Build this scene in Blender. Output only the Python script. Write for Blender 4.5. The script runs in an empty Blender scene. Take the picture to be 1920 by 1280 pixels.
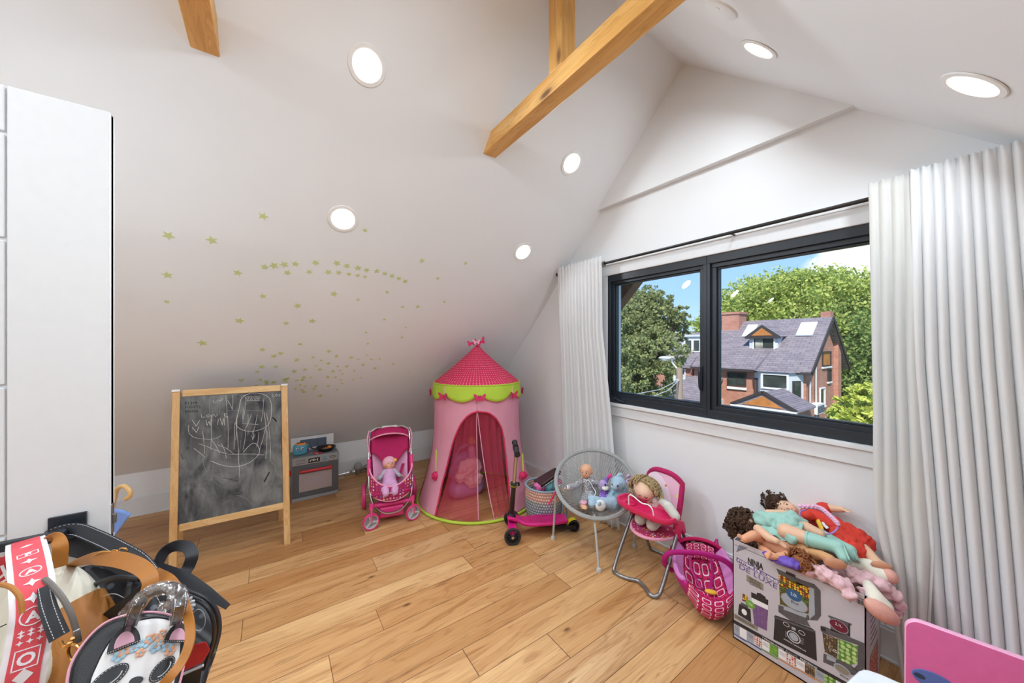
import bpy, bmesh, math, random
import numpy as np
from mathutils import Vector as V, Matrix, Euler, noise
R = math.radians
PI = math.pi
random.seed(7)

# ------------------------------------------------------------------ camera
F_, CX, CY, H = 648.0, 960.0, 646.0, 1.38
YAW = math.atan2(454, F_)
cs, sn = math.cos(YAW), math.sin(YAW)
scn = bpy.context.scene
cam_d = bpy.data.cameras.new('camera')
cam = bpy.data.objects.new('camera', cam_d)
scn.collection.objects.link(cam)
cam.location = (0, 0, H)
cam.rotation_euler = (PI/2, 0, -YAW)
cam_d.sensor_width = 36
cam_d.lens = F_/1920*36
cam_d.shift_y = (CY-640)/1920
cam_d.clip_start = 0.02
cam_d.clip_end = 500
scn.camera = cam

# ------------------------------------------------------------------ exposure, world, sun
vs = scn.view_settings
vs.view_transform = 'Standard'
vs.look = 'None'
vs.gamma = 1
vs.use_curve_mapping = False
vs.exposure = 0.45
EXPO = 1.0

wld = bpy.data.worlds.new('sky')
scn.world = wld
wld.use_nodes = True
nt = wld.node_tree
nt.nodes.clear()
def N(t, tree, **kw):
    n = tree.nodes.new(t)
    for k, v in kw.items(): setattr(n, k, v)
    return n
wo = N('ShaderNodeOutputWorld', nt)
bg = N('ShaderNodeBackground', nt)
tc = N('ShaderNodeTexCoord', nt)
sep = N('ShaderNodeSeparateXYZ', nt)
nt.links.new(tc.outputs['Generated'], sep.inputs[0])
cr = N('ShaderNodeValToRGB', nt)
cr.color_ramp.elements[0].position = 0.0; cr.color_ramp.elements[0].color = (.55,.74,1,1)
cr.color_ramp.elements[1].position = 0.6; cr.color_ramp.elements[1].color = (.12,.28,.75,1)
e = cr.color_ramp.elements.new(.12); e.color = (.36,.60,1,1)
nt.links.new(sep.outputs[2], cr.inputs[0])
mp = N('ShaderNodeMapping', nt); mp.inputs['Scale'].default_value = (1, 1, 2.2)
nt.links.new(tc.outputs['Generated'], mp.inputs[0])
nz = N('ShaderNodeTexNoise', nt); nz.inputs['Scale'].default_value = 3.1; nz.inputs['Detail'].default_value = 7; nz.inputs['Roughness'].default_value = .55
nt.links.new(mp.outputs[0], nz.inputs[0])
# one cumulus bank stands over the houses to the right of the window view
dt = N('ShaderNodeVectorMath', nt, operation='DISTANCE')
dt.inputs[1].default_value = (.97, .125, .26)
nrm = N('ShaderNodeVectorMath', nt, operation='NORMALIZE')
nt.links.new(tc.outputs['Generated'], nrm.inputs[0])
nt.links.new(nrm.outputs[0], dt.inputs[0])
m1 = N('ShaderNodeMapRange', nt); m1.inputs[1].default_value = .05; m1.inputs[2].default_value = .24; m1.inputs[3].default_value = .42; m1.inputs[4].default_value = 0
nt.links.new(dt.outputs['Value'], m1.inputs[0])
ad = N('ShaderNodeMath', nt, operation='ADD'); nt.links.new(nz.outputs[0], ad.inputs[0]); nt.links.new(m1.outputs[0], ad.inputs[1])
m2 = N('ShaderNodeMapRange', nt); m2.inputs[1].default_value = .68; m2.inputs[2].default_value = .78
nt.links.new(ad.outputs[0], m2.inputs[0])
mx = N('ShaderNodeMixRGB', nt); mx.inputs[2].default_value = (.93,.96,1,1)
nt.links.new(m2.outputs[0], mx.inputs[0]); nt.links.new(cr.outputs[0], mx.inputs[1])
nt.links.new(mx.outputs[0], bg.inputs[0])
bg.inputs[1].default_value = 1.0
nt.links.new(bg.outputs[0], wo.inputs[0])

sd = bpy.data.lights.new('sun', 'SUN'); sd.energy = 4.2; sd.angle = R(2); sd.color = (1, .93, .82)
sun = bpy.data.objects.new('sun', sd); scn.collection.objects.link(sun)
sun.rotation_euler = V((-.55, -.30, .62)).to_track_quat('Z', 'Y').to_euler()

# ------------------------------------------------------------------ helpers
COL = scn.collection
def ray(u, v):
    a = (u-CX)/F_; b = -(v-CY)/F_
    return V((a*cs+sn, -a*sn+cs, b))
O_ = V((0, 0, H))
def fl(u, v, z=0.0):      # point at height z seen at photo position (u, v)
    r = ray(u, v); return O_ + r*((z-H)/r.z)
def aX(u, v, X): r = ray(u, v); return O_ + r*(X/r.x)
def aY(u, v, Y): r = ray(u, v); return O_ + r*(Y/r.y)
def aD(u, v, d): return O_ + ray(u, v)*d

def lin(c):
    if isinstance(c, str):
        c = [int(c[i:i+2], 16)/255 for i in (0, 2, 4)]
        return tuple(x/12.92 if x <= .04045 else ((x+.055)/1.055)**2.4 for x in c) + (1,)
    return tuple(c) + (1,)*(4-len(c))

MATS = {}
class G:
    """small node-graph writer for a principled material"""
    def __init__(s, name):
        s.m = bpy.data.materials.new(name); s.m.use_nodes = True
        s.t = s.m.node_tree; s.t.nodes.clear()
        s.out = s.n('ShaderNodeOutputMaterial'); s.p = s.n('ShaderNodeBsdfPrincipled')
        s.t.links.new(s.p.outputs[0], s.out.inputs[0]); MATS[name] = s.m
    def n(s, t, **kw):
        x = s.t.nodes.new(t)
        for k, v in kw.items(): setattr(x, k, v)
        return x
    def set(s, x, i, v):
        if isinstance(v, bpy.types.NodeSocket): s.t.links.new(v, x.inputs[i])
        elif v is not None: x.inputs[i].default_value = v
    def coord(s, kind='Object', scale=None, rot=None, loc=None):
        c = s.n('ShaderNodeTexCoord').outputs[kind]
        if scale or rot or loc:
            m = s.n('ShaderNodeMapping'); s.t.links.new(c, m.inputs[0])
            if scale: m.inputs['Scale'].default_value = scale
            if rot: m.inputs['Rotation'].default_value = rot
            if loc: m.inputs['Location'].default_value = loc
            c = m.outputs[0]
        return c
    def xyz(s, c):
        x = s.n('ShaderNodeSeparateXYZ'); s.t.links.new(c, x.inputs[0]); return x.outputs
    def comb(s, x, y, z=0.0):
        c = s.n('ShaderNodeCombineXYZ')
        for i, v in enumerate((x, y, z)): s.set(c, i, v)
        return c.outputs[0]
    def math(s, op, a, b=None, c=None, clamp=False):
        x = s.n('ShaderNodeMath', operation=op, use_clamp=clamp)
        for i, v in enumerate((a, b, c)):
            if v is not None: s.set(x, i, v)
        return x.outputs[0]
    def noise(s, vec, scale=5, detail=3, rough=.5, dist=0, out=0):
        x = s.n('ShaderNodeTexNoise'); s.set(x, 'Vector', vec); x.inputs['Scale'].default_value = scale
        x.inputs['Detail'].default_value = detail; x.inputs['Roughness'].default_value = rough; x.inputs['Distortion'].default_value = dist
        return x.outputs[out]
    def vor(s, vec, scale=5, feature='F1', out='Distance', rnd=1):
        x = s.n('ShaderNodeTexVoronoi', feature=feature); s.set(x, 'Vector', vec); x.inputs['Scale'].default_value = scale
        x.inputs['Randomness'].default_value = rnd
        return x.outputs[out]
    def white(s, vec, out='Value'):
        x = s.n('ShaderNodeTexWhiteNoise', noise_dimensions='3D'); s.set(x, 'Vector', vec); return x.outputs[out]
    def rng(s, v, a, b, c=0., d=1.):
        x = s.n('ShaderNodeMapRange'); s.set(x, 0, v)
        for i, k in enumerate((a, b, c, d)): x.inputs[i+1].default_value = k
        return x.outputs[0]
    def ramp(s, v, stops, const=False):
        x = s.n('ShaderNodeValToRGB'); s.set(x, 0, v); r = x.color_ramp
        if const: r.interpolation = 'CONSTANT'
        r.elements[0].position = stops[0][0]; r.elements[0].color = lin(stops[0][1])
        r.elements[1].position = stops[-1][0]; r.elements[1].color = lin(stops[-1][1])
        for p, c in stops[1:-1]: e = r.elements.new(p); e.color = lin(c)
        return x.outputs[0]
    def mix(s, f, a, b, mode='MIX'):
        x = s.n('ShaderNodeMixRGB', blend_type=mode); s.set(x, 0, f)
        for i, v in ((1, a), (2, b)):
            s.set(x, i, lin(v) if isinstance(v, (str, tuple)) else v)
        return x.outputs[0]
    def base(s, c): s.set(s.p, 'Base Color', lin(c) if isinstance(c, (str, tuple)) else c)
    def bump(s, h, strength=.3, dist=.01):
        b = s.n('ShaderNodeBump'); s.set(b, 'Height', h); b.inputs['Strength'].default_value = strength; b.inputs['Distance'].default_value = dist
        s.t.links.new(b.outputs[0], s.p.inputs['Normal'])
    def pr(s, **kw):
        for k, v in kw.items():
            s.set(s.p, {'rough':'Roughness','metal':'Metallic','emis':'Emission Color','es':'Emission Strength','alpha':'Alpha','trans':'Transmission Weight','ior':'IOR','coat':'Coat Weight','sheen':'Sheen Weight','spec':'Specular IOR Level','sss':'Subsurface Weight'}[k], lin(v) if isinstance(v, str) else v)

def flat(name, c, rough=.5, metal=0., n=0.03, nscale=40., bump=0., bscale=300., **kw):
    """plain material with a faint procedural mottling and optional fine bump"""
    g = G(name); co = g.coord()
    f = g.noise(co, nscale, 2)
    c = lin(c)
    a = tuple(max(0, x*(1-n)) for x in c[:3]); b = tuple(min(1, x*(1+n)) for x in c[:3])
    g.base(g.mix(g.rng(f, .3, .7), a, b)); g.pr(rough=rough, metal=metal, **kw)
    if bump: g.bump(g.noise(co, bscale, 2), bump, .002)
    return g.m
def M(n): return MATS[n]

class MB:
    """collects shapes and links them as ONE mesh object"""
    def __init__(s): s.v = []; s.f = []; s.mi = []; s.uv = {}; s.T = Matrix()
    def add(s, vs, fs, mi=0, T=None, uvs=None):
        o = len(s.v); T = s.T @ T if T is not None else s.T
        s.v += [tuple(T @ V(p)) for p in vs]
        for k, q in enumerate(fs):
            if uvs: s.uv[len(s.f)] = uvs[k]
            s.f.append([o+i for i in q]); s.mi.append(mi)
        return s
    def box(s, a, b, mi=0, T=None):
        x0, y0, z0 = a; x1, y1, z1 = b
        x0, x1 = sorted((x0, x1)); y0, y1 = sorted((y0, y1)); z0, z1 = sorted((z0, z1))
        return s.add([(x0,y0,z0),(x1,y0,z0),(x1,y1,z0),(x0,y1,z0),(x0,y0,z1),(x1,y0,z1),(x1,y1,z1),(x0,y1,z1)],
              [(0,3,2,1),(4,5,6,7),(0,1,5,4),(1,2,6,5),(2,3,7,6),(3,0,4,7)], mi, T)
    def bar(s, p, q, w, h, up=(0,0,1), mi=0):
        """box beam from p to q, w across, h along up"""
        p = V(p); q = V(q); d = (q-p); L = d.length; d.normalize(); up = V(up)
        x = d.cross(up)
        if x.length < 1e-4: x = d.cross(V((1,0,0)))
        x.normalize(); y = x.cross(d)
        Mx = Matrix((x, d, y)).transposed().to_4x4(); Mx.translation = p
        return s.box((-w/2, 0, -h/2), (w/2, L, h/2), mi, Mx)
    def tube(s, pts, r, n=8, closed=False, mi=0, cap=True, flatx=1.0, up=None):
        pts = [V(p) for p in pts]; m = len(pts)
        rr = r if isinstance(r, (list, tuple)) else [r]*m
        rings = []; prev = None
        for i, p in enumerate(pts):
            a = pts[(i-1) % m] if (closed or i > 0) else p
            b = pts[(i+1) % m] if (closed or i < m-1) else p
            t = (b-a)
            t = t.normalized() if t.length > 1e-9 else V((0,0,1))
            if up is not None:
                x = V(up) - t*t.dot(V(up)); x = x.normalized() if x.length > 1e-5 else t.orthogonal().normalized()
            elif prev is None: x = t.orthogonal().normalized()
            else:
                x = prev - t*prev.dot(t); x = x.normalized() if x.length > 1e-6 else t.orthogonal().normalized()
            prev = x; y = t.cross(x)
            rings.append([p + (x*math.cos(2*PI*k/n)*flatx + y*math.sin(2*PI*k/n))*rr[i] for k in range(n)])
        vs = [q for g in rings for q in g]; fs = []
        for i in range(m if closed else m-1):
            j = (i+1) % m
            for k in range(n): fs.append((i*n+k, i*n+(k+1) % n, j*n+(k+1) % n, j*n+k))
        if not closed and cap: fs.append(tuple(range(n))[::-1]); fs.append(tuple((m-1)*n+k for k in range(n)))
        return s.add(vs, fs, mi)
    def lathe(s, prof, n=24, mi=0, T=None, sx=1., sy=1.):
        vs = []; fs = []; uvs = []
        for r, z in prof:
            for k in range(n): vs.append((r*math.cos(2*PI*k/n)*sx, r*math.sin(2*PI*k/n)*sy, z))
        for i in range(len(prof)-1):
            for k in range(n):
                k2 = (k+1) % n
                fs.append((i*n+k, i*n+k2, (i+1)*n+k2, (i+1)*n+k))
                a, b = i/(len(prof)-1), (i+1)/(len(prof)-1)
                uvs.append([(k/n, a), ((k+1)/n, a), ((k+1)/n, b), (k/n, b)])
        if prof[0][0] > 1e-6: fs.append(tuple(range(n))[::-1]); uvs.append([(0, 0)]*n)
        if prof[-1][0] > 1e-6: fs.append(tuple((len(prof)-1)*n+k for k in range(n))); uvs.append([(0, 0)]*n)
        return s.add(vs, fs, mi, T, uvs)
    def ell(s, c, r, mi=0, rot=None, n=16, m=10):
        if not isinstance(r, (tuple, list)): r = (r, r, r)
        T = Matrix.Translation(V(c))
        if rot is not None: T = T @ (rot.to_4x4() if not isinstance(rot, Matrix) else rot.to_4x4())
        vs = [(0,0,-r[2])]; fs = []
        for i in range(1, m):
            a = -PI/2+PI*i/m
            for k in range(n): vs.append((r[0]*math.cos(a)*math.cos(2*PI*k/n), r[1]*math.cos(a)*math.sin(2*PI*k/n), r[2]*math.sin(a)))
        vs.append((0,0,r[2])); L = len(vs)-1
        for k in range(n): fs.append((0, 1+(k+1) % n, 1+k)); fs.append((L, L-n+k, L-n+(k+1) % n))
        for i in range(m-2):
            for k in range(n): a = 1+i*n; fs.append((a+k, a+(k+1) % n, a+n+(k+1) % n, a+n+k))
        return s.add(vs, fs, mi, T)
    def cap(s, p, q, r0, r1, mi=0, n=12):
        """round-ended tapering limb"""
        p = V(p); q = V(q); d = q-p; L = max(d.length, 1e-6); t = d.normalized()
        prof = []
        for i in range(5): a = -PI/2+PI/2*i/4; prof.append((p+t*(r0*math.sin(a)), max(r0*math.cos(a), 1e-4)))
        for i in range(1, 6): prof.append((p.lerp(q, i/6), r0+(r1-r0)*i/6))
        for i in range(5): a = PI/2*i/4; prof.append((q+t*(r1*math.sin(a)), max(r1*math.cos(a), 1e-4)))
        return s.tube([a for a, _ in prof], [b for _, b in prof], n, mi=mi)
    def surf(s, fn, nu, nv, mi=0, cu=False, thick=0, uvs=True):
        vs = []; fs = []; uv = []
        for j in range(nv+1):
            for i in range(nu if cu else nu+1): vs.append(tuple(fn(i/nu, j/nv)))
        w = nu if cu else nu+1
        for j in range(nv):
            for i in range(nu):
                i2 = (i+1) % w if cu else i+1
                fs.append((j*w+i, j*w+i2, (j+1)*w+i2, (j+1)*w+i))
                uv.append([(i/nu, j/nv), ((i+1)/nu, j/nv), ((i+1)/nu, (j+1)/nv), (i/nu, (j+1)/nv)])
        return s.add(vs, fs, mi, None, uv)
    def poly(s, pts, n, d, mi=0):
        """flat outline pts (3d, coplanar) pushed along n by d: a plate with thickness"""
        pts = [V(p) for p in pts]; n = V(n).normalized()*d; m = len(pts)
        vs = pts+[p+n for p in pts]
        fs = [tuple(range(m))[::-1], tuple(range(m, 2*m))]+[(i, (i+1) % m, m+(i+1) % m, m+i) for i in range(m)]
        return s.add([tuple(v) for v in vs], fs, mi)
    def build(s, name, mats, parent=None, smooth=35, bevel=0, solid=0, sub=0, label=None, bseg=2, off=0):
        me = bpy.data.meshes.new(name)
        me.from_pydata(s.v, [], s.f)
        if not isinstance(mats, (list, tuple)): mats = [mats]
        for m in mats: me.materials.append(MATS[m] if isinstance(m, str) else m)
        for i, p in enumerate(me.polygons): p.material_index = s.mi[i]; p.use_smooth = bool(smooth)
        if s.uv:
            l = me.uv_layers.new(name='uv')
            for fi, uvs in s.uv.items():
                p = me.polygons[fi]
                for k, li in enumerate(p.loop_indices): l.data[li].uv = uvs[k % len(uvs)]
        me.update(); bm = bmesh.new(); bm.from_mesh(me)
        if not solid: bmesh.ops.recalc_face_normals(bm, faces=bm.faces)
        bm.to_mesh(me); bm.free()
        if smooth: me.set_sharp_from_angle(angle=R(smooth))
        o = bpy.data.objects.new(name, me); COL.objects.link(o)
        if solid: m = o.modifiers.new('s', 'SOLIDIFY'); m.thickness = solid; m.offset = off
        if bevel: m = o.modifiers.new('b', 'BEVEL'); m.width = bevel; m.segments = bseg; m.limit_method = 'ANGLE'; m.angle_limit = R(40); m.harden_normals = False
        if sub: m = o.modifiers.new('u', 'SUBSURF'); m.levels = sub; m.render_levels = sub
        if parent: setp(o, parent)
        if label: o['label'] = label
        return o
    def blob(s, name, mats, parent=None, voxel=.006, sm=4, label=None, disp=0, dscale=.05):
        """fuses the collected overlapping shapes into one continuous body"""
        o = s.build(name, mats, None, smooth=0)
        r = o.modifiers.new('r', 'REMESH'); r.mode = 'VOXEL'; r.voxel_size = voxel; r.use_smooth_shade = True
        if sm: k = o.modifiers.new('k', 'SMOOTH'); k.iterations = sm; k.factor = .6
        me = bpy.data.meshes.new_from_object(o.evaluated_get(bpy.context.evaluated_depsgraph_get()))
        old = o.data; o.modifiers.clear(); o.data = me; bpy.data.meshes.remove(old); me.name = name
        me.materials.clear()
        for m in (mats if isinstance(mats, (list, tuple)) else [mats]): me.materials.append(MATS[m] if isinstance(m, str) else m)
        if disp:
            for v in me.vertices:
                v.co += v.normal*disp*noise.noise(v.co/dscale)
        for p in me.polygons: p.use_smooth = True; p.material_index = 0
        if parent: setp(o, parent)
        if label: o['label'] = label
        return o

def setp(o, parent):
    """parent while keeping world placement (mesh data are written in world space)"""
    o.parent = parent
    o.matrix_parent_inverse = Matrix.Translation(parent.matrix_world.translation if parent.parent else parent.location).inverted() if not parent.get('_rot') else parent.matrix_basis.inverted()
def thing(name, loc, label, cat, group=None):
    o = bpy.data.objects.new(name, None); COL.objects.link(o); o.location = loc; o.empty_display_size = .05
    o['label'] = label; o['category'] = cat
    if group: o['group'] = group
    return o
def tag(o, label, cat, group=None, kind=None):
    o['label'] = label; o['category'] = cat
    if group: o['group'] = group
    if kind: o['kind'] = kind
    return o
def struct(o): o['kind'] = 'structure'; return o
def rotz(a): return Matrix.Rotation(a, 4, 'Z')
def frame(o, x, y, z):
    """matrix from origin and three axes"""
    m = Matrix((V(x).normalized(), V(y).normalized(), V(z).normalized())).transposed().to_4x4(); m.translation = V(o); return m
def text(mb, s, T, size, mi=0, off=0.0, align='CENTER', ext=.0004, sx=1.):
    """lettering laid into a mesh, baseline along T's x axis"""
    cu = bpy.data.curves.new('t', 'FONT'); cu.body = s; cu.size = size; cu.align_x = align; cu.extrude = ext; cu.offset = off; cu.resolution_u = 3
    o = bpy.data.objects.new('t', cu); COL.objects.link(o)
    me = bpy.data.meshes.new_from_object(o.evaluated_get(bpy.context.evaluated_depsgraph_get()))
    S = Matrix.Diagonal((sx, 1, 1, 1))
    mb.add([tuple(S @ v.co) for v in me.vertices], [tuple(p.vertices) for p in me.polygons], mi, T)
    bpy.data.objects.remove(o); bpy.data.curves.remove(cu); bpy.data.meshes.remove(me)
def smooth_path(pts, k=6, closed=False):
    """catmull-rom through pts"""
    pts = [V(p) for p in pts]; n = len(pts); out = []
    for i in range(n if closed else n-1):
        p1, p2 = pts[i], pts[(i+1) % n]
        p0 = pts[(i-1) % n] if closed or i > 0 else p1*2-p2
        p3 = pts[(i+2) % n] if closed or i < n-2 else p2*2-p1
        for j in range(k):
            t = j/k
            out.append(.5*((2*p1)+(p2-p0)*t+(2*p0-5*p1+4*p2-p3)*t*t+(3*p1-p0-3*p2+p3)*t**3))
    if not closed: out.append(pts[-1])
    return out
# ------------------------------------------------------------------ room materials
WX, KY, KZ, RY, RZ = 2.226, 4.03, .345, 1.19, 3.185   # gable wall, knee wall, knee height, ridge
SR = .90                                               # slope of the right ceiling side
RKY = RY-(RZ-KZ)/SR
BX = -3.3
flat('wall_paint', 'edeff1', .85, n=.008, nscale=3, bump=.05, bscale=500)
flat('trim_paint', 'e4e6e8', .5, n=.01)
flat('door_paint', 'e4e6e8', .45, n=.01)
flat('frame_black', '222a33', .38, n=.05, spec=.5)
flat('rod_black', '1d1b1a', .35, n=.05)
flat('chrome', 'c8c8c8', .18, 1.)
flat('steel_dull', '9a9a98', .35, .9)
flat('white_plastic', 'f2f2f0', .4)

g = G('oak_floor')
x, y, z = g.xyz(g.coord())
row = g.math('FLOOR', g.math('DIVIDE', y, .157))
rv = g.white(g.comb(row, 3.1, .7))
xo = g.math('ADD', x, g.math('MULTIPLY', rv, 9.3))
L = g.math('ADD', g.math('MULTIPLY', g.white(g.comb(row, 9.2, 1.7)), .7), .95)
colm = g.math('FLOOR', g.math('DIVIDE', xo, L))
pid = g.comb(row, colm, 1.3)
pv = g.white(pid)
fy = g.math('FRACT', g.math('DIVIDE', y, .157)); fx = g.math('FRACT', g.math('DIVIDE', xo, L))
ey = g.math('MINIMUM', fy, g.math('SUBTRACT', 1., fy)); ex = g.math('MULTIPLY', g.math('MINIMUM', fx, g.math('SUBTRACT', 1., fx)), 7.)
gap = g.rng(g.math('MINIMUM', ey, ex), .004, .011)
off = g.n('ShaderNodeVectorMath', operation='SCALE'); g.set(off, 0, g.white(pid, 'Color')); off.inputs['Scale'].default_value = 30.
loc = g.n('ShaderNodeVectorMath', operation='ADD'); g.set(loc, 0, g.comb(g.math('MULTIPLY', x, .9), g.math('MULTIPLY', y, 8.), 0.)); g.set(loc, 1, off.outputs[0])
warp = g.noise(loc.outputs[0], .9, 3, .55, 1.2)
ring = g.math('FRACT', g.math('MULTIPLY', warp, 9.))
ringl = g.math('ABSOLUTE', g.math('SUBTRACT', ring, .5))
loc2 = g.n('ShaderNodeVectorMath', operation='ADD'); g.set(loc2, 0, g.comb(g.math('MULTIPLY', x, 3.), g.math('MULTIPLY', y, 90.), 0.)); g.set(loc2, 1, off.outputs[0])
fine = g.noise(loc2.outputs[0], 2.2, 4, .6)
tone = g.ramp(pv, [(0, 'a87748'), (.2, 'd0a06c'), (.45, 'e2b681'), (.7, 'c48f5c'), (.85, 'edc999'), (1, 'b07c4c')])
c1 = g.mix(g.rng(warp, .38, .68, 0, .6), tone, 'b27a46', 'MIX')
c2 = g.mix(g.math('MULTIPLY', g.rng(ringl, .30, .5), g.rng(warp, .40, .65, .08, .6)), c1, '8a5527', 'MIX')
c3 = g.mix(g.rng(fine, .35, .75, .0, .5), c2, 'a0703f', 'MIX')
# mineral streaks and knots
loc3 = g.n('ShaderNodeVectorMath', operation='ADD'); g.set(loc3, 0, g.comb(g.math('MULTIPLY', x, 1.6), g.math('MULTIPLY', y, 22.), 0.)); g.set(loc3, 1, off.outputs[0])
st = g.noise(loc3.outputs[0], 1.6, 3, .65, .6)
c4 = g.mix(g.rng(st, .60, .74, 0, .85), c3, '6b4122')
kn = g.vor(g.comb(g.math('MULTIPLY', x, 1.5), g.math('MULTIPLY', y, 3.4), 0.), 1.5)
c5 = g.mix(g.rng(kn, .02, .07, .85, 0.), c4, '4a2c16')
g.base(g.mix(gap, '5f3d20', c5))
g.pr(rough=g.rng(fine, .2, .8, .34, .5), spec=.4)
g.bump(g.math('ADD', g.math('MULTIPLY', gap, 1.), g.math('MULTIPLY', fine, .15)), .35, .0015)

def wood(name, c0, c1, c2, axis=0, sc=1., knots=True, rough=.45):
    g = G(name); x, y, z = g.xyz(g.coord())
    a = [x, y, z]; l = a[axis]; o = [a[i] for i in range(3) if i != axis]
    v = g.comb(g.math('MULTIPLY', l, 1.3*sc), g.math('MULTIPLY', o[0], 14*sc), g.math('MULTIPLY', o[1], 14*sc))
    w = g.noise(v, 1.0, 4, .55, .9)
    fr = g.math('ABSOLUTE', g.math('SUBTRACT', g.math('FRACT', g.math('MULTIPLY', w, 8.)), .5))
    f2 = g.noise(g.comb(g.math('MULTIPLY', l, 5*sc), g.math('MULTIPLY', o[0], 160*sc), g.math('MULTIPLY', o[1], 160*sc)), 1, 3, .6)
    c = g.ramp(w, [(.25, c0), (.5, c1), (.8, c2)])
    c = g.mix(g.rng(fr, .3, .5, 0, .5), c, c2)
    c = g.mix(g.rng(f2, .4, .8, 0, .3), c, c2)
    if knots:
        k = g.vor(g.comb(g.math('MULTIPLY', l, 2.6), g.math('MULTIPLY', o[0], 7.), g.math('MULTIPLY', o[1], 7.)), 1.2)
        c = g.mix(g.rng(k, .07, .16, .85, 0.), c, '3d2411')
        c = g.mix(g.rng(k, .12, .3, .35, 0.), c, '7d4a1e')
    g.base(c); g.pr(rough=rough); g.bump(f2, .15, .001); return g.m
wood('beam_wood_y', 'fbd088', 'f2ba68', 'cf9145', 1)
wood('beam_wood_z', 'fbd088', 'f2ba68', 'cf9145', 2)
wood('pine_z', 'ecc791', 'e2b67c', 'c9965a', 2, 1.5, False)
wood('pine_x', 'f0d09c', 'e6bd84', 'cf9f63', 0, 1.5, False)

# ------------------------------------------------------------------ room shell
T_ = .18
m = MB(); m.box((BX-.2, RKY-.3, -.12), (WX+.2, KY+.3, 0)); struct(m.build('floor', 'oak_floor', smooth=0))
# left slope (rises from the knee wall to the ridge) and right slope
def slab(pts, n, d, name, mat='wall_paint'):
    m = MB(); m.poly(pts, n, d); return struct(m.build(name, mat, smooth=0))
x0, x1 = BX-.2, WX+.2
slab([(x0,KY+.02,KZ-.02),(x1,KY+.02,KZ-.02),(x1,RY,RZ),(x0,RY,RZ)], (0,1,1), T_, 'ceiling')
slab([(x0,RY,RZ),(x1,RY,RZ),(x1,RKY-.02,KZ-.018),(x0,RKY-.02,KZ-.018)], (0,-SR,1), T_, 'ceiling')
m = MB(); m.box((x0, KY, 0), (x1, KY+.15, KZ)); struct(m.build('wall_left', 'wall_paint', smooth=0))
m = MB(); m.box((x0, RKY-.15, 0), (x1, RKY, KZ)); struct(m.build('wall_right', 'wall_paint', smooth=0))
def gable(X, d, name, hole=None):
    # triangular end wall; the hole leaves the window opening free
    m = MB()
    if not hole: m.poly([(X,KY+.3,-.1),(X,KY+.3,KZ-.3+.0),(X,RY,RZ+.1),(X,RKY-.3,KZ-.3),(X,RKY-.3,-.1)], (1,0,0), d)
    else:
        a, b, c, e = hole     # y0, y1, z0, z1
        zl = lambda y: KZ+(KY-y); zr = lambda y: RZ-SR*(RY-y)
        m.poly([(X,KY+.1,-.1),(X,KY+.1,KZ-.1),(X,b,zl(b)),(X,b,-.1)], (1,0,0), d)
        m.poly([(X,a,-.1),(X,a,zr(a)),(X,RKY-.1,KZ-.1),(X,RKY-.1,-.1)], (1,0,0), d)
        m.poly([(X,b,-.1),(X,b,c),(X,a,c),(X,a,-.1)], (1,0,0), d)
        m.poly([(X,b,e),(X,b,zl(b)),(X,RY,RZ),(X,a,zr(a)),(X,a,e)], (1,0,0), d)
    return struct(m.build(name, 'wall_paint', smooth=0))
WIN = (.10, 1.83, .925, 1.93)
gable(WX, .16, 'wall_front', WIN)
gable(BX, -.16, 'wall_back')
# upper part of the gable stands 4.5 cm proud of the wall below it
SZ = 2.472
yl = KY-(SZ-KZ)+.004; yr = RY-(RZ-SZ)/SR-.004
m = MB(); m.poly([(WX+.001,yl,SZ),(WX+.001,RY,RZ+.004),(WX+.001,yr,SZ)], (-1,0,0), .046); struct(m.build('trim_1', 'wall_paint', smooth=0))
# baseboards
m = MB(); m.box((x0+.2, KY-.014, 0), (WX, KY+.001, .135)); m.box((x0+.2, KY-.022, 0), (WX, KY-.0, .012)); m.box((x0+.2,KY-.009,.135),(WX,KY+.001,.147))
struct(m.build('baseboard_left', 'trim_paint', smooth=0, bevel=.002))
m = MB(); m.box((WX-.014, RKY, 0), (WX+.001, KY-.014, .135)); m.box((WX-.022, RKY, 0), (WX, KY-.02, .012)); m.box((WX-.009,RKY,.135),(WX+.001,KY-.014,.147))
struct(m.build('baseboard_front', 'trim_paint', smooth=0, bevel=.002))
# baseboard at slope foot on the right side
m = MB(); m.box((x0+.2, RKY-.001, 0), (WX, RKY+.014, .14)); struct(m.build('baseboard_right', 'trim_paint', smooth=0))

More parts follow.
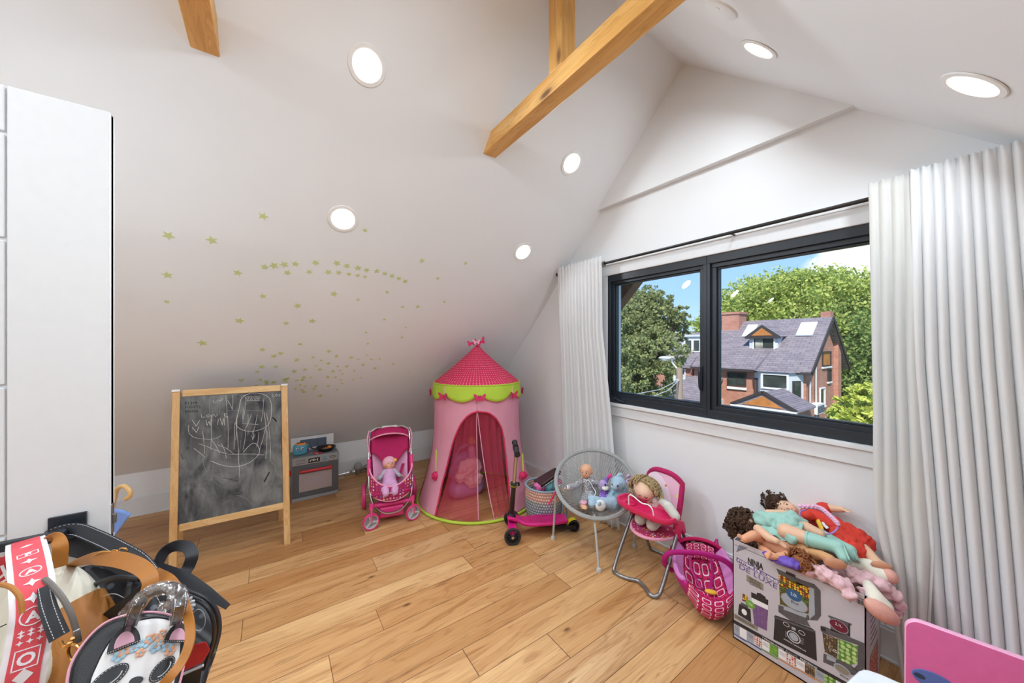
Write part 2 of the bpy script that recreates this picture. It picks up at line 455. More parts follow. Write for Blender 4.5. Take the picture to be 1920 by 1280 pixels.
# ------------------------------------------------------------------ window
wn = bpy.data.objects.new('window_1', None); COL.objects.link(wn); wn.location = (WX, (WIN[0]+WIN[1])/2, WIN[2]); struct(wn)
y0, y1, z0, z1 = WIN
fx0, fx1 = WX-.006, WX+.10
m = MB()
for a, b in (((y0,z0),(y1,z0+.052)), ((y0,z1-.05),(y1,z1)), ((y0,z0+.052),(y0+.05,z1-.05)), ((y1-.026,z0+.052),(y1,z1-.05)), ((1.045,z0+.052),(1.085,z1-.05))):
    m.box((fx0, a[0], a[1]), (fx1, b[0], b[1]))
m.box((fx0-.003, 1.062, z0), (fx0, 1.066, z1))
m.build('window_frame', 'frame_black', wn, bevel=.003)
def sash(a, b, w, xx):
    m = MB(); c, d = z0+.048, z1-.046
    for p, q in (((a,c),(b,c+w)), ((a,d-w),(b,d)), ((a,c+w),(a+w,d-w)), ((b-w,c+w),(b,d-w))):
        m.box((xx, p[0], p[1]), (xx+.05, q[0], q[1]))
    # inner glazing step
    w2 = w+.010
    for p, q in (((a+w,c+w),(b-w,c+w2)), ((a+w,d-w2),(b-w,d-w)), ((a+w,c+w2),(a+w2,d-w2)), ((b-w2,c+w2),(b-w,d-w2))):
        m.box((xx+.014, p[0], p[1]), (xx+.045, q[0], q[1]))
    o = m.build('sash', 'frame_black', wn, bevel=.002)
    g_ = MB(); g_.box((xx+.026, a+w*.6, c+w*.6), (xx+.030, b-w*.6, d-w*.6)); g_.build('pane', 'glass', o, smooth=0)
    return o
g = G('glass'); g.t.nodes.remove(g.p)
tr = g.n('ShaderNodeBsdfTransparent'); gl = g.n('ShaderNodeBsdfGlossy'); gl.inputs['Roughness'].default_value = 0
fz = g.n('ShaderNodeFresnel'); fz.inputs[0].default_value = 1.25
tr.inputs[0].default_value = (.97,.985,.98,1)
mxs = g.n('ShaderNodeMixShader'); g.t.links.new(fz.outputs[0], mxs.inputs[0]); g.t.links.new(tr.outputs[0], mxs.inputs[1]); g.t.links.new(gl.outputs[0], mxs.inputs[2])
g.t.links.new(mxs.outputs[0], g.out.inputs[0])
sash(1.085, y1-.024, .026, WX+.012)
sash(y0+.048, 1.045, .030, WX+.012)
# crank handle and lock lever
m = MB(); m.box((WX-.014,1.66,z0+.012),(WX-.004,1.765,z0+.036)); m.tube([(WX-.012,1.755,z0+.03),(WX-.03,1.735,z0+.04),(WX-.028,1.70,z0+.026),(WX-.018,1.665,z0+.02)], .006, 8)
m.ell((WX-.02,1.757,z0+.028), (.010,.013,.012)); m.build('crank_handle', 'frame_black', wn, bevel=.002)
m = MB(); m.tube(smooth_path([(WX-.004,1.098,1.10),(WX-.022,1.098,1.112),(WX-.028,1.098,1.17),(WX-.022,1.098,1.225),(WX-.004,1.098,1.235)],4), .007, 8); m.box((WX-.008,1.09,1.09),(WX+.013,1.106,1.245))
m.build('lock_lever', 'frame_black', wn, bevel=.002)
# white casing: sill apron below, head casing above
m = MB(); m.box((WX-.018, y0-.09, z0-.098), (WX+.001, y1+.09, z0-.018)); m.box((WX-.034, y0-.1, z0-.022), (WX+.06, y1+.1, z0))
struct(m.build('trim_2', 'trim_paint', smooth=0, bevel=.002))
m = MB(); m.box((WX-.018, y0-.09, z1), (WX+.001, y1+.09, z1+.088)); m.box((WX-.024, y0-.09, z1+.08), (WX, y1+.09, z1+.092)); m.box((WX-.018,y1,z0),(WX+.001,y1+.09,z1)); m.box((WX-.018,y0-.09,z0),(WX+.001,y0,z1))
struct(m.build('trim_3', 'trim_paint', smooth=0, bevel=.003))

# ------------------------------------------------------------------ curtains and rod
g = G('curtain_cloth'); co = g.coord(); wv = g.noise(g.coord(scale=(1,1,.3)), 900, 1)
g.base('f6f7f9'); g.pr(rough=.9, sheen=.15); g.bump(wv, .12, .001)
tl = g.n('ShaderNodeBsdfTranslucent'); tl.inputs[0].default_value = (.9,.9,.88,1); ms = g.n('ShaderNodeMixShader'); ms.inputs[0].default_value = .28
g.t.links.new(g.p.outputs[0], ms.inputs[1]); g.t.links.new(tl.outputs[0], ms.inputs[2]); g.t.links.new(ms.outputs[0], g.out.inputs[0])
g = G('sheer_cloth'); g.base('f2f1ee'); g.pr(rough=.9)
tl = g.n('ShaderNodeBsdfTranslucent'); tl.inputs[0].default_value = (.95,.95,.93,1); ms = g.n('ShaderNodeMixShader'); ms.inputs[0].default_value = .45
tp = g.n('ShaderNodeBsdfTransparent'); m3 = g.n('ShaderNodeMixShader'); m3.inputs[0].default_value = .10
g.t.links.new(g.p.outputs[0], ms.inputs[1]); g.t.links.new(tl.outputs[0], ms.inputs[2]); g.t.links.new(ms.outputs[0], m3.inputs[1]); g.t.links.new(tp.outputs[0], m3.inputs[2]); g.t.links.new(m3.outputs[0], g.out.inputs[0])

def curtain(name, edge0, edge1, folds, amp, mat, parent, X, seed, nu=220, nv=44, topw=.5):
    """edge0/edge1: lists of (z, y, dx) down the two side edges"""
    rnd = random.Random(seed)
    ph = [rnd.uniform(-.5, .5) for _ in range(folds+2)]
    def lerp(e, z):
        for (za, ya, xa), (zb, yb, xb) in zip(e, e[1:]):
            if z >= zb: t = (za-z)/(za-zb) if za != zb else 0; return ya+(yb-ya)*t, xa+(xb-xa)*t
        return e[-1][1], e[-1][2]
    zt, zb = edge0[0][0], edge0[-1][0]
    def fn(u, v):
        z = zt+(zb-zt)*v
        ya, xa = lerp(edge0, z); yb, xb = lerp(edge1, z)
        k = u*folds; i = int(min(k, folds-.001)); wu = u+.18/folds*(ph[i]*(1-(k-i))+ph[i+1]*(k-i))
        w = math.sin(wu*folds*2*PI + .12*math.sin(3*v+seed)) 
        w2 = math.sin(wu*folds*.5*2*PI+seed)
        a = amp*(topw+(1.15-topw)*min(1, v*2.0))
        x = X + (xa+(xb-xa)*u) - a*(w*.8+.5*w2*v)
        if v < .035: x -= .004
        return (x, ya+(yb-ya)*u+.25*a*math.cos(wu*folds*2*PI)*(1 if .001 < u < .999 else 0), z+(.004*math.sin(u*folds*4*PI) if v == 0 else 0))
    m = MB(); m.surf(fn, nu, nv)
    return m.build(name, mat, parent, smooth=60, solid=.0025)
cl = thing('curtain', (2.14, 2.06, 0), 'white curtain gathered at the left end of the window beside the pink tent', 'curtain', None)
curtain('panel', [(2.068,1.80,0),(1.5,1.79,-.005),(.84,1.71,0),(.01,1.63,.0)], [(2.068,2.30,0),(.01,2.22,0)], 13, .016, 'curtain_cloth', cl, 2.112, 3)
cr_ = thing('curtain', (2.11, .1, 0), 'tall white pleated curtain at the right end of the window behind the carton of dolls', 'curtain', None)
curtain('sheer_panel', [(2.066,.335,0),(1.1,.318,-.01),(.69,.318,-.015),(.4,.27,-.02),(.02,.235,-.02)], [(2.066,.19,0),(1.3,.185,-.01),(.6,.155,-.02),(.02,.175,-.03)], 4, .011, 'sheer_cloth', cr_, 2.098, 5, nu=90)
curtain('main_panel', [(2.07,.215,0),(1.3,.205,.01),(.6,.165,.01),(.02,.135,.02)], [(2.07,-.048,0),(.02,-.15,0)], 9, .017, 'curtain_cloth', cr_, 2.085, 9, nu=260)
m = MB(); m.tube([(2.142,2.33,2.015),(2.142,-.09,2.015)], .0095, 12); m.ell((2.142,2.335,2.015),.016)
for yy in (2.322, .9, -.06): m.tube([(WX,yy,2.015),(2.15,yy,2.015)], .006, 8)
rd = m.build('curtain_rod', 'rod_black'); tag(rd, 'thin black metal curtain rod running above the window', 'curtain rod')
m = MB(); m.lathe([(.0,0),(.02,0),(.022,.004),(.022,.01)], 16, 0, frame((2.142,1.812,2.012),(1,0,0),(0,0,1),(0,-1,0)))
m.tube([(2.142+.017*math.cos(a*PI/8),1.80,2.012+.02*math.sin(a*PI/8)) for a in range(16)], .003, 6, True)
m.build('grommet', 'steel_dull', cl)

# ------------------------------------------------------------------ beams
def beam(name, x0, x1, label, post=None):
    t = thing(name, (x0, RY, 2.6), label, 'beam', None)
    zb, zt = 2.545, 2.64
    m = MB(); 
    pl = KY+KZ-zb+.03; pr_ = RY-(RZ-zb)/SR-.03
    m.poly([(x0,pl,zb),(x0,pl-(zt-zb),zt),(x0,pr_+(zt-zb)/SR,zt),(x0,pr_,zb)], (1,0,0), x1-x0)
    m.build('tie', 'beam_wood_y', t, smooth=0, bevel=.004)
    if post:
        m = MB(); m.poly([(x0+.0,post[0],zt-.002),(x0+.0,post[0],RZ-(post[0]-RY)+.02),(x0+.0,RY,RZ+.01),(x0,post[1],RZ-SR*(RY-post[1])+.02),(x0,post[1],zt-.002)], (1,0,0), x1-x0)
        m.build('post', 'beam_wood_z', t, smooth=0, bevel=.004)
    return t
beam('ceiling_beam', 1.067, 1.155, 'rustic brown timber collar tie with a short post, ahead of the window gable', (1.225, 1.138))
beam('ceiling_beam', -.256, -.166, 'rustic brown timber beam end cut off by the top left of the view', (1.225, 1.138))

# ------------------------------------------------------------------ downlights
g = G('lamp_glow'); g.base('ffffff'); g.pr(emis='fffdf8', es=6.0)
flat('lamp_rim', 'f0f0ee', .45)
RIM = None
def downlight(x, y, right, label, group=None, visible=True):
    z = (RZ-SR*(RY-y)) if right else KZ+KY-y
    n = V((0, SR, -1)).normalized() if right else V((0,-1,-1)).normalized()
    p = V((x, y, z)); T = frame(p, (1,0,0), n.cross(V((1,0,0))), n)
    t = thing('downlight', p, label, 'ceiling light', group or 'recessed ceiling downlights')
    m = MB(); m.lathe([(.062,-.001),(.080,-.001),(.084,.002),(.082,.005),(.066,.006),(.062,.003)], 36, 0, T); m.build('rim', 'lamp_rim', t)
    m = MB(); m.lathe([(.0,.0035),(.063,.003),(.063,0)], 32, 0, T); m.build('lens', 'lamp_glow', t)
    ld = bpy.data.lights.new('downlight_bulb', 'AREA'); ld.shape = 'DISK'; ld.size = .12; ld.energy = 3.2*EXPO*((.55 if x > 1.2 else 2.5) if not right else (.85 if x > 1.2 else (1.15 if x > 0 else .75))); ld.spread = R(150); ld.color = (.83,.925,1)
    lo = bpy.data.objects.new('downlight_bulb', ld); COL.objects.link(lo); lo.parent = t
    T2 = frame(n*.012, (1,0,0), (-n).cross(V((1,0,0))), -n); lo.matrix_local = T2
    return t
LL = [(.37,1.70,'round downlight highest on the left slope, left of the timber tie'),(.355,2.25,'round downlight on the left slope just above the star stickers'),
      (1.68,2.243,'small round downlight on the left slope nearest the window curtain'),(1.72,1.732,'round downlight on the left slope right of the timber tie end')]
for a, b, l in LL: downlight(a, b, 0, l)
downlight(1.752, .618, 1, 'round downlight on the right slope near the ridge, beside the smoke alarm')
downlight(1.738, .054, 1, 'large bright round downlight on the right slope above the tall curtain')
for a, b, r_ in ((.37,.618,1),(.37,.054,1),(-.97,1.7,0),(-.97,2.25,0),(-.97,.618,1),(-.97,.054,1),(-2.3,2.25,0),(-2.3,.054,1),(-2.3,1.7,0),(-2.3,.618,1)):  # unseen downlights added along the same grid to brighten the room
    t = downlight(a, b, r_, 'added downlight out of view, %s row of the %s slope, %s' % ('upper' if b in (1.7, .618) else 'lower', 'right' if r_ else 'left', 'above the viewpoint' if a > 0 else 'just behind the viewpoint' if a > -1.5 else 'near the back wall'))
# smoke alarm on the right slope
yy, zz = .635, RZ-SR*(RY-.635)
n = V((0, SR, -1)).normalized(); T = frame((1.44,yy,zz),(1,0,0),n.cross(V((1,0,0))),n)
sm = thing('smoke_alarm', (1.44,yy,zz), 'flat round white smoke alarm cover on the right slope', 'smoke alarm')
m = MB(); m.lathe([(.0,.010),(.058,.010),(.066,.006),(.068,-.001)], 36, 0, T); m.build('cover', 'wall_paint', sm)
m = MB(); m.lathe([(.0,.012),(.008,.0115),(.009,.009)], 12, 0, Matrix.Translation(T.to_3x3() @ V((-.03,.01,0))) @ T); m.build('led', 'white_plastic', sm)

# ------------------------------------------------------------------ door
d1 = bpy.data.objects.new('door_1', None); COL.objects.link(d1); d1.location = (-1.15, 1.45, 0); struct(d1)
dx0, dx1, dy0, dy1, dz = -1.18, -.366, 1.435, 1.472, 2.03
m = MB(); m.box((dx0, dy0+.008, .012), (dx1, dy1-.008, dz))
st_ = [((dx0,.012),(dx0+.115,dz)), ((dx1-.174,.012),(dx1,dz))]
rails = [(.012,.20),(dz-.12,dz),(.86,.875),(1.24,1.255),(1.60,1.615)]
for a, b in st_: m.box((a[0],dy0,a[1]),(b[0],dy1,b[1]))
for a, b in ((.012,.20),(dz-.115,dz),(.745,.896),(.904,1.272),(1.280,1.641),(1.649,dz-.123)):
    m.box((dx0+.122,dy0+.001,a),(dx1-.178,dy1-.001,b))
m.build('door_slab', 'door_paint', d1, smooth=0, bevel=.0025)
# latch plate on the door edge, lever handle with a square rose
m = MB(); m.box((dx1-.001,dy0+.008,.845),(dx1+.0015,dy1-.008,.93)); m.box((dx1,dy0+.013,.875),(dx1+.008,dy1-.014,.90)); m.build('latch_plate', 'steel_dull', d1, bevel=.001)
hx, hz = -.44, .895
m = MB(); m.box((hx-.033,dy0-.008,hz-.033),(hx+.033,dy0,hz+.033)); m.build('handle_rose', 'frame_black', d1, bevel=.001)
m = MB(); m.tube([(hx,dy0-.006,hz),(hx,dy0-.05,hz)], .010, 12); m.box((hx-.125,dy0-.062,hz-.011),(hx+.012,dy0-.044,hz+.011)); m.build('door_handle', 'frame_black', d1, bevel=.002)

# outlet on the gable wall
ot = thing('wall_outlet', (WX,2.61,.27), 'white wall outlet cover between the pink tent and the curtain', 'outlet')
m = MB(); m.box((WX-.005,2.572,.268),(WX,2.648,.384)); m.build('cover_plate', 'white_plastic', ot, bevel=.002)
m = MB(); m.box((WX-.007,2.593,.292),(WX-.004,2.627,.36)); m.build('socket', 'white_plastic', ot, bevel=.001)
# ------------------------------------------------------------------ outside
HX = 30.0
GZ = -7.2
def brick(name, c1, c2, mor):
    g = G(name); co = g.coord(); x, y, z = g.xyz(co)
    b = g.n('ShaderNodeTexBrick'); g.set(b, 'Vector', g.comb(g.math('ADD', x, y), z, 0.)); b.inputs['Scale'].default_value = 1
    b.inputs['Brick Width'].default_value = .28; b.inputs['Row Height'].default_value = .1; b.inputs['Mortar Size'].default_value = .012
    b.inputs['Color1'].default_value = lin(c1); b.inputs['Color2'].default_value = lin(c2); b.inputs['Mortar'].default_value = lin(mor)
    g.base(g.mix(g.rng(g.noise(co, 1.2, 4), .3, .7, 0, .35), b.outputs[0], '8f5340')); g.pr(rough=.9)
brick('brick_red', 'b67460', 'c98c74', 'a8948a')
g = G('shingles'); co = g.coord(); x, y, z = g.xyz(co)
b = g.n('ShaderNodeTexBrick'); g.set(b, 'Vector', g.comb(y, g.math('MULTIPLY', z, 1.4), 0.)); b.inputs['Scale'].default_value = 1
b.inputs['Brick Width'].default_value = .5; b.inputs['Row Height'].default_value = .2; b.inputs['Mortar Size'].default_value = .02
b.inputs['Color1'].default_value = lin('8d8488'); b.inputs['Color2'].default_value = lin('766f75'); b.inputs['Mortar'].default_value = lin('57525a')
g.base(g.mix(g.rng(g.noise(co, 2, 4), .3, .7, 0, .4), b.outputs[0], '9a9093')); g.pr(rough=.95)
flat('siding_white', 'c9ced2', .7, n=.06)
flat('house_white', 'e4e4e2', .6)
flat('house_dark', '3b3636', .6)
flat('soffit_brown', '6d4a35', .7, n=.15, nscale=8)
flat('gable_orange', 'b9783c', .7, n=.2, nscale=3)
flat('house_glass', '3c4440', .08, n=.3, nscale=1.5)
flat('skylight_glass', 'dfe6ea', .1)
flat('curtain_grey', 'a8a69a', .8, n=.3, nscale=6)
flat('asphalt', '6b6a68', .95, n=.1, nscale=1)
flat('grass_far', '5c7a3a', .95, n=.2, nscale=.6)
flat('pole_wood', '9c8776', .9, n=.1)
flat('lamp_grey', 'c9c9c6', .5)
m = MB(); m.box((WX+3, -60, GZ-.5), (120, 90, GZ)); struct(m.build('ground_outside', 'grass_far', smooth=0))
m = MB(); m.box((13, -60, GZ), (22, 90, GZ+.03)); struct(m.build('street', 'asphalt', smooth=0))

def wnd(par, X, u0, v0, u1, v1, trim='house_white', fw=.09, glass='house_glass', mull=0, drape=False):
    a = aX(u0, v0, X); b = aX(u1, v1, X); ya, yb = sorted((a.y, b.y)); za, zb = sorted((a.z, b.z))
    m = MB()
    for p, q in (((ya-fw,za-fw),(yb+fw,za)), ((ya-fw,zb),(yb+fw,zb+fw)), ((ya-fw,za),(ya,zb)), ((yb,za),(yb+fw,zb))): m.box((X-.08,p[0],p[1]),(X+.05,q[0],q[1]))
    for k in range(mull): yy = ya+(yb-ya)*(k+1)/(mull+1); m.box((X-.06,yy-.04,za),(X+.05,yy+.04,zb))
    f = m.build('window', trim, par, smooth=0)
    m = MB(); m.box((X-.01,ya,za),(X+.04,yb,zb)); m.build('pane', glass, f, smooth=0)
    if drape:
        m = MB(); m.surf(lambda u, v: (X-.03+.015*math.sin(u*40), ya+(yb-ya)*(.55+.4*u), za+(zb-za)*v*.96+.02), 30, 1); m.build('drape', 'curtain_grey', f, solid=.01)
def wndx(par, Yp, u0, v0, u1, v1, trim='house_dark', glass='house_glass'):
    a = aY(u0, v0, Yp); b = aY(u1, v1, Yp); xa, xb = sorted((a.x, b.x)); za, zb = sorted((a.z, b.z)); fw = .1
    m = MB()
    for p, q in (((xa-fw,za-fw),(xb+fw,za)), ((xa-fw,zb),(xb+fw,zb+fw)), ((xa-fw,za),(xa,zb)), ((xb,za),(xb+fw,zb))): m.box((p[0],Yp-.08,p[1]),(q[0],Yp+.05,q[1]))
    m.box((xa-fw-.05,Yp-.12,za-fw-.12),(xb+fw+.05,Yp,za-fw), 1)
    f = m.build('window', [trim, 'house_white'], par, smooth=0)
    m = MB(); m.box((xa,Yp-.01,za),(xb,Yp+.04,zb)); m.build('pane', glass, f, smooth=0)

def gable_roof(par, X0, X1, X2, ya, yb, ze, zr, t=.22, name='roof', ov=0.):
    # X0 front eave, X1 ridge, X2 back eave, from ya to yb
    m = MB()
    m.poly([(X0,ya,ze),(X1,ya,zr),(X2,ya,ze),(X2,ya,ze-t),(X1,ya,zr-t),(X0,ya,ze-t)], (0,1,0), yb-ya)
    return m.build(name, 'shingles', par, smooth=0)
# ---- brick house with the dormer
h = thing('brick_house', (HX+4, 10.5, GZ), 'red brick house with a grey shingle roof, dormer and white bay, across the street', 'house')
YR = 7.9; YL = 15.6
er, rr_ = -.45, 3.5
m = MB(); m.box((HX+.35, YR, GZ), (HX+9.2, YL, er-.05)); m.poly([(HX+.35,YR,er-.06),(HX+4.95,YR,rr_-.25),(HX+9.2,YR,er-.06)], (0,1,0), YL-YR); m.box((HX+7.0,YR-.28,GZ),(HX+7.9,YR,1.6)); m.build('brick_walls', 'brick_red', h, smooth=0)
gable_roof(h, HX-.1, HX+4.95, HX+9.7, YR-.42, YL, er-.02, rr_)
m = MB()
for xa, xb, za, zb in ((HX-.15,HX+4.95,er,rr_+.02),(HX+9.75,HX+4.95,er,rr_+.02)): m.bar((xa,YR-.45,za-.12),(xb,YR-.45,zb-.12), .08, .30)
m.build('barge_boards', 'house_dark', h, smooth=0)
m = MB(); m.box((HX-.22,YR-.42,er-.22),(HX-.08,YL,er-.06)); m.build('gutter', 'house_dark', h, smooth=0)
m = MB(); m.box((HX+3.9,13.5,1.2),(HX+5.5,14.9,aX(1370,588,HX+4.5).z)); m.box((HX+3.8,13.4,aX(1370,590,HX+4.5).z),(HX+5.6,15.,aX(1370,588,HX+4.5).z+.1)); m.build('chimney', 'brick_red', h, smooth=0)
m = MB(); m.box((HX+6.6,YR+.1,1.5),(HX+7.5,YR+.7,4.05)); m.build('chimney', 'brick_red', h, smooth=0)
# dormer
def zroof(X): return er+(rr_-er)*(X-(HX-.1))/5.05
dX = HX+1.9
a = aX(1405, 662, dX); b = aX(1459, 629, dX); ap = aX(1430, 609, dX)
ya, yb = b.y, a.y
m = MB(); m.box((dX, ya, a.z-.3), (dX+2.4, yb, b.z)); dm = m.build('dormer', 'siding_white', h, smooth=0)
m = MB(); yc = (ya+yb)/2; o_ = .22
m.poly([(dX-.3,ya-o_,b.z-.05),(dX-.3,yc,ap.z),(dX-.3,yb+o_,b.z-.05),(dX-.3,yb+o_,b.z-.22),(dX-.3,ya-o_,b.z-.22)], (1,0,0), .14, 1)
m.poly([(dX-.28,ya-o_,b.z-.05),(dX-.28,yc,ap.z+.05),(dX-.28,yb+o_,b.z-.05)], (1,0,0), 3.4)
m.poly([(dX-.33,ya+.25,b.z+.02),(dX-.33,yc,ap.z-.25),(dX-.33,yb-.25,b.z+.02)], (1,0,0), .05, 2)
m.build('dormer_roof', ['shingles','house_dark','gable_orange'], dm, smooth=0)
wnd(h, dX, 1414, 634, 1451, 659.5, drape=True)
for u0, u1 in ((1391, 1407), (1492, 1516)):
    X = HX+3.0; p = aX(u0, 637, X); q = aX(u1, 619, X+1.3)
    m = MB(); y_ = sorted((p.y, p.y-(.75 if u0 < 1400 else 1.0)))
    m.poly([(X,y_[0],zroof(X)+.05),(X+1.3,y_[0],zroof(X+1.3)+.05),(X+1.3,y_[1],zroof(X+1.3)+.05),(X,y_[1],zroof(X)+.05)], (-.7,0,1), .1); m.build('skylight', 'skylight_glass', h, smooth=0, label='white roof window')
# bay
bX = HX-.15
p0, p1 = aX(1425.4, 700, bX-.55).y, aX(1480, 700, bX-.55).y; q0, q1 = aX(1413,700,HX+.3).y, aX(1508,700,HX+.35).y
zt, zb = er-.1, -3.6
m = MB(); m.poly([(HX+.4,q1+.02,zb),(bX-.55,p1,zb),(bX-.55,p0,zb),(HX+.4,q0,zb)], (0,0,1), zt-zb); m.build('bay', 'siding_white', h, smooth=0)
m = MB(); 
base = [(HX+.4,q1-.2,zt),(bX-.8,p1-.12,zt),(bX-.8,p0+.15,zt),(HX+.4,q0+.2,zt)]
ym = (p0+p1)/2; tp = [(HX+1.5,ym-.9,zroof(HX+1.5)+.1),(HX+1.5,ym+.9,zroof(HX+1.5)+.1)]
m.add(base+tp, [(0,1,4),(1,2,5,4),(2,3,5),(3,0,4,5),(0,3,2,1)]); m.build('bay_roof', 'shingles', h, smooth=0)
wnd(h, bX-.58, 1431, 701.5, 1475.5, 728.5, fw=.12)
# bay side windows in the slanting panels
for (ax_, ay_), (bx_, by_) in (((bX-.55,p1),(HX+.4,q1)), ((HX+.4,q0),(bX-.55,p0))):
    A, B = V((ax_,ay_,0)), V((bx_,by_,0)); d = (B-A).normalized(); nn = V((d.y,-d.x,0)); nn = nn if nn.x < 0 else -nn
    m = MB(); c = A.lerp(B, .45); w = .32
    m.bar(c-d*w+nn*.02+V((0,0,-1.8)), c+d*w+nn*.02+V((0,0,-1.8)), .1, 1.35, (0,0,1)); f = m.build('window', 'house_dark', h, smooth=0)
    m = MB(); m.bar(c-d*(w-.1)+nn*.05+V((0,0,-1.8)), c+d*(w-.1)+nn*.05+V((0,0,-1.8)), .08, 1.12, (0,0,1)); m.build('pane', 'house_glass', f, smooth=0)
wnd(h, HX+.33, 1366, 699, 1396.5, 722.5, trim='house_dark', mull=1)
m = MB(); a = aX(1364,727,HX+.3); b = aX(1400,729,HX+.3); m.box((HX+.2,b.y,b.z-.1),(HX+.4,a.y,b.z+.08)); m.build('window_sill', 'house_white', h, smooth=0)
# gable side windows, pipe, air conditioner
wndx(h, YR, 1541.5, 661, 1556, 683.5, glass='gable_orange'); wndx(h, YR, 1551.5, 694, 1556.5, 712); wndx(h, YR, 1537, 729.5, 1545, 757, trim='house_white')
m = MB(); a = aY(1530,690,YR-.1); m.tube([(a.x,YR-.1,a.z+1.2),(a.x,YR-.1,GZ)], .05, 8); a = aY(1519,715,YR-.15); m.tube([(a.x,YR-.15,er-.7),(a.x,YR-.15,GZ)], .05, 8); m.build('drain_pipe', 'lamp_grey', h)
a = aY(1531,759,YR-.45); b = aY(1544,772.5,YR-.45)
m = MB(); m.box((a.x,YR-.5,b.z),(b.x,YR,a.z)); o = m.build('air_conditioner', 'house_white', h, smooth=0)
m = MB()
for k in range(6): m.box((a.x+.06,YR-.52,b.z+.08+k*(a.z-b.z-.16)/6),(b.x-.06,YR-.5,b.z+.12+k*(a.z-b.z-.16)/6))
m.build('grille', 'house_dark', o, smooth=0)
# porch roof in front
pX = HX-4.4
A = aX(1371,756,pX); B = aX(1495,772,pX); C = aX(1431,735,pX)
zz = (A.z+B.z)/2; m = MB()
m.poly([(pX,B.y,zz),(pX,C.y,C.z),(pX,A.y,zz),(pX,A.y,zz-.12),(pX,B.y,zz-.12)], (1,0,0), 3.5)
pr = m.build('porch_roof', 'shingles', h, smooth=0)
m = MB(); m.poly([(pX-.05,B.y+.7,zz+.08),(pX-.05,C.y,C.z-.25),(pX-.05,A.y-.7,zz+.08)], (1,0,0), .04); m.build('porch_gable', 'gable_orange', pr, smooth=0)
m = MB(); m.bar((pX-.08,B.y,zz),(pX-.08,C.y,C.z+.03), .1, .16); m.bar((pX-.08,A.y,zz),(pX-.08,C.y,C.z+.03), .1, .16); m.box((pX-.14,B.y,zz-.15),(pX,A.y,zz-.02), 1)
m.build('porch_fascia', ['house_dark','house_white'], pr, smooth=0)
m = MB(); m.box((pX+.3,B.y+.4,GZ),(HX+.4,A.y-.4,zz-.13)); m.build('porch_walls', 'brick_red', h, smooth=0)

# ---- the neighbour seen through the left sash
h2 = thing('brick_house', (HX+4, 19, GZ), 'brick house with a white dormer partly hidden by the tree, seen through the left sash', 'house')
m = MB(); m.box((HX+.35,15.75,GZ),(HX+9,23.5,er-.05)); m.build('brick_walls', 'brick_red', h2, smooth=0)
gable_roof(h2, HX-.1, HX+4.6, HX+9.2, 15.7, 23.6, er, 2.6)
X = HX+1.7; a = aX(1281,664,X); b = aX(1301,633,X)
m = MB(); m.box((X,b.y-.6,a.z-.2),(X+2.6,a.y+.15,b.z+.15)); m.box((X-.2,b.y-.8,b.z+.1),(X+2.8,a.y+.35,b.z+.28)); m.build('dormer', 'siding_white', h2, smooth=0)
wnd(h2, X, 1285.5, 638, 1297, 658); wnd(h2, X, 1301, 638, 1312, 658)
wnd(h2, HX+.33, 1249, 693, 1264, 709); wnd(h2, HX+.33, 1275, 693, 1284, 710)
X = HX-3; a = aX(1222, 743, X); b = aX(1318, 741, X+.0)
m = MB(); m.poly([(X,b.y,a.z),(X+3.3,b.y,a.z+1.6),(X+3.3,a.y,a.z+1.6),(X,a.y,a.z)], (0,0,1), .15); m.box((X,b.y,a.z-.15),(X+.15,a.y,a.z+.1),1); m.build('porch_roof', ['shingles','house_white'], h2, smooth=0)
m = MB(); m.box((X+.4,b.y,GZ),(HX+.4,a.y-.2,a.z-.02)); m.build('porch_walls', 'siding_white', h2, smooth=0)

# ---- street lamp on a wooden pole
X = 17.0; b = aX(1274, 700, X)
sl = thing('street_lamp', (X, b.y, GZ), 'street lamp on a wooden utility pole beside the leafy tree', 'street lamp')
m = MB(); m.tube([(X,b.y,GZ),(X,b.y,aX(1273,690,X).z)], [.19,.15], 12); m.build('pole', 'pole_wood', sl)
hd = aX(1247, 671, X-.3); tp_ = aX(1272, 694, X)
m = MB(); m.tube(smooth_path([(X,b.y,tp_.z-.5),(X-.05,b.y+.05,tp_.z),(X-.15,(b.y+hd.y)/2,(tp_.z+hd.z)/2+.1),tuple(hd+V((0,-.45,.05))),tuple(hd)],5), .045, 8); m.build('arm', 'lamp_grey', sl)
m = MB(); m.ell(hd, (.16,.36,.1)); m.ell(hd+V((0,0,-.07)), (.12,.2,.1)); m.build('lamp_head', 'lamp_grey', sl)
m = MB(); t0 = aX(1274,712,X)
for k in (-1,1): m.tube([(X-.5*k,t0.y,t0.z),(X-.15,t0.y,t0.z)], .05, 6); m.tube([(X-.45*k,t0.y,t0.z),(X-.45*k,t0.y,t0.z+.25)], .07, 8)
m.build('crossarm', 'lamp_grey', sl)
wi = MB()
for (u, v) in ((1175, 742), (1215, 747)):
    e_ = aX(u, v, 9.); wi.tube([(X,t0.y,t0.z),((X+e_.x)/2,(t0.y+e_.y)/2,(t0.z+e_.z)/2-.15),tuple(e_), tuple(e_+(e_-V((X,t0.y,t0.z)))*.6)], .018, 6)
wo_ = wi.build('wires', 'lamp_grey', sl)

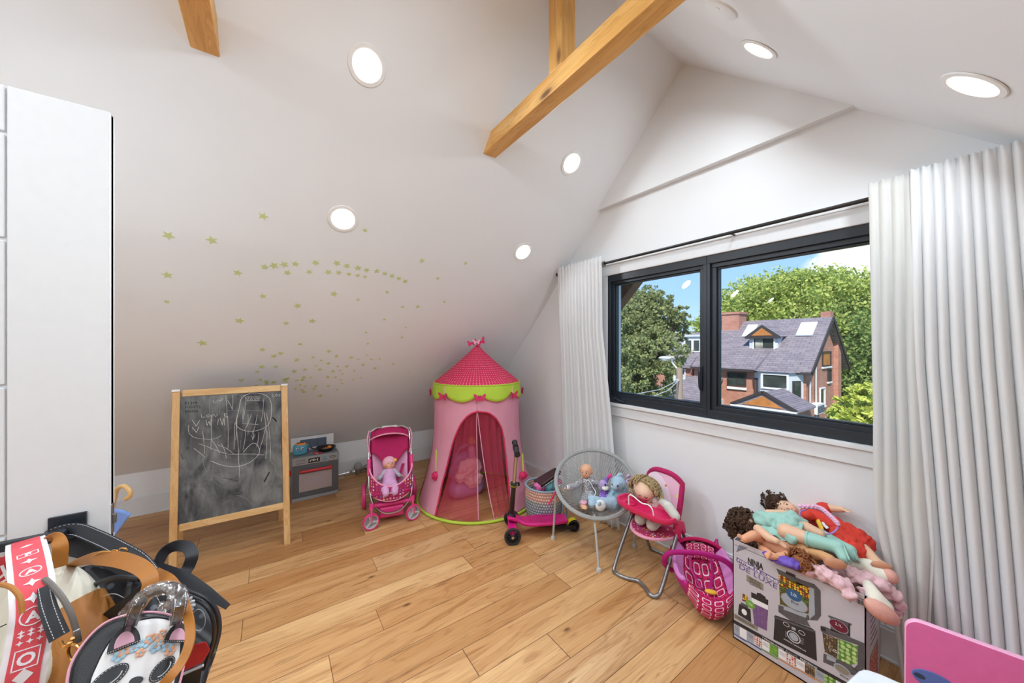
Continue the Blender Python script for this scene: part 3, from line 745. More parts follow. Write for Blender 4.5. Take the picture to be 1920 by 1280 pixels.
# ---- trees: limbs plus crowns of leaf blades
def leafmat(name, a, b, c):
    g = G(name); oi = g.n('ShaderNodeObjectInfo'); co = g.coord()
    f = g.noise(co, .55, 3); f2 = g.white(g.n('ShaderNodeNewGeometry').outputs['Random Per Island']) if False else g.n('ShaderNodeNewGeometry').outputs['Random Per Island']
    col = g.mix(g.rng(f2, 0, 1), g.mix(g.rng(f, .35, .65), a, b), c); g.base(col); g.pr(rough=.6, spec=.2)
    tl = g.n('ShaderNodeBsdfTranslucent'); g.t.links.new(col, tl.inputs[0]); ms = g.n('ShaderNodeMixShader'); ms.inputs[0].default_value = .35
    g.t.links.new(g.p.outputs[0], ms.inputs[1]); g.t.links.new(tl.outputs[0], ms.inputs[2]); g.t.links.new(ms.outputs[0], g.out.inputs[0])
leafmat('leaf_lime', 'aebe62', '9cb35a', 'c8cf78')
leafmat('leaf_green', '87a05c', '7b9a5a', 'a3b266')
leafmat('leaf_dark', '808f60', '8a9560', 'a8ab74')
leafmat('leaf_yellow', 'c3cc55', 'b0bf4c', 'dadc78')
flat('bark', '4d4036', .95, n=.25, nscale=6)
def tree(name, base, blobs, nleaf, leaf, mat, label, size=.35, seed=1):
    rng = np.random.default_rng(seed); t = thing(name, base, label, 'tree')
    w = np.array([b[1]**2*1.0 for b in blobs]); w /= w.sum()
    P = []; Nn = []
    for (c, r), k in zip(blobs, (w*nleaf).astype(int)):
        d = rng.normal(size=(k, 3)); d /= np.linalg.norm(d, axis=1)[:, None]
        # leaves gather in tufts on the outside of the crown
        nt_ = max(6, int(k/26)); td = rng.normal(size=(nt_, 3)); td /= np.linalg.norm(td, axis=1)[:, None]
        ti = rng.integers(0, nt_, k); rad = r*(.72+.34*rng.random(nt_))
        p = td[ti]*rad[ti][:, None] + d*rng.random((k, 1))**.5*r*.17
        P.append(p*np.array([1, 1, .85])+np.array(c)); Nn.append(d)
    P = np.concatenate(P); n = len(P)
    a = rng.normal(size=(n, 3)); a /= np.linalg.norm(a, axis=1)[:, None]
    b = np.cross(a, rng.normal(size=(n, 3))); b /= np.linalg.norm(b, axis=1)[:, None]
    s_ = (leaf*(.6+.8*rng.random(n)))[:, None]
    vs = np.stack([P-a*s_, P+b*s_*.5, P+a*s_, P-b*s_*.5], 1).reshape(-1, 3)
    me = bpy.data.meshes.new('crown'); me.vertices.add(4*n); me.vertices.foreach_set('co', vs.ravel())
    me.loops.add(4*n); me.loops.foreach_set('vertex_index', np.arange(4*n)); me.polygons.add(n)
    me.polygons.foreach_set('loop_start', np.arange(0, 4*n, 4)); me.materials.append(MATS[mat]); me.update(calc_edges=True)
    o = bpy.data.objects.new('crown', me); COL.objects.link(o); setp(o, t)
    m = MB(); c = V(blobs[0][0]); bs = V(base); m.tube([bs, bs.lerp(c, .5)+V((.2,.1,0)), c], [.45,.35,.15], 10)
    for cc, r in blobs[1:]: m.tube([bs.lerp(c, .45), bs.lerp(c, .5).lerp(V(cc), .5)+V((0,0,.3)), V(cc)], [.22,.14,.05], 6)
    m.build('trunk', 'bark', t)
    return t
def crownpts(uvr, X): return [(tuple(aX(u, v, X+dx)), r*X/1000.*1.0) for u, v, r, dx in uvr]
# left sash tree, in front of the neighbour house
bl = crownpts([(1195,590,80,0),(1210,565,60,1),(1200,640,95,0),(1165,620,90,1),(1215,600,85,0),(1175,575,70,1),(1250,600,60,0),(1230,660,85,-1),(1180,690,90,0),(1215,715,80,-1),(1150,700,90,1),(1262,625,45,1),(1235,565,45,0),(1150,740,90,0),(1275,590,30,0),(1205,760,90,0)], 20)
tree('leafy_tree', (20.5, bl[0][0][1], GZ), bl, 52000, .10, 'leaf_dark', 'dense olive green tree filling the left sash of the window', seed=3)
bl = crownpts([(1440,592,120,0),(1400,600,100,0),(1480,580,110,0),(1530,592,120,0),(1580,602,125,0),(1370,612,80,0),(1500,605,120,2),(1450,562,60,0),(1610,625,120,0),(1550,565,60,1),(1495,532,38,0),(1515,540,40,0),(1465,545,40,0),(1340,625,80,0)], 48)
tree('leafy_tree', (49, bl[0][0][1], GZ), bl, 60000, .20, 'leaf_lime', 'broad lime green treetop rising behind the brick house roof', seed=5)
bl = crownpts([(1622,655,105,0),(1655,630,110,0),(1610,690,100,0),(1650,720,120,0),(1600,600,80,2),(1625,750,100,0),(1700,680,130,0)], 46)
tree('leafy_tree', (46.5, bl[0][0][1], GZ), bl, 42000, .17, 'leaf_green', 'mid green tree standing right of the brick house gable', seed=8)
bl = crownpts([(1600,775,42,0),(1625,750,34,0),(1580,790,30,0),(1640,790,50,0),(1610,800,50,0),(1570,800,22,0),(1650,745,40,0)], 15)
tree('leafy_tree', (15.6, bl[0][0][1], GZ), bl, 9000, .09, 'leaf_yellow', 'yellow green treetop low in the right corner of the window', seed=11)
# far hedge of trees so the street closes behind the houses
bl = [((60+4*math.sin(k*2.1), -25+9*k, -1.0+2*math.sin(k*1.7)), 6.5) for k in range(11)]
tree('tree_belt', (60, 20, GZ), bl, 26000, .45, 'leaf_green', 'distant line of green trees behind the houses', seed=13)
# own roof verge outside the left sash
m = MB(); m.poly([(2.9,2.7,1.35),(2.9,2.7,1.62),(2.9,1.5,2.82),(2.9,1.5,2.55)], (1,0,0), .12)
m.poly([(WX+.16,2.72,1.64),(WX+.16,1.5,2.86),(3.0,1.5,2.86),(3.0,2.72,1.64)], (0,1,1), .1)
struct(m.build('trim_4', 'soffit_brown', smooth=0))
# ------------------------------------------------------------------ shared builders for the toys
def aP(u, v, p0, n):
    r = ray(u, v); n = V(n); return O_ + r*((V(p0)-O_).dot(n)/r.dot(n))
def hand(m, w, d, n, s, curl=.35, side=1):
    """palm and five fingers; w wrist point, d finger direction, n palm normal, s hand length"""
    w = V(w); d = V(d).normalized(); n = V(n); n = (n-d*n.dot(d)).normalized(); x = d.cross(n)*side
    m.ell(w+d*s*.28, (s*.24, s*.32, s*.13), rot=Matrix((x, d, n)).transposed(), n=12, m=8)
    for i, l in enumerate((.40, .50, .46, .36)):
        b = w+d*s*.50+x*s*(-.18+.12*i); m1 = b+d*s*l*.5-n*s*.03
        e_ = m1+(d*math.cos(curl)-n*math.sin(curl))*s*l*.5
        m.cap(b, m1, s*.068, s*.062, n=8); m.cap(m1, e_, s*.062, s*.05, n=8)
    b = w+d*s*.18-x*s*.2; m1 = b+(d*.6-x*.8).normalized()*s*.24; m.cap(b, m1, s*.08, s*.066, n=8); m.cap(m1, m1+(d*.9-x*.25-n*.2).normalized()*s*.18, s*.066, s*.052, n=8)
flat('skin_doll', 'd9a483', .5, n=.02, sss=.0)
flat('skin_pale', 'e0b596', .5, n=.02)
flat('skin_tan', 'cf9a6a', .5, n=.02)
flat('skin_baby', 'e2a27e', .45, n=.02)
flat('eye_dark', '2a1a14', .15)
flat('eye_white', 'f4f0ea', .2)
flat('lip_pink', 'cf6a66', .4)
def head(par, c, fwd, up, s, skin, eyes=True, voxel=None, bald=True, eye='eye_dark'):
    """doll head: one fused skin mesh with ears and nose, eyes and mouth as parts"""
    c = V(c); f = V(fwd).normalized(); u = V(up); u = (u-f*u.dot(f)).normalized(); x = f.cross(u)
    Rm = Matrix((x, f, u)).transposed(); m = MB()
    P = lambda a, b, d: c+x*s*a+f*s*b+u*s*d
    m.ell(P(0,-.06,.12), (s*.92, s*.98, s*.92), rot=Rm); m.ell(P(0,.22,-.28), (s*.74, s*.66, s*.62), rot=Rm)
    for k in (-1, 1):
        m.ell(P(k*.40,.55,-.30), (s*.30, s*.25, s*.26), rot=Rm); m.ell(P(k*.92,-.05,-.05), (s*.10, s*.20, s*.27), rot=Rm)
    m.ell(P(0,.93,-.14), (s*.12, s*.13, s*.12), rot=Rm); m.ell(P(0,.70,-.58), (s*.24, s*.2, s*.18), rot=Rm)
    m.cap(P(0,-.1,-.6), P(0,-.12,-1.15), s*.36, s*.36)
    h = m.blob('head', skin, par, voxel or s*.085, 3)
    if eyes:
        for k in (-1, 1):
            m = MB(); m.ell(P(k*.34,.80,.04), (s*.15, s*.06, s*.11), rot=Rm); m.ell(P(k*.34,.85,.04), (s*.085, s*.035, s*.085), 1, rot=Rm); m.build('eye', ['eye_white', eye], h)
        m = MB(); m.ell(P(0,.90,-.46), (s*.17, s*.06, s*.055), rot=Rm); m.build('mouth', 'lip_pink', h)
        m = MB()
        for k in (-1, 1): m.tube([P(k*.20,.86,.25),P(k*.35,.85,.31),P(k*.50,.74,.25)], s*.02, 5)
        m.build('eyebrows', 'brow', h)
    return h
flat('brow', '9a6a4a', .8)
def chain(m, pts, rs):
    for (p, q), (a, b) in zip(zip(pts, pts[1:]), zip(rs, rs[1:])): m.cap(p, q, a, b)
def star_pts(r, k=5, q=.42, a0=PI/2): return [(r*(1 if i % 2 == 0 else q)*math.cos(a0+PI*i/k), r*(1 if i % 2 == 0 else q)*math.sin(a0+PI*i/k)) for i in range(2*k)]

def sq(c, r, ax, e=.45, e2=.7, v0=0., v1=1., u0=0., u1=1., nu=40, nv=24):
    """rounded-box bag surface: ax columns = width, depth, height axes"""
    def f(u, v):
        th = 2*PI*(u0+(u1-u0)*u); ph = -PI/2+PI*(v0+(v1-v0)*v)
        S = lambda w, q: math.copysign(abs(w)**q, w)
        return V(c)+ax[0]*(r[0]*S(math.cos(ph), e2)*S(math.cos(th), e))+ax[1]*(r[1]*S(math.cos(ph), e2)*S(math.sin(th), e))+ax[2]*(r[2]*S(math.sin(ph), e2))
    m = MB(); m.surf(f, nu, nv, cu=(u0 == 0 and u1 == 1)); return m, f
# ------------------------------------------------------------------ glow star stickers on the slope
flat('star_lime', 'ccd698', .6)
def onslope(u, v):
    return aP(u, v, (0, KY, KZ), (0, 1, 1))
STARS = [ # px on the photo, size in cm, region: s scattered, a arc row, c cluster
(783,67,5,'s'),(308,163,5.4,'s'),(527,187,5.4,'s'),(1292,137,3.4,'s'),(303,361,5,'s'),(655,350,4.8,'s'),(1577,289,4.4,'s'),(1795,302,3.6,'s'),(1655,377,3.4,'s'),
(790,320,4.4,'a'),(836,313,5.4,'a'),(888,308,5.2,'a'),(943,305,4.6,'a'),(1045,299,4.6,'a'),(1151,301,5,'a'),(1201,315,4.8,'a'),(1257,325,5,'a'),(1300,335,4.4,'a'),(1351,341,4.6,'a'),(1391,353,4,'a'),(1427,365,4.6,'a'),(1461,378,4.4,'a'),(1493,392,4.6,'a'),
(903,349,4.4,'a'),(1013,345,4,'a'),(1108,346,5,'a'),(1161,348,4.4,'a'),(1211,356,3.8,'a'),(1255,362,3.6,'a'),(1291,370,3.2,'a'),
(781,466,4.2,'s'),(1136,455,5.2,'s'),(1257,483,3.2,'s'),(1402,446,3.6,'s'),(954,514,5,'s'),(1479,520,3.2,'s'),(1556,519,4.2,'s'),(1688,495,3,'s'),
(664,589,5.6,'s'),(897,601,4,'s'),(1028,590,5.2,'s'),(1388,582,2.6,'s'),(1495,622,2.6,'s'),(1297,648,2.8,'s'),(1476,672,3.2,'s'),(478,700,6,'s'),(1306,703,2.8,'s'),(968,706,3.6,'s'),(300,494,3,'s'),
(779,733,4,'c'),(836,765,4.6,'c'),(869,752,4.6,'c'),(951,785,4.6,'c'),(1032,771,3.2,'c'),(1111,742,4.4,'c'),(1149,765,3.8,'c'),(1222,773,4.2,'c'),(1301,760,2.6,'c'),(1324,782,3,'c'),(1365,779,3,'c'),(1257,782,2.6,'c'),
(776,819,4.6,'c'),(846,818,4.2,'c'),(938,841,4.8,'c'),(991,832,3.6,'c'),(1048,814,2.6,'c'),(1073,787,2.8,'c'),(1108,802,4,'c'),(1065,833,4,'c'),(1155,817,3,'c'),(1200,817,4,'c'),(1281,809,4.4,'c'),(1342,826,4,'c'),(1432,805,3,'c'),(1515,848,2.2,'c'),
(753,843,3.2,'c'),(1133,841,4.4,'c'),(1167,837,3,'c'),(1179,853,3,'c'),(1238,838,3.2,'c'),(672,886,4.2,'c'),(768,884,3.8,'c'),(799,893,5.4,'c'),(835,896,4.8,'c'),(888,884,4.6,'c'),(903,878,4.4,'c'),(951,887,3.2,'c'),(979,884,4.4,'c'),(986,871,4,'c'),(1020,871,3,'c'),(1106,870,4,'c'),(1144,871,3.2,'c'),(1172,884,3.2,'c'),(1178,902,2.8,'c'),(1231,883,2.6,'c'),(1270,873,2.4,'c'),
(967,909,3,'c'),(994,916,2.8,'c'),(1046,915,3.6,'c'),(1037,929,4.6,'c'),(1109,915,3.2,'c'),(1152,932,3.2,'c'),(943,928,3.8,'c'),(973,934,3.4,'c'),(986,944,4.6,'c'),(1068,964,4.8,'c'),(748,912,3.4,'c'),(897,893,3.6,'c'),(800,903,4,'c')]
m = MB(); m.poly([(a, b, 0) for a, b in star_pts(.5)], (0,0,1), .06); s0 = m.build('star_sticker', 'star_lime', smooth=0); first = True
SLBL = {'a': ('lime star sticker in the curved double row across the slope', 'star stickers in the curved row'),
        'c': ('small lime star sticker in the dense cluster low on the slope above the chalkboard', 'star stickers in the low cluster'),
        's': ('single lime star sticker scattered on the slope away from the rows', 'scattered star stickers')}
UN = {0: 'topmost lime star sticker, left of the downlight above it', 1: 'lime star sticker high at far left, nearest the open door', 2: 'lime star sticker high at left, second in from the open door',
      3: 'faint lime star sticker just below and right of the downlight', 45: 'large lime star sticker alone above the left post of the chalkboard', 4: 'lime star sticker at far left below the topmost left one',
      7: 'lime star sticker furthest right on the slope', 31: 'large lime star sticker just below the middle of the curved row'}
ORD = 'first second third fourth fifth sixth seventh eighth ninth tenth eleventh twelfth thirteenth fourteenth fifteenth sixteenth seventeenth'.split()
def star_label(i):
    x, y, sz, k = STARS[i]; rk = lambda sel: ORD[sorted(sel, key=lambda j: STARS[j][0]).index(i)]
    if k == 'a':
        up = 9 <= i <= 22; return 'lime star, %s from the left in the %s of the two curved star rows' % (rk([j for j in range(len(STARS)) if STARS[j][3] == 'a' and (9 <= j <= 22) == up]), 'upper' if up else 'lower')
    if k == 's':
        ab = y < 440; sel = [j for j in range(len(STARS)) if STARS[j][3] == 's' and (STARS[j][1] < 440) == ab and j not in UN]
        return 'single lime star, %s from the left of those scattered %s the curved rows' % (rk(sel), 'around' if ab else 'below')
    b = lambda yy: 0 if yy < 775 else 1 if yy < 811 else 2 if yy < 848 else 3 if yy < 880 else 4 if yy < 900 else 5
    sel = [j for j in range(len(STARS)) if STARS[j][3] == 'c' and b(STARS[j][1]) == b(y)]
    return 'small lime star, %s from the left in the %s row down of the low cluster' % (rk(sel), ORD[b(y)])
for i, (cx_, cy_, sz, k) in enumerate(STARS):
    o = s0 if first else s0.copy()
    if not first: COL.objects.link(o)
    first = False
    p = onslope(200+cx_/2.6667, 380+cy_/2.6667); n = V((0,-1,-1)).normalized()
    T = frame(p+n*.0003, V((1,0,0)), n.cross(V((1,0,0))), n) @ rotz(random.uniform(-.9, .9)) @ Matrix.Diagonal((sz/100,)*2+(.03, 1))
    o.matrix_world = T
    l, gname = SLBL[k]; tag(o, UN[i] if i in UN else star_label(i), 'star sticker', None if i in UN else gname)

# ------------------------------------------------------------------ chalkboard easel
ea = thing('chalkboard_easel', (-.2, 3.05, 0), 'pale wooden easel with a scribbled black chalkboard standing before the low wall', 'easel')
P0 = V((.099, 2.842, 0)); Ex = (V((-.49, 2.90, 0))-P0).normalized(); Tp = V((-.496, 3.05, 1.09)); Ez = (Tp-V((-.49,2.9,0))).normalized(); En = Ex.cross(Ez)
if En.y > 0: En = -En
e3 = lambda u, v: aP(u, v, P0, En)
def strip(mb, p, q, w, t, mi=0):   # board strip along p-q lying in the easel plane, front face on it
    p = V(p); q = V(q); d = (q-p).normalized(); x = d.cross(En)
    T = frame(p, x, d, En); T = T if T.to_3x3().determinant() > 0 else frame(p, -x, d, En)
    mb.box((-w/2, 0, -t), (w/2, (q-p).length, 0), mi, T)
lw = .038
b0 = V((-.485,2.90,0)); t0 = e3(330, 731); b1 = V((.098,2.845,0)); t1 = e3(533, 720)
m = MB(); strip(m, b0, t0, lw, .02); m.build('leg', 'pine_z', ea, bevel=.002)
m = MB(); strip(m, b1, t1, lw, .02); m.build('leg', 'pine_z', ea, bevel=.002)
m = MB(); strip(m, e3(342,737)-En*.002, e3(526,727)-En*.002, .042, .018); m.build('top_rail', 'pine_x', ea, bevel=.002)
m = MB(); strip(m, e3(336,990)-En*.002, e3(531,948)-En*.002, .042, .018); m.build('bottom_rail', 'pine_x', ea, bevel=.002)
g = G('chalkboard'); co = g.coord('Object')
sm1 = g.noise(g.coord(scale=(3,3,1.6)), 2.2, 6, .6, .8); sm2 = g.noise(g.coord(scale=(14,14,2)), 2.5, 4, .6); sm3 = g.noise(co, 3.0, 2)
f = g.math('MULTIPLY', g.rng(sm1, .34, .72), g.rng(sm3, .3, .7, .25, 1.)); f = g.math('ADD', f, g.rng(sm2, .5, .8, 0, .25), clamp=True)
g.base(g.mix(f, '2b2d35', 'a3a6a2')); g.pr(rough=.85)
m = MB(); a, b, c, d = e3(337,744)-En*.009, e3(527,732)-En*.009, e3(531,944)-En*.009, e3(332,985)-En*.009
m.poly([a,b,c,d], -En, .004); bd = m.build('board', 'chalkboard', ea, smooth=0)
flat('chalk', 'd6d6d2', .9); flat('chalk_dark', '17181b', .9); flat('chalk_dim', '96979a', .9)
def ch(pts, r=.0011, mi=0, sm=True, mb=None):
    q = [e3(320+x/4.57, 720+y/4.57)-En*.0088 for x, y in pts]
    (mb or cm).tube(smooth_path(q, 5) if sm and len(q) > 2 else q, r, 5, mi=mi)
cm = MB()
ch([(150,350),(155,420),(210,460),(300,472),(380,468),(430,440)]); ch([(345,660),(420,690),(520,708),(620,695),(700,655),(755,595),(752,540),(720,508),(680,520),(620,585)], .0015)
ch([(620,100),(700,75),(790,85),(850,130),(862,220),(850,320),(800,375),(700,405),(620,395),(570,365),(555,330),(580,230),(600,130),(640,95)], .0014)
ch([(240,510),(330,545),(420,580),(500,600),(600,600),(700,600),(800,608)]); ch([(195,550),(240,585),(290,625)]); ch([(345,475),(385,530),(415,590)]); ch([(400,520),(480,555),(540,600)])
ch([(430,510),(460,570),(475,640)]); ch([(330,240),(335,120),(400,100),(590,92),(600,150),(598,250)], .001, 1); ch([(575,250),(560,350),(575,500),(580,640),(588,760),(590,800)])
for x0, y0, x1, y1 in ((470,95,480,290),(485,270,488,560),(530,90,525,220),(485,140,525,215),(420,120,410,260),(545,330,540,560),(565,300,555,480),(620,200,612,300),(640,150,615,330),(660,260,655,360),(690,260,630,400),(740,260,700,430),(795,130,775,320),(800,240,815,420),(790,230,830,440),(820,250,850,480),(810,380,760,560),(825,400,812,640),(850,480,850,660),(755,410,735,540),(700,400,705,470),(690,440,700,480),(720,430,700,475),(270,400,285,600),(345,260,340,560),(355,230,330,420),(600,480,580,600),(660,390,655,440),(610,340,750,345),(480,225,790,228),(640,400,620,560)):
    ch([(x0,y0),((x0+x1)/2+4,(y0+y1)/2),(x1,y1)], .0011, 0 if (x0+y0) % 3 else 1)
ch([(850,660),(895,700),(885,780),(860,860),(800,930),(720,970),(695,1000)], .001, 1); ch([(560,950),(640,980),(705,1040)], .001, 1); ch([(275,620),(280,700),(310,755)], .001, 1); ch([(340,650),(320,740),(390,740)], .001, 1)
# letters
for st__ in ([(180,305),(215,362)],[(215,362),(245,310)],[(180,370),(218,415)],[(218,415),(237,365)],[(258,258),(262,285),(290,282)],[(315,262),(300,272),(318,282),(340,272),(320,260)],[(350,285),(365,255),(385,282)],[(395,255),(395,275)],
    [(300,305),(308,355)],[(308,355),(325,320)],[(325,320),(335,355)],[(335,355),(345,300)],[(405,300),(400,350)],[(420,290),(440,350)],[(440,350),(455,290)],[(455,290),(458,350)],[(455,250),(458,280)],[(458,250),(478,255),(460,268),(480,280),(460,285)],
    [(868,82),(872,105),(890,104)],[(905,85),(895,95),(905,104),(915,94),(905,85)],[(925,85),(940,88),(926,96),(940,102),(925,103)],
    [(645,118),(660,135),(668,115)],[(680,135),(690,118),(700,135)],[(715,118),(720,135),(735,118)],[(745,120),(742,132),(756,130),(754,118)],[(640,110),(760,108),(762,140),(642,142),(640,110)],[(360,135),(365,155),(385,155)],[(395,135),(395,155)],[(410,140),(430,140),(445,120)]):
    ch(st__, .0013, 0, False)
for st__ in ([(120,150),(122,175),(140,170),(128,162),(140,155),(120,150)],[(150,150),(150,175),(165,173)],[(175,150),(175,172)],[(188,172),(188,150),(202,155),(188,162)],[(212,172),(212,150),(226,155),(212,162)],[(122,210),(124,185),(134,200),(145,183),(148,208)],[(160,185),(160,205),(172,205),(172,185)],[(185,205),(185,185),(200,205),(200,185)],[(215,185),(232,185)],[(223,185),(223,207)],[(245,185),(245,205),(262,203)],
    [(122,248),(124,222),(134,238),(145,220),(148,246)],[(160,222),(160,244),(172,244),(172,222)],[(185,244),(185,222),(192,235),(200,222),(202,244)],[(212,244),(212,222),(220,235),(228,222),(230,244)],
    [(450,605),(520,590),(640,583),(710,585)],[(440,805),(500,815),(580,833)],[(550,945),(580,950),(620,930)],[(135,540),(155,545),(150,560),(132,556),(135,540)],[(85,600),(100,640),(125,630)]):
    ch(st__, .0014, 2, False)
ch([(870,285),(890,300),(905,322)], .004, 2); ch([(845,755),(820,800),(800,840)], .004, 2)
cm.build('chalk_drawing', ['chalk','chalk_dim','chalk_dark'], bd, smooth=0)
r0 = V((-.505, 3.262, 0)); r1 = V((.072, 3.262, 0)); tt0 = t0-En*.03+V((0,.005,-.02)); tt1 = t1-En*.03+V((0,.005,-.02))
for p, q in ((r0, tt0), (r1, tt1)):
    m = MB(); m.bar(p, q, .038, .02, (0,1,0)); m.build('leg', 'pine_z', ea, bevel=.002)
m = MB(); m.bar(r0.lerp(tt0,.30), r1.lerp(tt1,.30), .018, .04, (0,.2,1)); m.bar(r0.lerp(tt0,.93), r1.lerp(tt1,.93), .018, .04, (0,.2,1)); m.build('back_rail', 'pine_x', ea, bevel=.002)
m = MB()
for p in (t0, t1): m.bar(p-Ez*.012-En*.004, p+Ez*.002-En*.004, .040, .03, (0,1,0))
m.build('corner_caps', 'white_plastic', ea, bevel=.002)

# ------------------------------------------------------------------ toy oven with things on top
flat('oven_grey', '7f8285', .45); flat('oven_dark', '63676a', .5); flat('oven_light', 'a4a6a6', .45); flat('red_plastic', 'd92b35', .35); flat('black_plastic', '1b1b1d', .4)
flat('toy_blue', '58a9c4', .3); flat('toy_orange', 'ee8c2c', .35); flat('toy_green', '6cbf45', .35); flat('toy_purple', '6d3a86', .35); flat('toy_magenta', 'd8358e', .35)
g = G('oven_window'); co = g.coord()
vv = g.vor(co, 38, 'F1', 'Distance'); vc = g.vor(co, 38, 'F1', 'Color')
g.base(g.mix(g.rng(vv, .16, .26, .9, 0.), 'b9aeb0', g.mix(.5, vc, 'c8552f'))); g.pr(rough=.3)
ov = thing('toy_oven', (.34, 3.7, 0), 'grey toy oven with a long red handle standing right of the chalkboard', 'toy kitchen')
ox0, ox1, oy0, oy1, oz = .152, .527, 3.576, 3.80, .385
m = MB(); m.box((ox0,oy0+.004,0),(ox1,oy1,oz)); m.build('body', 'oven_grey', ov, bevel=.008)
m = MB(); m.box((ox0+.004,oy0-.010,0),(ox1-.004,oy0+.008,.026)); m.build('base_strip', 'oven_light', ov, bevel=.003)
m = MB(); m.box((ox0+.006,oy0-.006,.312),(ox1-.006,oy0+.01,.378)); cpn = m.build('control_panel', 'oven_light', ov, bevel=.003)
m = MB(); m.box((ox0+.13,oy0-.009,.325),(ox0+.22,oy0-.005,.362)); m.build('display', 'black_plastic', cpn)
m = MB()
for k in range(8): a = k*PI/4; m.ell((ox0+.262+.017*math.cos(a),oy0-.007,.345+.017*math.sin(a)), (.0045,.003,.0045), n=8, m=6)
m.ell((ox0+.262,oy0-.007,.345), (.008,.004,.008)); m.build('buttons', 'toy_blue', cpn)
m = MB(); m.tube([(ox0+.302+.045*.5*(1+math.cos(a*PI/8)),oy0-.007,.347+.009*math.sin(a*PI/8)) for a in range(16)], .002, 6, True); m.tube([(ox0+.04+.0,oy0-.007,.33),(ox0+.10,oy0-.007,.33),(ox0+.10,oy0-.007,.357),(ox0+.04,oy0-.007,.357)], .0015, 6, True); m.build('panel_outlines', 'black_plastic', cpn)
m = MB()
for k in range(5): m.box((ox0+.14+k*.014,oy0-.0105,.335+(k%2)*.006),(ox0+.148+k*.014,oy0-.009,.350+(k%3)*.003))
m.build('display_digits', 'white_plastic', cpn, smooth=0)
m = MB(); m.box((ox0+.010,oy0-.004,.034),(ox1-.010,oy0+.01,.303)); od = m.build('door', 'oven_dark', ov, bevel=.003)
m = MB(); m.box((ox0+.058,oy0-.006,.075),(ox1-.058,oy0-.002,.235)); m.build('window', 'oven_window', od, bevel=.003)
m = MB(); m.tube([(ox0+.065,oy0-.034,.262),(ox1-.062,oy0-.034,.262)], .011, 12); [m.tube([(x_,oy0-.034,.262),(x_,oy0,.268)], .007, 8) for x_ in (ox0+.075, ox1-.072)]; m.build('handle', 'red_plastic', od)
m = MB(); m.ell((ox0-.012,3.60,.25),(.012,.03,.03)); m.build('side_knob', 'red_plastic', ov)
bs_ = thing('backsplash_board', (.34, 3.83, .36), 'white cardboard panel with a blue framed grid leaning behind the toy oven', 'board')
m = MB(); m.box((.160,3.832,0),(.518,3.842,.50)); m.build('panel', 'white_plastic', bs_, smooth=0)
flat('grid_blue', '2c5f96', .5); flat('grid_grey', '6f7378', .5)
m = MB(); m.box((.235,3.829,.395),(.455,3.832,.475),0); m.box((.243,3.827,.402),(.447,3.830,.469),1)
for k in range(1,3): m.box((.243+k*.068-.002,3.825,.402),(.243+k*.068+.002,3.828,.469),0)
for k in range(1,5): m.box((.243,3.8255,.402+k*.0135),(.447,3.8275,.404+k*.0135),0)
m.build('grid_picture', ['grid_blue','grid_grey'], bs_, smooth=0)
# toy toaster
to = thing('toy_toaster', (.235, 3.66, oz), 'turquoise toy toaster with a smiling face and orange top on the toy oven', 'toy')
q_ = rotz(.1).to_3x3(); ax_ = [q_ @ V((1,0,0)), q_ @ V((0,1,0)), V((0,0,1))]
m, _f = sq((.225,3.66,oz+.050), (.056,.034,.050), ax_, .55, .5); m.build('body', 'toy_blue', to, smooth=60)
m, _f = sq((.230,3.66,oz+.086), (.043,.028,.022), ax_, .55, .6); m.build('top', 'toy_orange', to, smooth=60)
m = MB(); m.box((.20,3.650,oz+.107),(.255,3.656,oz+.110)); m.box((.20,3.664,oz+.107),(.255,3.670,oz+.110)); m.build('slots', 'black_plastic', to)
for k, x_ in enumerate((.200, .240)):
    m = MB(); m.ell((x_,3.624,oz+.062), (.012,.006,.013)); m.ell((x_+.002,3.619,oz+.061), (.007,.003,.008), 1); m.build('eye', ['white_plastic','toy_purple'], to)
m = MB(); m.tube([(.212,3.624,oz+.043),(.220,3.623,oz+.038),(.228,3.624,oz+.043)], .002, 6); m.build('mouth', 'black_plastic', to)
m = MB(); m.ell((.283,3.655,oz+.075), (.006,.016,.016)); m.build('dial', 'toy_green', to)
m = MB(); m.box((.278,3.635,oz+.02),(.294,3.665,oz+.05)); m.build('lever', 'toy_purple', to, bevel=.003)
# pan with play food
pa = thing('toy_frying_pan', (.43, 3.66, oz), 'black toy frying pan holding orange play food on the toy oven', 'toy pan')
T = Matrix.Translation((.43,3.665,oz)) @ Matrix.Diagonal((1.0,.85,1,1))
m = MB(); m.lathe([(.0,.0),(.055,.0),(.078,.028),(.088,.034),(.086,.038),(.074,.032),(.052,.006),(.0,.006)], 30, 0, T); m.build('bowl', 'black_plastic', pa)
m = MB(); m.tube([(.36,3.655,oz+.032),(.33,3.645,oz+.040),(.305,3.66,oz+.05)], [.009,.007,.008], 8); m.build('handle', 'black_plastic', pa)
for i, (x_, y_, z_, r_, mt, l) in enumerate(((.46,3.66,.030,.020,'toy_orange','round orange play fruit in the toy pan'),(.405,3.645,.022,.016,'toy_orange','small orange play food piece lying left in the toy pan'),(.43,3.68,.022,.017,'play_brown','brown play food piece in the middle of the toy pan'))):
    if i == 2: flat('play_brown', 'b5622c', .5)
    m = MB(); m.ell((x_,y_,oz+z_-.004), (r_, r_*.9, r_*(1 if i == 0 else .6))); tag(m.build('play_food', mt), l, 'play food')
for (x_, y_, r_, mt, l) in ((.335,3.61,.013,'toy_magenta','magenta play food ball between the toy toaster and the pan'),(.35,3.588,.009,'toy_orange','little orange play piece at the front edge of the toy oven'),(.375,3.59,.012,'red_plastic','flat red play food piece at the front edge of the toy oven')):
    m = MB(); m.ell((x_,y_,oz+r_*.6+.001), (r_*1.3, r_, r_*.6)); tag(m.build('play_food', mt), l, 'play food')
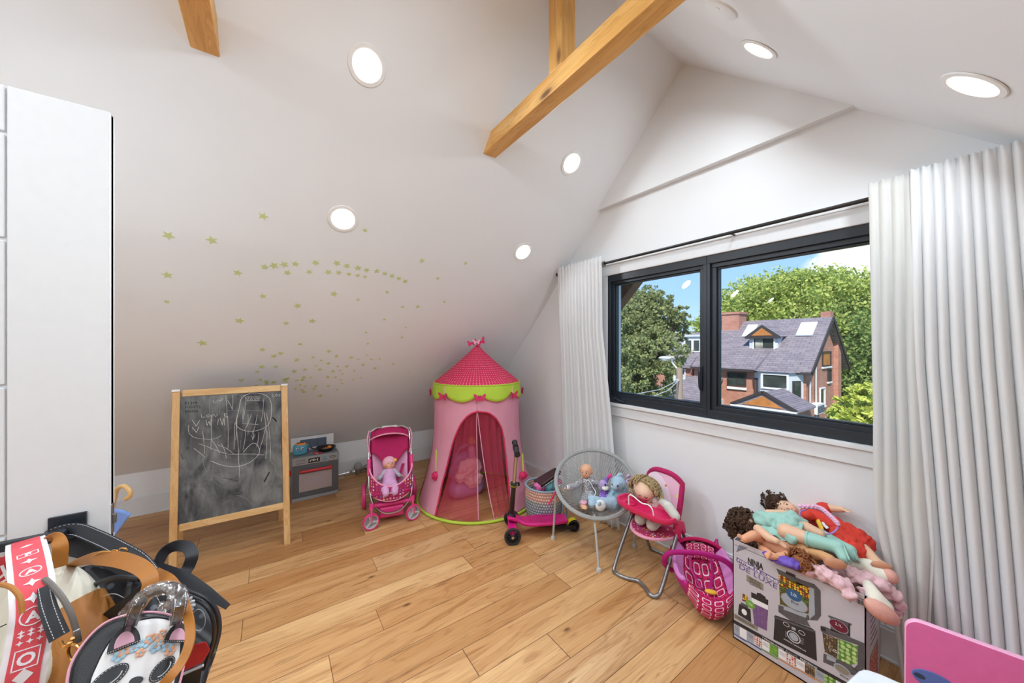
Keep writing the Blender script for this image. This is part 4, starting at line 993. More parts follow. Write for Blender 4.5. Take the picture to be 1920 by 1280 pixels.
# radiator valve and pipe
rv_ = thing('pipe_valve', (.766, 3.96, .0), 'grey metal pipe valve with a ribbed cap on the floor between oven and stroller', 'valve')
m = MB(); m.lathe([(.0,.02),(.026,.02),(.028,.06),(.022,.075),(.0,.075)], 16, 0, Matrix.Translation((.766,3.94,0))); m.lathe([(.0,0),(.018,0),(.018,.025),(.0,.025)],12,0,Matrix.Translation((.766,3.94,0))); m.tube([(.77,3.94,.05),(.90,3.96,.07)], .02, 10); m.lathe([(.0,.0),(.03,.0),(.03,.05),(.0,.05)],12,0,frame((.84,3.95,.06),(0,1,0),(0,0,1),(1,0,0))); m.build('valve_body', 'steel_dull', rv_)
m = MB(); m.lathe([(.0,.07),(.040,.072),(.043,.09),(.028,.125),(.020,.132),(.0,.130)], 20, 0, Matrix.Translation((.766,3.94,0)))
for k in range(20): a = k*PI/10; m.bar((.766+.042*math.cos(a),3.94+.042*math.sin(a),.085),(.766+.028*math.cos(a),3.94+.028*math.sin(a),.124),.003,.003)
m.build('cap', 'oven_light', rv_)
m = MB(); m.tube([(.50,3.95,.035),(.62,3.95,.04),(.74,3.94,.05)], .007, 8); m.lathe([(.014,0),(.014,.03)],10,0,frame((.68,3.945,.045),(0,1,0),(0,0,1),(1,0,0))); m.build('pipe', 'chrome', rv_)

# ------------------------------------------------------------------ doll stroller
flat('magenta_cloth', 'b51b5c', .85, n=.06, bump=.2, bscale=600); flat('pink_plastic', 'e23a84', .4); flat('pink_pale', 'e9a9cd', .85, n=.04); flat('pink_trim', 'f0a6c2', .8)
flat('grey_rubber', 'cfd0d0', .5)
def dotted(name, base, cols, scale, r=.25, rough=.8):
    g = G(name); co = g.coord(); d = g.vor(co, scale, 'F1', 'Distance', .25); c = g.vor(co, scale, 'F1', 'Color', .25)
    h = g.xyz(c)[0]; col = g.ramp(h, [(i/len(cols), k) for i, k in enumerate(cols)], True)
    g.base(g.mix(g.rng(d, r, r+.06, 1., 0.), base, col)); g.pr(rough=rough); return g.m
dotted('stroller_print', 'b02a68', ['e7a33c','e88bb0','6d68b4','e9e0e2','c43b7a'], 44, .34)
wv_ = V((.21, .977, 0)).normalized(); xs_ = V((wv_.y, -wv_.x, 0)); SO = V((.764, 2.68, 0))
SL = lambda x, y, z: SO + xs_*x + wv_*y + V((0,0,z))
st = thing('doll_stroller', SL(0,.2,0), 'pink doll stroller with a magenta hood standing left of the princess tent', 'doll stroller')
def wheel(par, c, ax, r, w, hub, tyre, spokes=3, name='wheel', hubr=.18, rim=.74):
    T = frame(c, V((0,0,1)), V(ax).cross(V((0,0,1))), ax) 
    if T.to_3x3().determinant() < 0: T = frame(c, V((0,0,1)), V((0,0,1)).cross(V(ax)), ax)
    m = MB(); n = 36; pf = [(r*.82,-w/2),(r*.94,-w/2),(r,-w*.25),(r,w*.25),(r*.94,w/2),(r*.82,w/2),(r*.82,-w/2)]
    m.lathe(pf, n, 0, T); o = m.build(name, tyre, par)
    m = MB(); m.lathe([(r*rim,-w*.3),(r*.84,-w*.3),(r*.84,w*.3),(r*rim,w*.3),(r*rim,-w*.3)], n, 0, T); m.lathe([(0,-w*.5),(r*hubr,-w*.5),(r*hubr,w*.5),(0,w*.5)], 16, 0, T)
    for k in range(spokes):
        a = 2*PI*k/spokes+.3; p = T @ V((r*hubr*.8*math.cos(a),r*hubr*.8*math.sin(a),0)); q = T @ V((r*.8*math.cos(a),r*.8*math.sin(a),0)); m.bar(p, q, w*.5, r*(.16 if spokes < 6 else .06), V(ax).cross(q-p).normalized())
    m.build('spokes', hub, o); return o
for (x_, y_, dy) in ((-.15,.0,0),(.158,.03,0)):
    ax = V((-.27, -.95, 0))+xs_*(.32 if x_ < 0 else .42); c = SL(x_, y_, .061)
    wheel(st, c, ax.normalized(), .061, .022, 'grey_rubber', 'pink_plastic')
    m = MB(); m.bar(c+ax*.016, SL(x_*.98, y_+.03, .155), .012, .03, wv_); m.bar(c-ax*.016, SL(x_*.98, y_+.03, .155), .012, .03, wv_); m.tube([SL(x_*.98,y_+.03,.14),SL(x_*.98,y_+.035,.18)], .018, 10); m.build('fork', 'pink_plastic', st, bevel=.003)
for x_, y_ in ((-.20,.40),(.21,.44)):
    wheel(st, SL(x_,y_,.098), xs_, .098, .03, 'grey_rubber', 'pink_plastic', 5)
sp0 = SL(0,.04,.13); sn_ = (wv_*.86 - V((0,0,1))*.0 ); 
def sp(x, t, off=0):  # point on the seat frame: x across, t 0..1 from front foot to handle
    return SL(x, .035+.29*t+off, .115+.555*t+off*.0)
m = MB()
hoop = [sp(-.155,.97),sp(-.162,.8),sp(-.163,.5),sp(-.158,.25),sp(-.13,.08),sp(-.07,-.02),sp(0,-.045),sp(.07,-.02),sp(.13,.08),sp(.158,.25),sp(.163,.5),sp(.162,.8),sp(.155,.97)]
m.tube(smooth_path(hoop,5), .0085, 10); m.tube([sp(-.155,.97),sp(-.10,1.02),sp(.10,1.02),sp(.155,.97)], .0085, 10)
for k in (-1,1): m.tube([SL(k*.17,.26,.33),SL(k*.195,.42,.12)], .008, 8)
m.tube([SL(-.2,.42,.10),SL(.21,.43,.10)], .007, 8); m.build('frame', 'chrome', st)
for k in (-1,1):
    m = MB(); m.tube([sp(k*.163,.42),sp(k*.163,.62)], .015, 12); m.build('frame_joint', 'pink_plastic', st)
m = MB(); m.tube([sp(-.06,1.02),sp(.06,1.02)], .013, 10); m.build('handle_grip', 'grey_rubber', st)
m = MB(); m.bar(SL(-.15,.07,.15),SL(.15,.07,.15),.05,.03); m.box((-.09,.04,.05),(.09,.30,.13),0,Matrix.Translation(SO) @ frame((0,0,0),xs_,wv_,(0,0,1))); m.build('cross_piece', 'pink_plastic', st, bevel=.012, bseg=3)
# fabric seat: back, sides, seat well, front tray, hood
def seatback(u, v):
    x = (-.145+.29*u)*(1-.12*(1-v)); d = .06*(1-(2*u-1)**2)
    return sp(x, .22+.66*v, .03+d)
m = MB(); m.surf(seatback, 14, 14); m.build('seat_back', 'pink_pale', st, solid=.012, sub=1)
for k in (-1,1):
    m = MB(); m.surf(lambda u, v: sp(k*(.158-.028*u), .15+.78*v, .0+.085*u), 6, 14); m.build('side_panel', 'magenta_cloth', st, solid=.008)
m = MB(); m.surf(lambda u, v: SL(-.14+.28*u, .02+.22*v, .23+.02*(1-v)-.03*math.sin(PI*v)), 12, 8); m.build('seat_base', 'magenta_cloth', st, solid=.02)
def tray(u, v):
    a = PI*u; return SL(-.158*math.cos(a), .11-.105*math.sin(a)+.0*v, .40-.13*v+.00-.08*math.sin(a)*(1) + .02*math.cos(2*a)*(1-v))
m = MB(); m.surf(tray, 24, 6); ft = m.build('front_panel', 'stroller_print', st, solid=.008)
for v_ in (0,1):
    m = MB(); m.tube([tray(i/24, v_) for i in range(25)], .0055, 8); m.build('piping', 'pink_trim', ft)
def hood(u, v):
    a = PI*u; r_ = .165+.012*math.sin(PI*v); b = -.25+1.55*v
    c = sp(0,.80,.06); return c - xs_*r_*math.cos(a) + (V((0,0,1))*math.cos(b-.55)-wv_*(-1)*math.sin(b-.55)*.9)*(.125*math.sin(a)) 
m = MB(); m.surf(hood, 24, 12); hd_ = m.build('hood', 'magenta_cloth', st, solid=.006)
m = MB(); m.surf(lambda u, v: hood(u,0)*(1-v)+hood(u,1)*v if False else sp((-.145+.29*u), (.60+.10*math.cos(2*PI*u))*(1-v)+1.0*v, .01+.05*math.sin(PI*u)*v-.01), 10, 8); m.build('hood_back', 'magenta_cloth', st, solid=.006)
m = MB(); m.tube([hood(i/24, 0) for i in range(25)], .006, 8)
for k in (-1,1): m.tube(smooth_path([sp(k*.16,1.0,-.02),sp(k*.175,.9,-.03),sp(k*.165,.76,-.02),sp(k*.15,.66,.0)],4), .005, 6)
m.build('piping', 'pink_trim', hd_)
m = MB(); m.tube([sp(.05,.33,.0),sp(.08,.42,.02),sp(.10,.50,.04)], .012, 8, flatx=.3); m.build('strap', 'magenta_cloth', st)

# baby doll in the stroller
bd_ = thing('baby_doll', SL(-.02,.17,.25), 'small baby doll in a lilac suit and headscarf lying in the pink stroller', 'doll')
flat('lilac_suit', 'd9a5cf', .85, n=.12, nscale=120); flat('yellow_cloth', 'f0c63e', .8); flat('floral_sleeve', 'b9b4c0', .8, n=.4, nscale=200); flat('scarf', 'efb3c6', .8, n=.15, nscale=200)
hc = sp(-.012,.53,.0); 
hh = head(bd_, hc, (wv_*-.85+V((0,0,.45))+xs_*.25), V((.05,.35,.9)), .048, 'skin_baby')
m = MB(); m.ell(hc+wv_*.012+V((0,0,.014)), (.052,.048,.049)); m.ell(hc+V((.0,0.02,.035))-xs_*.0, (.03,.02,.02)); m.ell(hc+xs_*.02+V((0,0,.04)), (.018,.01,.016)); m.ell(hc-xs_*.01+V((0,0,.046)), (.018,.01,.014)); m.blob('headscarf', 'scarf', bd_, .004, 3)
m = MB(); m.lathe([(.0,0),(.016,.004),(.0,.02)], 8, 0, frame(hc+xs_*.045+V((0,0,.03)),(1,0,0),(0,0,1),(0,-1,0))); m.build('flower', 'yellow_cloth', bd_)
m = MB(); ch_, pv_ = sp(-.012,.42,.0), sp(-.015,.33,-.03)
m.cap(ch_, pv_, .046, .052)
for k in (-1,1): m.cap(pv_+xs_*k*.02, sp(-.015+k*.035,.30,-.10), .034,.032); m.cap(sp(-.015+k*.035,.30,-.10), sp(-.015+k*.032,.27,-.135), .028,.026)
m.blob('suit', 'lilac_suit', bd_, .005, 3)
for k in (-1,1):
    m = MB(); m.cap(ch_+xs_*k*.035+V((0,0,.02)), sp(-.01+k*.075,.38,-.01), .018,.016); m.blob('sleeve', 'floral_sleeve', bd_, .004, 2)
    m = MB(); hand(m, sp(-.01+k*.085,.375,-.015), xs_*k+V((0,0,-.2)), -wv_, .030); m.blob('hand', 'skin_baby', bd_, .0022, 1)
# ------------------------------------------------------------------ princess play tent
TC = V((1.56, 2.785, 0))
PROF = [(.522,.012),(.505,.06),(.480,.13),(.452,.22),(.425,.33),(.400,.46),(.386,.62),(.382,.80),(.381,1.045)]
def prof_r(z):
    if z <= PROF[0][1]: return PROF[0][0]
    for (ra, za), (rb, zb) in zip(PROF, PROF[1:]):
        if z <= zb: t = (z-za)/(zb-za); return ra+(rb-ra)*t
    return PROF[-1][0]
A0 = math.atan2(-TC.y, -TC.x)          # direction from the tent to the viewpoint
def on_tent(u, v):
    r = ray(u, v); k = 1.6
    while k < 4.5:
        p = O_+r*k
        if (p-TC).xy.length < prof_r(p.z): break
        k += .002
    return p, math.atan2(p.y-TC.y, p.x-TC.x)-A0
def clothmat(name, c, trans=.25, rough=.85, n=.03, bump=.25):
    g = G(name); co = g.coord(); f = g.noise(co, 9, 3); c = lin(c)
    col = g.mix(g.rng(f, .3, .7), tuple(x*(1-n) for x in c[:3]), tuple(min(1,x*(1+n)) for x in c[:3])); g.base(col); g.pr(rough=rough)
    g.bump(g.math('ADD', f, g.math('MULTIPLY', g.noise(co, 400, 1), .1)), bump, .01)
    tl = g.n('ShaderNodeBsdfTranslucent'); g.t.links.new(col, tl.inputs[0]); ms = g.n('ShaderNodeMixShader'); ms.inputs[0].default_value = trans
    g.t.links.new(g.p.outputs[0], ms.inputs[1]); g.t.links.new(tl.outputs[0], ms.inputs[2]); g.t.links.new(ms.outputs[0], g.out.inputs[0]); return g
clothmat('tent_pink', 'f8b4cb', .3); clothmat('tent_lime', 'c3e24a', .15); clothmat('tent_red', 'd8315c', .1)
g = clothmat('tent_roof', 'dc2f5d', .12)
uvc = g.coord('UV'); ux, uy, _ = g.xyz(uvc)
a = g.math('MULTIPLY', ux, 96.); 
rr = g.math('MULTIPLY', uy, 30.)
sc_ = g.vor(g.comb(g.math('MULTIPLY', ux, 84.), rr), 1., 'F1', 'Distance', .0)
col = g.mix(g.rng(sc_, .13, .20, 1., 0.), 'd92b58', 'f9b9c9'); g.set(g.p, 'Base Color', col)
g = G('tent_mesh'); g.t.nodes.remove(g.p)
tp = g.n('ShaderNodeBsdfTransparent'); df = g.n('ShaderNodeBsdfDiffuse'); df.inputs[0].default_value = lin('ee5a78'); tl = g.n('ShaderNodeBsdfTranslucent'); tl.inputs[0].default_value = lin('ee5a78')
m1_ = g.n('ShaderNodeMixShader'); m1_.inputs[0].default_value = .4; g.t.links.new(df.outputs[0], m1_.inputs[1]); g.t.links.new(tl.outputs[0], m1_.inputs[2])
m2_ = g.n('ShaderNodeMixShader'); m2_.inputs[0].default_value = .42; g.t.links.new(tp.outputs[0], m2_.inputs[1]); g.t.links.new(m1_.outputs[0], m2_.inputs[2]); g.t.links.new(m2_.outputs[0], g.out.inputs[0])
tent = thing('play_tent', TC, 'round pink play tent with dotted red cone roof and lime scalloped trim', 'play tent')
ARCHL = [on_tent(*p) for p in ((817,964),(829,908),(843,855),(850,828),(856,812),(864,795),(875,781),(885,774))]
ARCHR = [on_tent(*p) for p in ((957,954),(953,905),(948,855),(944,820),(940,802),(930,784),(917,774),(905,771))]
ztop = (ARCHL[-1][0].z+ARCHR[-1][0].z)/2+.006
amid = (ARCHL[-1][1]+ARCHR[-1][1])/2
def arch(L, z):
    if z >= ztop: return amid
    pts = [(p.z, a) for p, a in L]+[(ztop, amid)]
    if z <= pts[0][0]: return pts[0][1]
    for (za, aa), (zb, ab) in zip(pts, pts[1:]):
        if z <= zb: return aa+(ab-aa)*(z-za)/max(zb-za, 1e-5)
    return amid
def TP(a, z, dr=0): r = prof_r(z)+dr; return TC+V((r*math.cos(A0+a), r*math.sin(A0+a), z))
ZS = [.012,.03,.06,.1,.15,.2,.26,.33,.40,.46,.52,.56,.60,.64,.68,.70,.72,.74,.755,.77,.785,.80,.81,.82,.83,.84,.86,.90,.95,1.0,1.045]
ZS = sorted([z for z in ZS if abs(z-ztop) > .004]+[ztop])
# the arch runs clockwise/anticlockwise: find which side has the larger angle
AL, AR = (ARCHL, ARCHR) if ARCHL[0][1] > ARCHR[0][1] else (ARCHR, ARCHL)
NV = len(ZS)-1
def wall(u, v):
    z = ZS[int(round(v*NV))]; a0 = arch(AL, z); a1 = arch(AR, z)+2*PI; a = a0+(a1-a0)*u
    fold = .006*math.sin(a*5)*max(0, (.6-z))+.004*math.sin(a*13+z*9)*max(0,.5-z)
    return TP(a, z, fold)
m = MB(); m.surf(wall, 150, NV); w_ = m.build('wall_fabric', 'tent_pink', tent, solid=.003, smooth=50)
m = MB()
pl_ = [TP(arch(AL, z), z, .003) for z in ZS if z <= ztop]+[TP(arch(AR, z), z, .003) for z in reversed(ZS) if z < ztop]
m.tube(pl_, .0065, 8); m.build('doorway_piping', 'tent_red', w_)
for da in (-.95, .95, 2.4, -2.4):   # seams and side gussets
    m = MB(); m.tube([TP(da, z, .002) for z in ZS], .0022 if abs(da) < 1 else .005, 6); m.build('seam', 'tent_pink' if abs(da) < 1 else 'tent_red', w_)
for da in (1.62, -1.62):
    m = MB(); m.surf(lambda u, v: TP(da+.05*(u-.5)*2*(.3+.9*(1-v)), .02+.95*v, .004), 4, 20); m.build('side_stripe', 'tent_red', w_, solid=.002)
# roof cone, lime valance with eight scallops
m = MB(); m.lathe([(.392,1.04),(.384,1.048),(.33,1.092),(.25,1.155),(.16,1.232),(.08,1.305),(.02,1.366),(.006,1.38)], 64, 0, Matrix.Translation(TC)); m.build('roof', 'tent_roof', tent, smooth=60)
def val(u, v):
    a = 2*PI*u; s_ = abs(math.sin((a-.05)*4)) ; zb = .975-.062*(s_**.8)
    z = 1.045+(zb-1.045)*v; r_ = .390+.010*v+.003*math.sin(a*16)*v
    return TC+V((r_*math.cos(A0+a), r_*math.sin(A0+a), z))
m = MB(); m.surf(val, 192, 5, cu=True); vl = m.build('valance', 'tent_lime', tent, solid=.003, smooth=60)
m = MB(); m.tube([val(k/128, 0)+V((0,0,.001)) for k in range(128)], .006, 8, True); m.build('valance_piping', 'tent_lime', vl)
m = MB(); m.tube([val(k/192, 1) for k in range(192)], .002, 5, True); m.build('scallop_edge', 'tent_red', vl)
flat('butterfly_pink', 'd62a66', .7); flat('butterfly_light', 'f2a5c0', .7)
def butterfly(par, c, x, z, s, mat, nrm=None):
    x = V(x).normalized(); z = V(z).normalized(); n = x.cross(z); m = MB()
    for k in (-1, 1):
        pts = [(0,-.05),(.25,.15),(.62,.55),(.95,.60),(.92,.25),(.68,.02),(.78,-.30),(.55,-.62),(.25,-.45),(0,-.12)]
        m.poly([c+x*s*a*k+z*s*b+n*s*.2*a for a, b in pts][::k], n, .004)
    m.tube([c-z*s*.3+n*.004, c+z*s*.25+n*.004], s*.07, 6); return m.build('butterfly', mat, par)
for k in range(8):
    a = k*PI/4+.05; p = TC+V((.405*math.cos(A0+a), .405*math.sin(A0+a), .955)); rad = (p-TC); rad.z = 0; rad.normalize()
    butterfly(tent, p+rad*.006, V((0,0,1)).cross(rad), (0,0,1), .052, 'butterfly_pink')
m = MB()
for k in range(8): a = k*PI/4+.05; m.tube([TC+V((.396*math.cos(A0+a),.396*math.sin(A0+a),1.04)), TC+V((.404*math.cos(A0+a),.404*math.sin(A0+a),.965))], .0018, 5)
m.build('butterfly_ribbons', 'butterfly_light', tent)
tv = V((cs, -sn, 0))
butterfly(tent, TC+V((0,0,1.395))-tv*.045-V((sn,cs,0))*.03, tv+V((0,0,.25)), (.1,.3,1), .045, 'butterfly_pink')
butterfly(tent, TC+V((0,0,1.405))+tv*.035-V((sn,cs,0))*.03, tv+V((0,0,.6)), (-.3,.3,1), .05, 'butterfly_pink')
butterfly(tent, TC+V((0,0,1.405))-V((sn,cs,0))*.05, tv, (0,.2,1), .035, 'butterfly_light')
# base hoop
m = MB(); m.tube([TC+V((.530*math.cos(k*PI/48),.530*math.sin(k*PI/48),.012)) for k in range(96)], .011, 8, True); m.build('base_hoop', 'tent_lime', tent)
# net curtains behind the doorway
def mesh_panel(aT, aB, seed):
    def f(u, v):
        z = .02+(ztop-.02)*v; a = (aB[0]+(aB[1]-aB[0])*u)*(1-v)+(aT[0]+(aT[1]-aT[0])*u)*v
        a = max(min(a, arch(AL, z)+.02), arch(AR, z)-.02)
        return TP(a, z, -.016+.013*math.sin(u*17+seed)+.006*math.sin(u*7+v*4))
    m = MB(); m.surf(f, 60, 20); o = m.build('net_curtain', 'tent_mesh', tent, smooth=80)
    m = MB(); m.tube([f(1, v/20) for v in range(21)], .0035, 5); m.build('hem', 'butterfly_light', o)
cent = on_tent(893, 900)[1]; Lb = arch(ARCHL, .03); Rb = arch(ARCHR, .03)
c2 = on_tent(906, 900)[1]; c3 = on_tent(925, 950)[1]
mesh_panel((arch(ARCHL,.75)*1.2, cent), (Lb, on_tent(897, 955)[1]), 1)
mesh_panel((arch(ARCHR,.75)*1.2, cent+.02), (Rb, c3), 3)
# tie-backs with pompoms
for (u0, v0, u1, v1) in ((818,842,817,889),(981,850,982,888)):
    if u0 < 900: p, _ = on_tent(u0, v0); q, _ = on_tent(u1, v1)
    else: q = TP(on_tent(976,888)[1]+.0, .30, .02); q = aD(981, 888, 2.95); p = aD(980, 850, 2.97)
    o_ = (V((0,0,H))-p).normalized()*.008
    m = MB(); m.tube([p+o_, q+o_], .006, 6, flatx=.4); tb = m.build('tie_ribbon', 'tent_lime', tent)
    m = MB(); m.ell(q+o_*2-V((0,0,.012)), (.030,.030,.030)); 
    for k in range(60):
        d = V((random.gauss(0,1),random.gauss(0,1),random.gauss(0,1))).normalized(); m.bar(q+o_*2-V((0,0,.012))+d*.022, q+o_*2-V((0,0,.012))+d*.038, .005, .005)
    m.build('pompom', 'butterfly_pink', tb)
# lilac doll carrier with a pink fleece inside the tent, and the doll behind it
flat('lilac_plastic', 'a98bc0', .5); clothmat('fleece_pink', 'efc0cc', .1, bump=.8)
lc = thing('doll_carrier', (1.50,2.90,0), 'lilac doll carrier with a pale pink fleece inside the princess tent', 'doll carrier')
c = aD(875, 870, 3.15); c.z = 0
m = MB(); m.cap(c+V((-.09,0,.09)), c+V((.09,0,.09)), .09, .09); m.cap(c+V((-.07,.06,.22)), c+V((.07,.06,.22)), .08, .08); m.cap(c+V((-.05,.09,.32)), c+V((.05,.09,.32)), .07, .07); m.blob('shell', 'lilac_plastic', lc, .012, 6)
m = MB(); m.ell(c+V((-.01,-.07,.27)), (.13,.06,.11), rot=Euler((.3,.2,.1)).to_matrix()); m.ell(c+V((.03,-.08,.17)), (.09,.05,.07)); m.ell(c+V((-.08,-.07,.22)),(.07,.04,.06)); m.blob('fleece', 'fleece_pink', lc, .009, 4, disp=.014, dscale=.03)
m = MB(); m.tube(smooth_path([c+V((-.12,.02,.2)),c+V((-.09,.02,.40)),c+V((0,.02,.46)),c+V((.09,.02,.40)),c+V((.12,.02,.2))],5), .012, 8, flatx=.5); m.build('carry_handle', 'lilac_plastic', lc)
d4 = thing('baby_doll', c+V((.05,.04,.35)), 'doll with an orange-brown face sitting inside the princess tent behind the fleece', 'doll')
head(d4, aD(885, 825, 3.2), (-.4,-.8,.1), (0,0,1), .045, 'skin_tan')
m = MB(); p = aD(884, 842, 3.2); m.cap(p, p+V((0,0,-.10)), .035,.045); m.blob('dress', 'lilac_suit', d4, .008, 3)

# ------------------------------------------------------------------ three-wheel scooter
flat('scooter_pink', 'd01b78', .35); flat('grip_black', '1d1d1f', .7, bump=.3); flat('tyre_black', '2a2a2c', .7); flat('yellow_plastic', 'e8d81e', .4)
sc = thing('kick_scooter', (1.45,2.05,0), 'magenta three-wheeled kick scooter with black handlebar in front of the tent', 'scooter')
wl = fl(957, 1018); wr = fl(946, 979); wb = fl(1070, 996)
# front wheels, then deck towards the small rear wheel
f1 = V((1.372,1.95,.055)); f2 = V((1.515,2.17,.055)); rw = V((1.845,1.835,.04))
mid = (f1+f2)/2; fd = (rw-mid); fd.z = 0; fd.normalize(); sx_ = V((fd.y,-fd.x,0))
wheel(sc, f1, sx_, .058, .024, 'tyre_black', 'tyre_black', 12, 'front_wheel', .2, .70); wheel(sc, f2, sx_, .058, .024, 'tyre_black', 'tyre_black', 12, 'front_wheel', .2, .70)
for p in (f1, f2):
    m = MB(); m.lathe([(0,-.016),(.010,-.016),(.010,.016),(0,.016)], 12, 0, frame(p, V((0,0,1)), sx_.cross(V((0,0,1))), sx_)); m.build('axle_cap', 'chrome', sc)
wheel(sc, rw, sx_, .042, .03, 'tyre_black', 'tyre_black', 8, 'rear_wheel', .2, .70)
def dk(u, v):
    L = (rw-mid).length; s_ = -.035+(L-.02)*v; w = .040+.030*min(1, max(0,(v-.18)/.25))-.02*max(0,(v-.75)/.25)
    if v < .14: w = .05
    zz = .092-.048*min(1, max(0,(v-.06)/.22))+.008*v
    return mid+fd*s_+sx_*w*(2*u-1)+V((0,0,zz-mid.z+.055-.0))-V((0,0,0))
m = MB(); m.surf(dk, 8, 24); dko = m.build('deck', 'scooter_pink', sc, solid=.022, bevel=.006, off=-1)
m = MB(); m.bar(f1+V((0,0,.03)), f2+V((0,0,.03)), .06, .03); m.bar(f1, f1.lerp(f2,.2)+V((0,0,.035)), .03,.03); m.bar(f2, f2.lerp(f1,.2)+V((0,0,.035)), .03,.03); m.build('front_truck', 'scooter_pink', sc, bevel=.01, bseg=3)
m = MB()
for k in range(24):
    for j in range(5): p = dk(.2+.15*j, .36+.02*k); m.ell(p+V((0,0,.002)), (.0022,.0022,.0012), n=6, m=4)
m.build('deck_grip', 'grip_black', dko)
m = MB(); m.bar(rw-fd*.14+sx_*.024+V((0,0,.005)), rw+fd*.01+sx_*.024, .012, .028); m.bar(rw-fd*.14-sx_*.024+V((0,0,.005)), rw+fd*.01-sx_*.024, .012, .028); m.bar(rw-fd*.16+V((0,0,.012)), rw-fd*.06+V((0,0,.012)), .06, .02); m.build('rear_fork', 'black_plastic', sc, bevel=.003)
m = MB(); m.surf(lambda u, v: rw+sx_*(.02*(2*u-1))+fd*(.053*math.cos(PI*.98-v*1.7)) + V((0,0,.053*math.sin(PI*.98-v*1.7))), 3, 12); m.build('rear_brake', 'yellow_plastic', sc, solid=.004)
hb = mid+V((0,0,.08))-fd*.005; ht = aD(969, 840, 2.345); 
up_ = (ht-hb); hm = hb.lerp(ht, .47)
m = MB(); m.tube([hb, hm], [.019,.0165], 14); m.lathe([(.03,0),(.034,.02),(.026,.045),(.02,.05)], 16, 0, Matrix.Translation(hb-V((0,0,.02)))); m.build('lower_post', 'black_plastic', sc)
m = MB(); m.lathe([(.0,0),(.026,0),(.026,.022),(.0,.022)], 16, 0, frame(hm-up_*.01, up_.orthogonal(), up_.cross(up_.orthogonal()), up_)); m.bar(hm+V((.02,0,0)), hm+V((.045,.0,0)), .02,.022); m.build('height_clamp', 'black_plastic', sc)
m = MB(); m.lathe([(.0,-.002),(.0275,-.002),(.0275,.001),(.0,.001)], 16, 0, frame(hm+up_*.012, up_.orthogonal(), up_.cross(up_.orthogonal()), up_)); m.build('clamp_ring', 'yellow_plastic', sc)
m = MB(); m.tube([hm, ht], .0125, 12); m.build('upper_post', 'chrome', sc)
bx_ = (sx_*.42+V((0,0,-.42))*0 + sx_*.0); h1 = ht-sx_*.11+V((0,0,.0)); h2_ = ht+sx_*.11
h1 = aD(970,852,2.26); h2_ = aD(965,829,2.44)
m = MB(); m.tube([h1.lerp(h2_,.25), h1.lerp(h2_,.75)], .012, 12); m.build('handlebar', 'black_plastic', sc)
for a_, b_ in ((h1, h1.lerp(h2_,.42)), (h2_, h2_.lerp(h1,.42))):
    m = MB(); d = (b_-a_); n_ = 15; m.tube([a_+d*(i/(n_-1)) for i in range(n_)], [.021 if i in (0,n_-1) else (.0165 if i % 2 else .0185) for i in range(n_)], 14); m.build('grip', 'grip_black', sc)

# ------------------------------------------------------------------ woven basket with toys
g = G('basket_weave'); co = g.coord(); x, y, z = g.xyz(g.coord('UV'))
band = g.ramp(y, [(0,'7f97a6'),(.30,'8aa0a0'),(.34,'f0a98a'),(.58,'f2b79a'),(.62,'8da9ad'),(1,'9fb3b3')], True)
wy = g.math('MULTIPLY', y, 34.); wx = g.math('MULTIPLY', x, 46.)
ch_k = g.math('SINE', g.math('ADD', g.math('MULTIPLY', wx, 2*PI), g.math('MULTIPLY', g.math('FLOOR', wy), PI)))
row_ = g.math('ABSOLUTE', g.math('SINE', g.math('MULTIPLY', wy, PI)))
hgt = g.math('MULTIPLY', row_, g.rng(ch_k, -1, 1, .35, 1.))
cc = g.mix(g.rng(ch_k, -.2, .2, 0, .55), band, 'e6ddd0'); cc = g.mix(g.rng(hgt, .1, .5, .65, 0), cc, '5b6670'); g.base(cc); g.pr(rough=.9); g.bump(hgt, .8, .006)
flat('rope_blue', '93a5b5', .9, bump=.4)
BC = V((1.78, 2.105, 0)); BR = .138
bk = thing('woven_basket', BC, 'woven basket striped grey and peach behind the scooter, full of toys', 'basket')
BT = Matrix.Translation(BC) @ Matrix.Diagonal((1.0,1.08,1,1))
m = MB(); m.lathe([(.11,.004),(.128,.02),(.140,.10),(.142,.18),(.138,.265),(.132,.265),(.134,.18),(.132,.10),(.12,.03),(.0,.02)], 48, 0, BT); m.build('body', 'basket_weave', bk, smooth=60)
m = MB(); m.tube([BT @ V((.136*math.cos(k*PI/24),.136*math.sin(k*PI/24),.268)) for k in range(48)], .008, 8, True); m.build('rim', 'rope_blue', bk)
m = MB(); m.tube(smooth_path([BT @ V((.10,-.11,.2)), BT @ V((.13,-.12,.08)), BT @ V((.11,-.13,.03)), BT @ V((.07,-.14,.10)), BT @ V((.08,-.12,.2))],5), .007, 8); m.build('handle', 'rope_blue', bk)
flat('toy_dark', '3d2c2e', .3); flat('toy_pink', 'd869a4', .6); flat('toy_teal', '76b8c4', .7)
tt = thing('toy_laptop', BC+V((-.02,.02,.27)), 'dark brown toy computer leaning out of the woven basket', 'toy')
q0 = aD(1001,903,2.74); q1 = aD(1017,912,2.64); q2 = aD(1053,886,2.68); q3 = aD(1042,879,2.78)
m = MB(); m.poly([q0,q1,q2,q3], (q1-q0).cross(q3-q0), .018); m.build('lid', 'toy_dark', tt, bevel=.006, bseg=3)
m = MB(); m.poly([a-V((0,0,.012)) for a in (q0,q1,q2,q3)], (q1-q0).cross(q3-q0), .006); m.build('base', 'chrome', tt, bevel=.002)
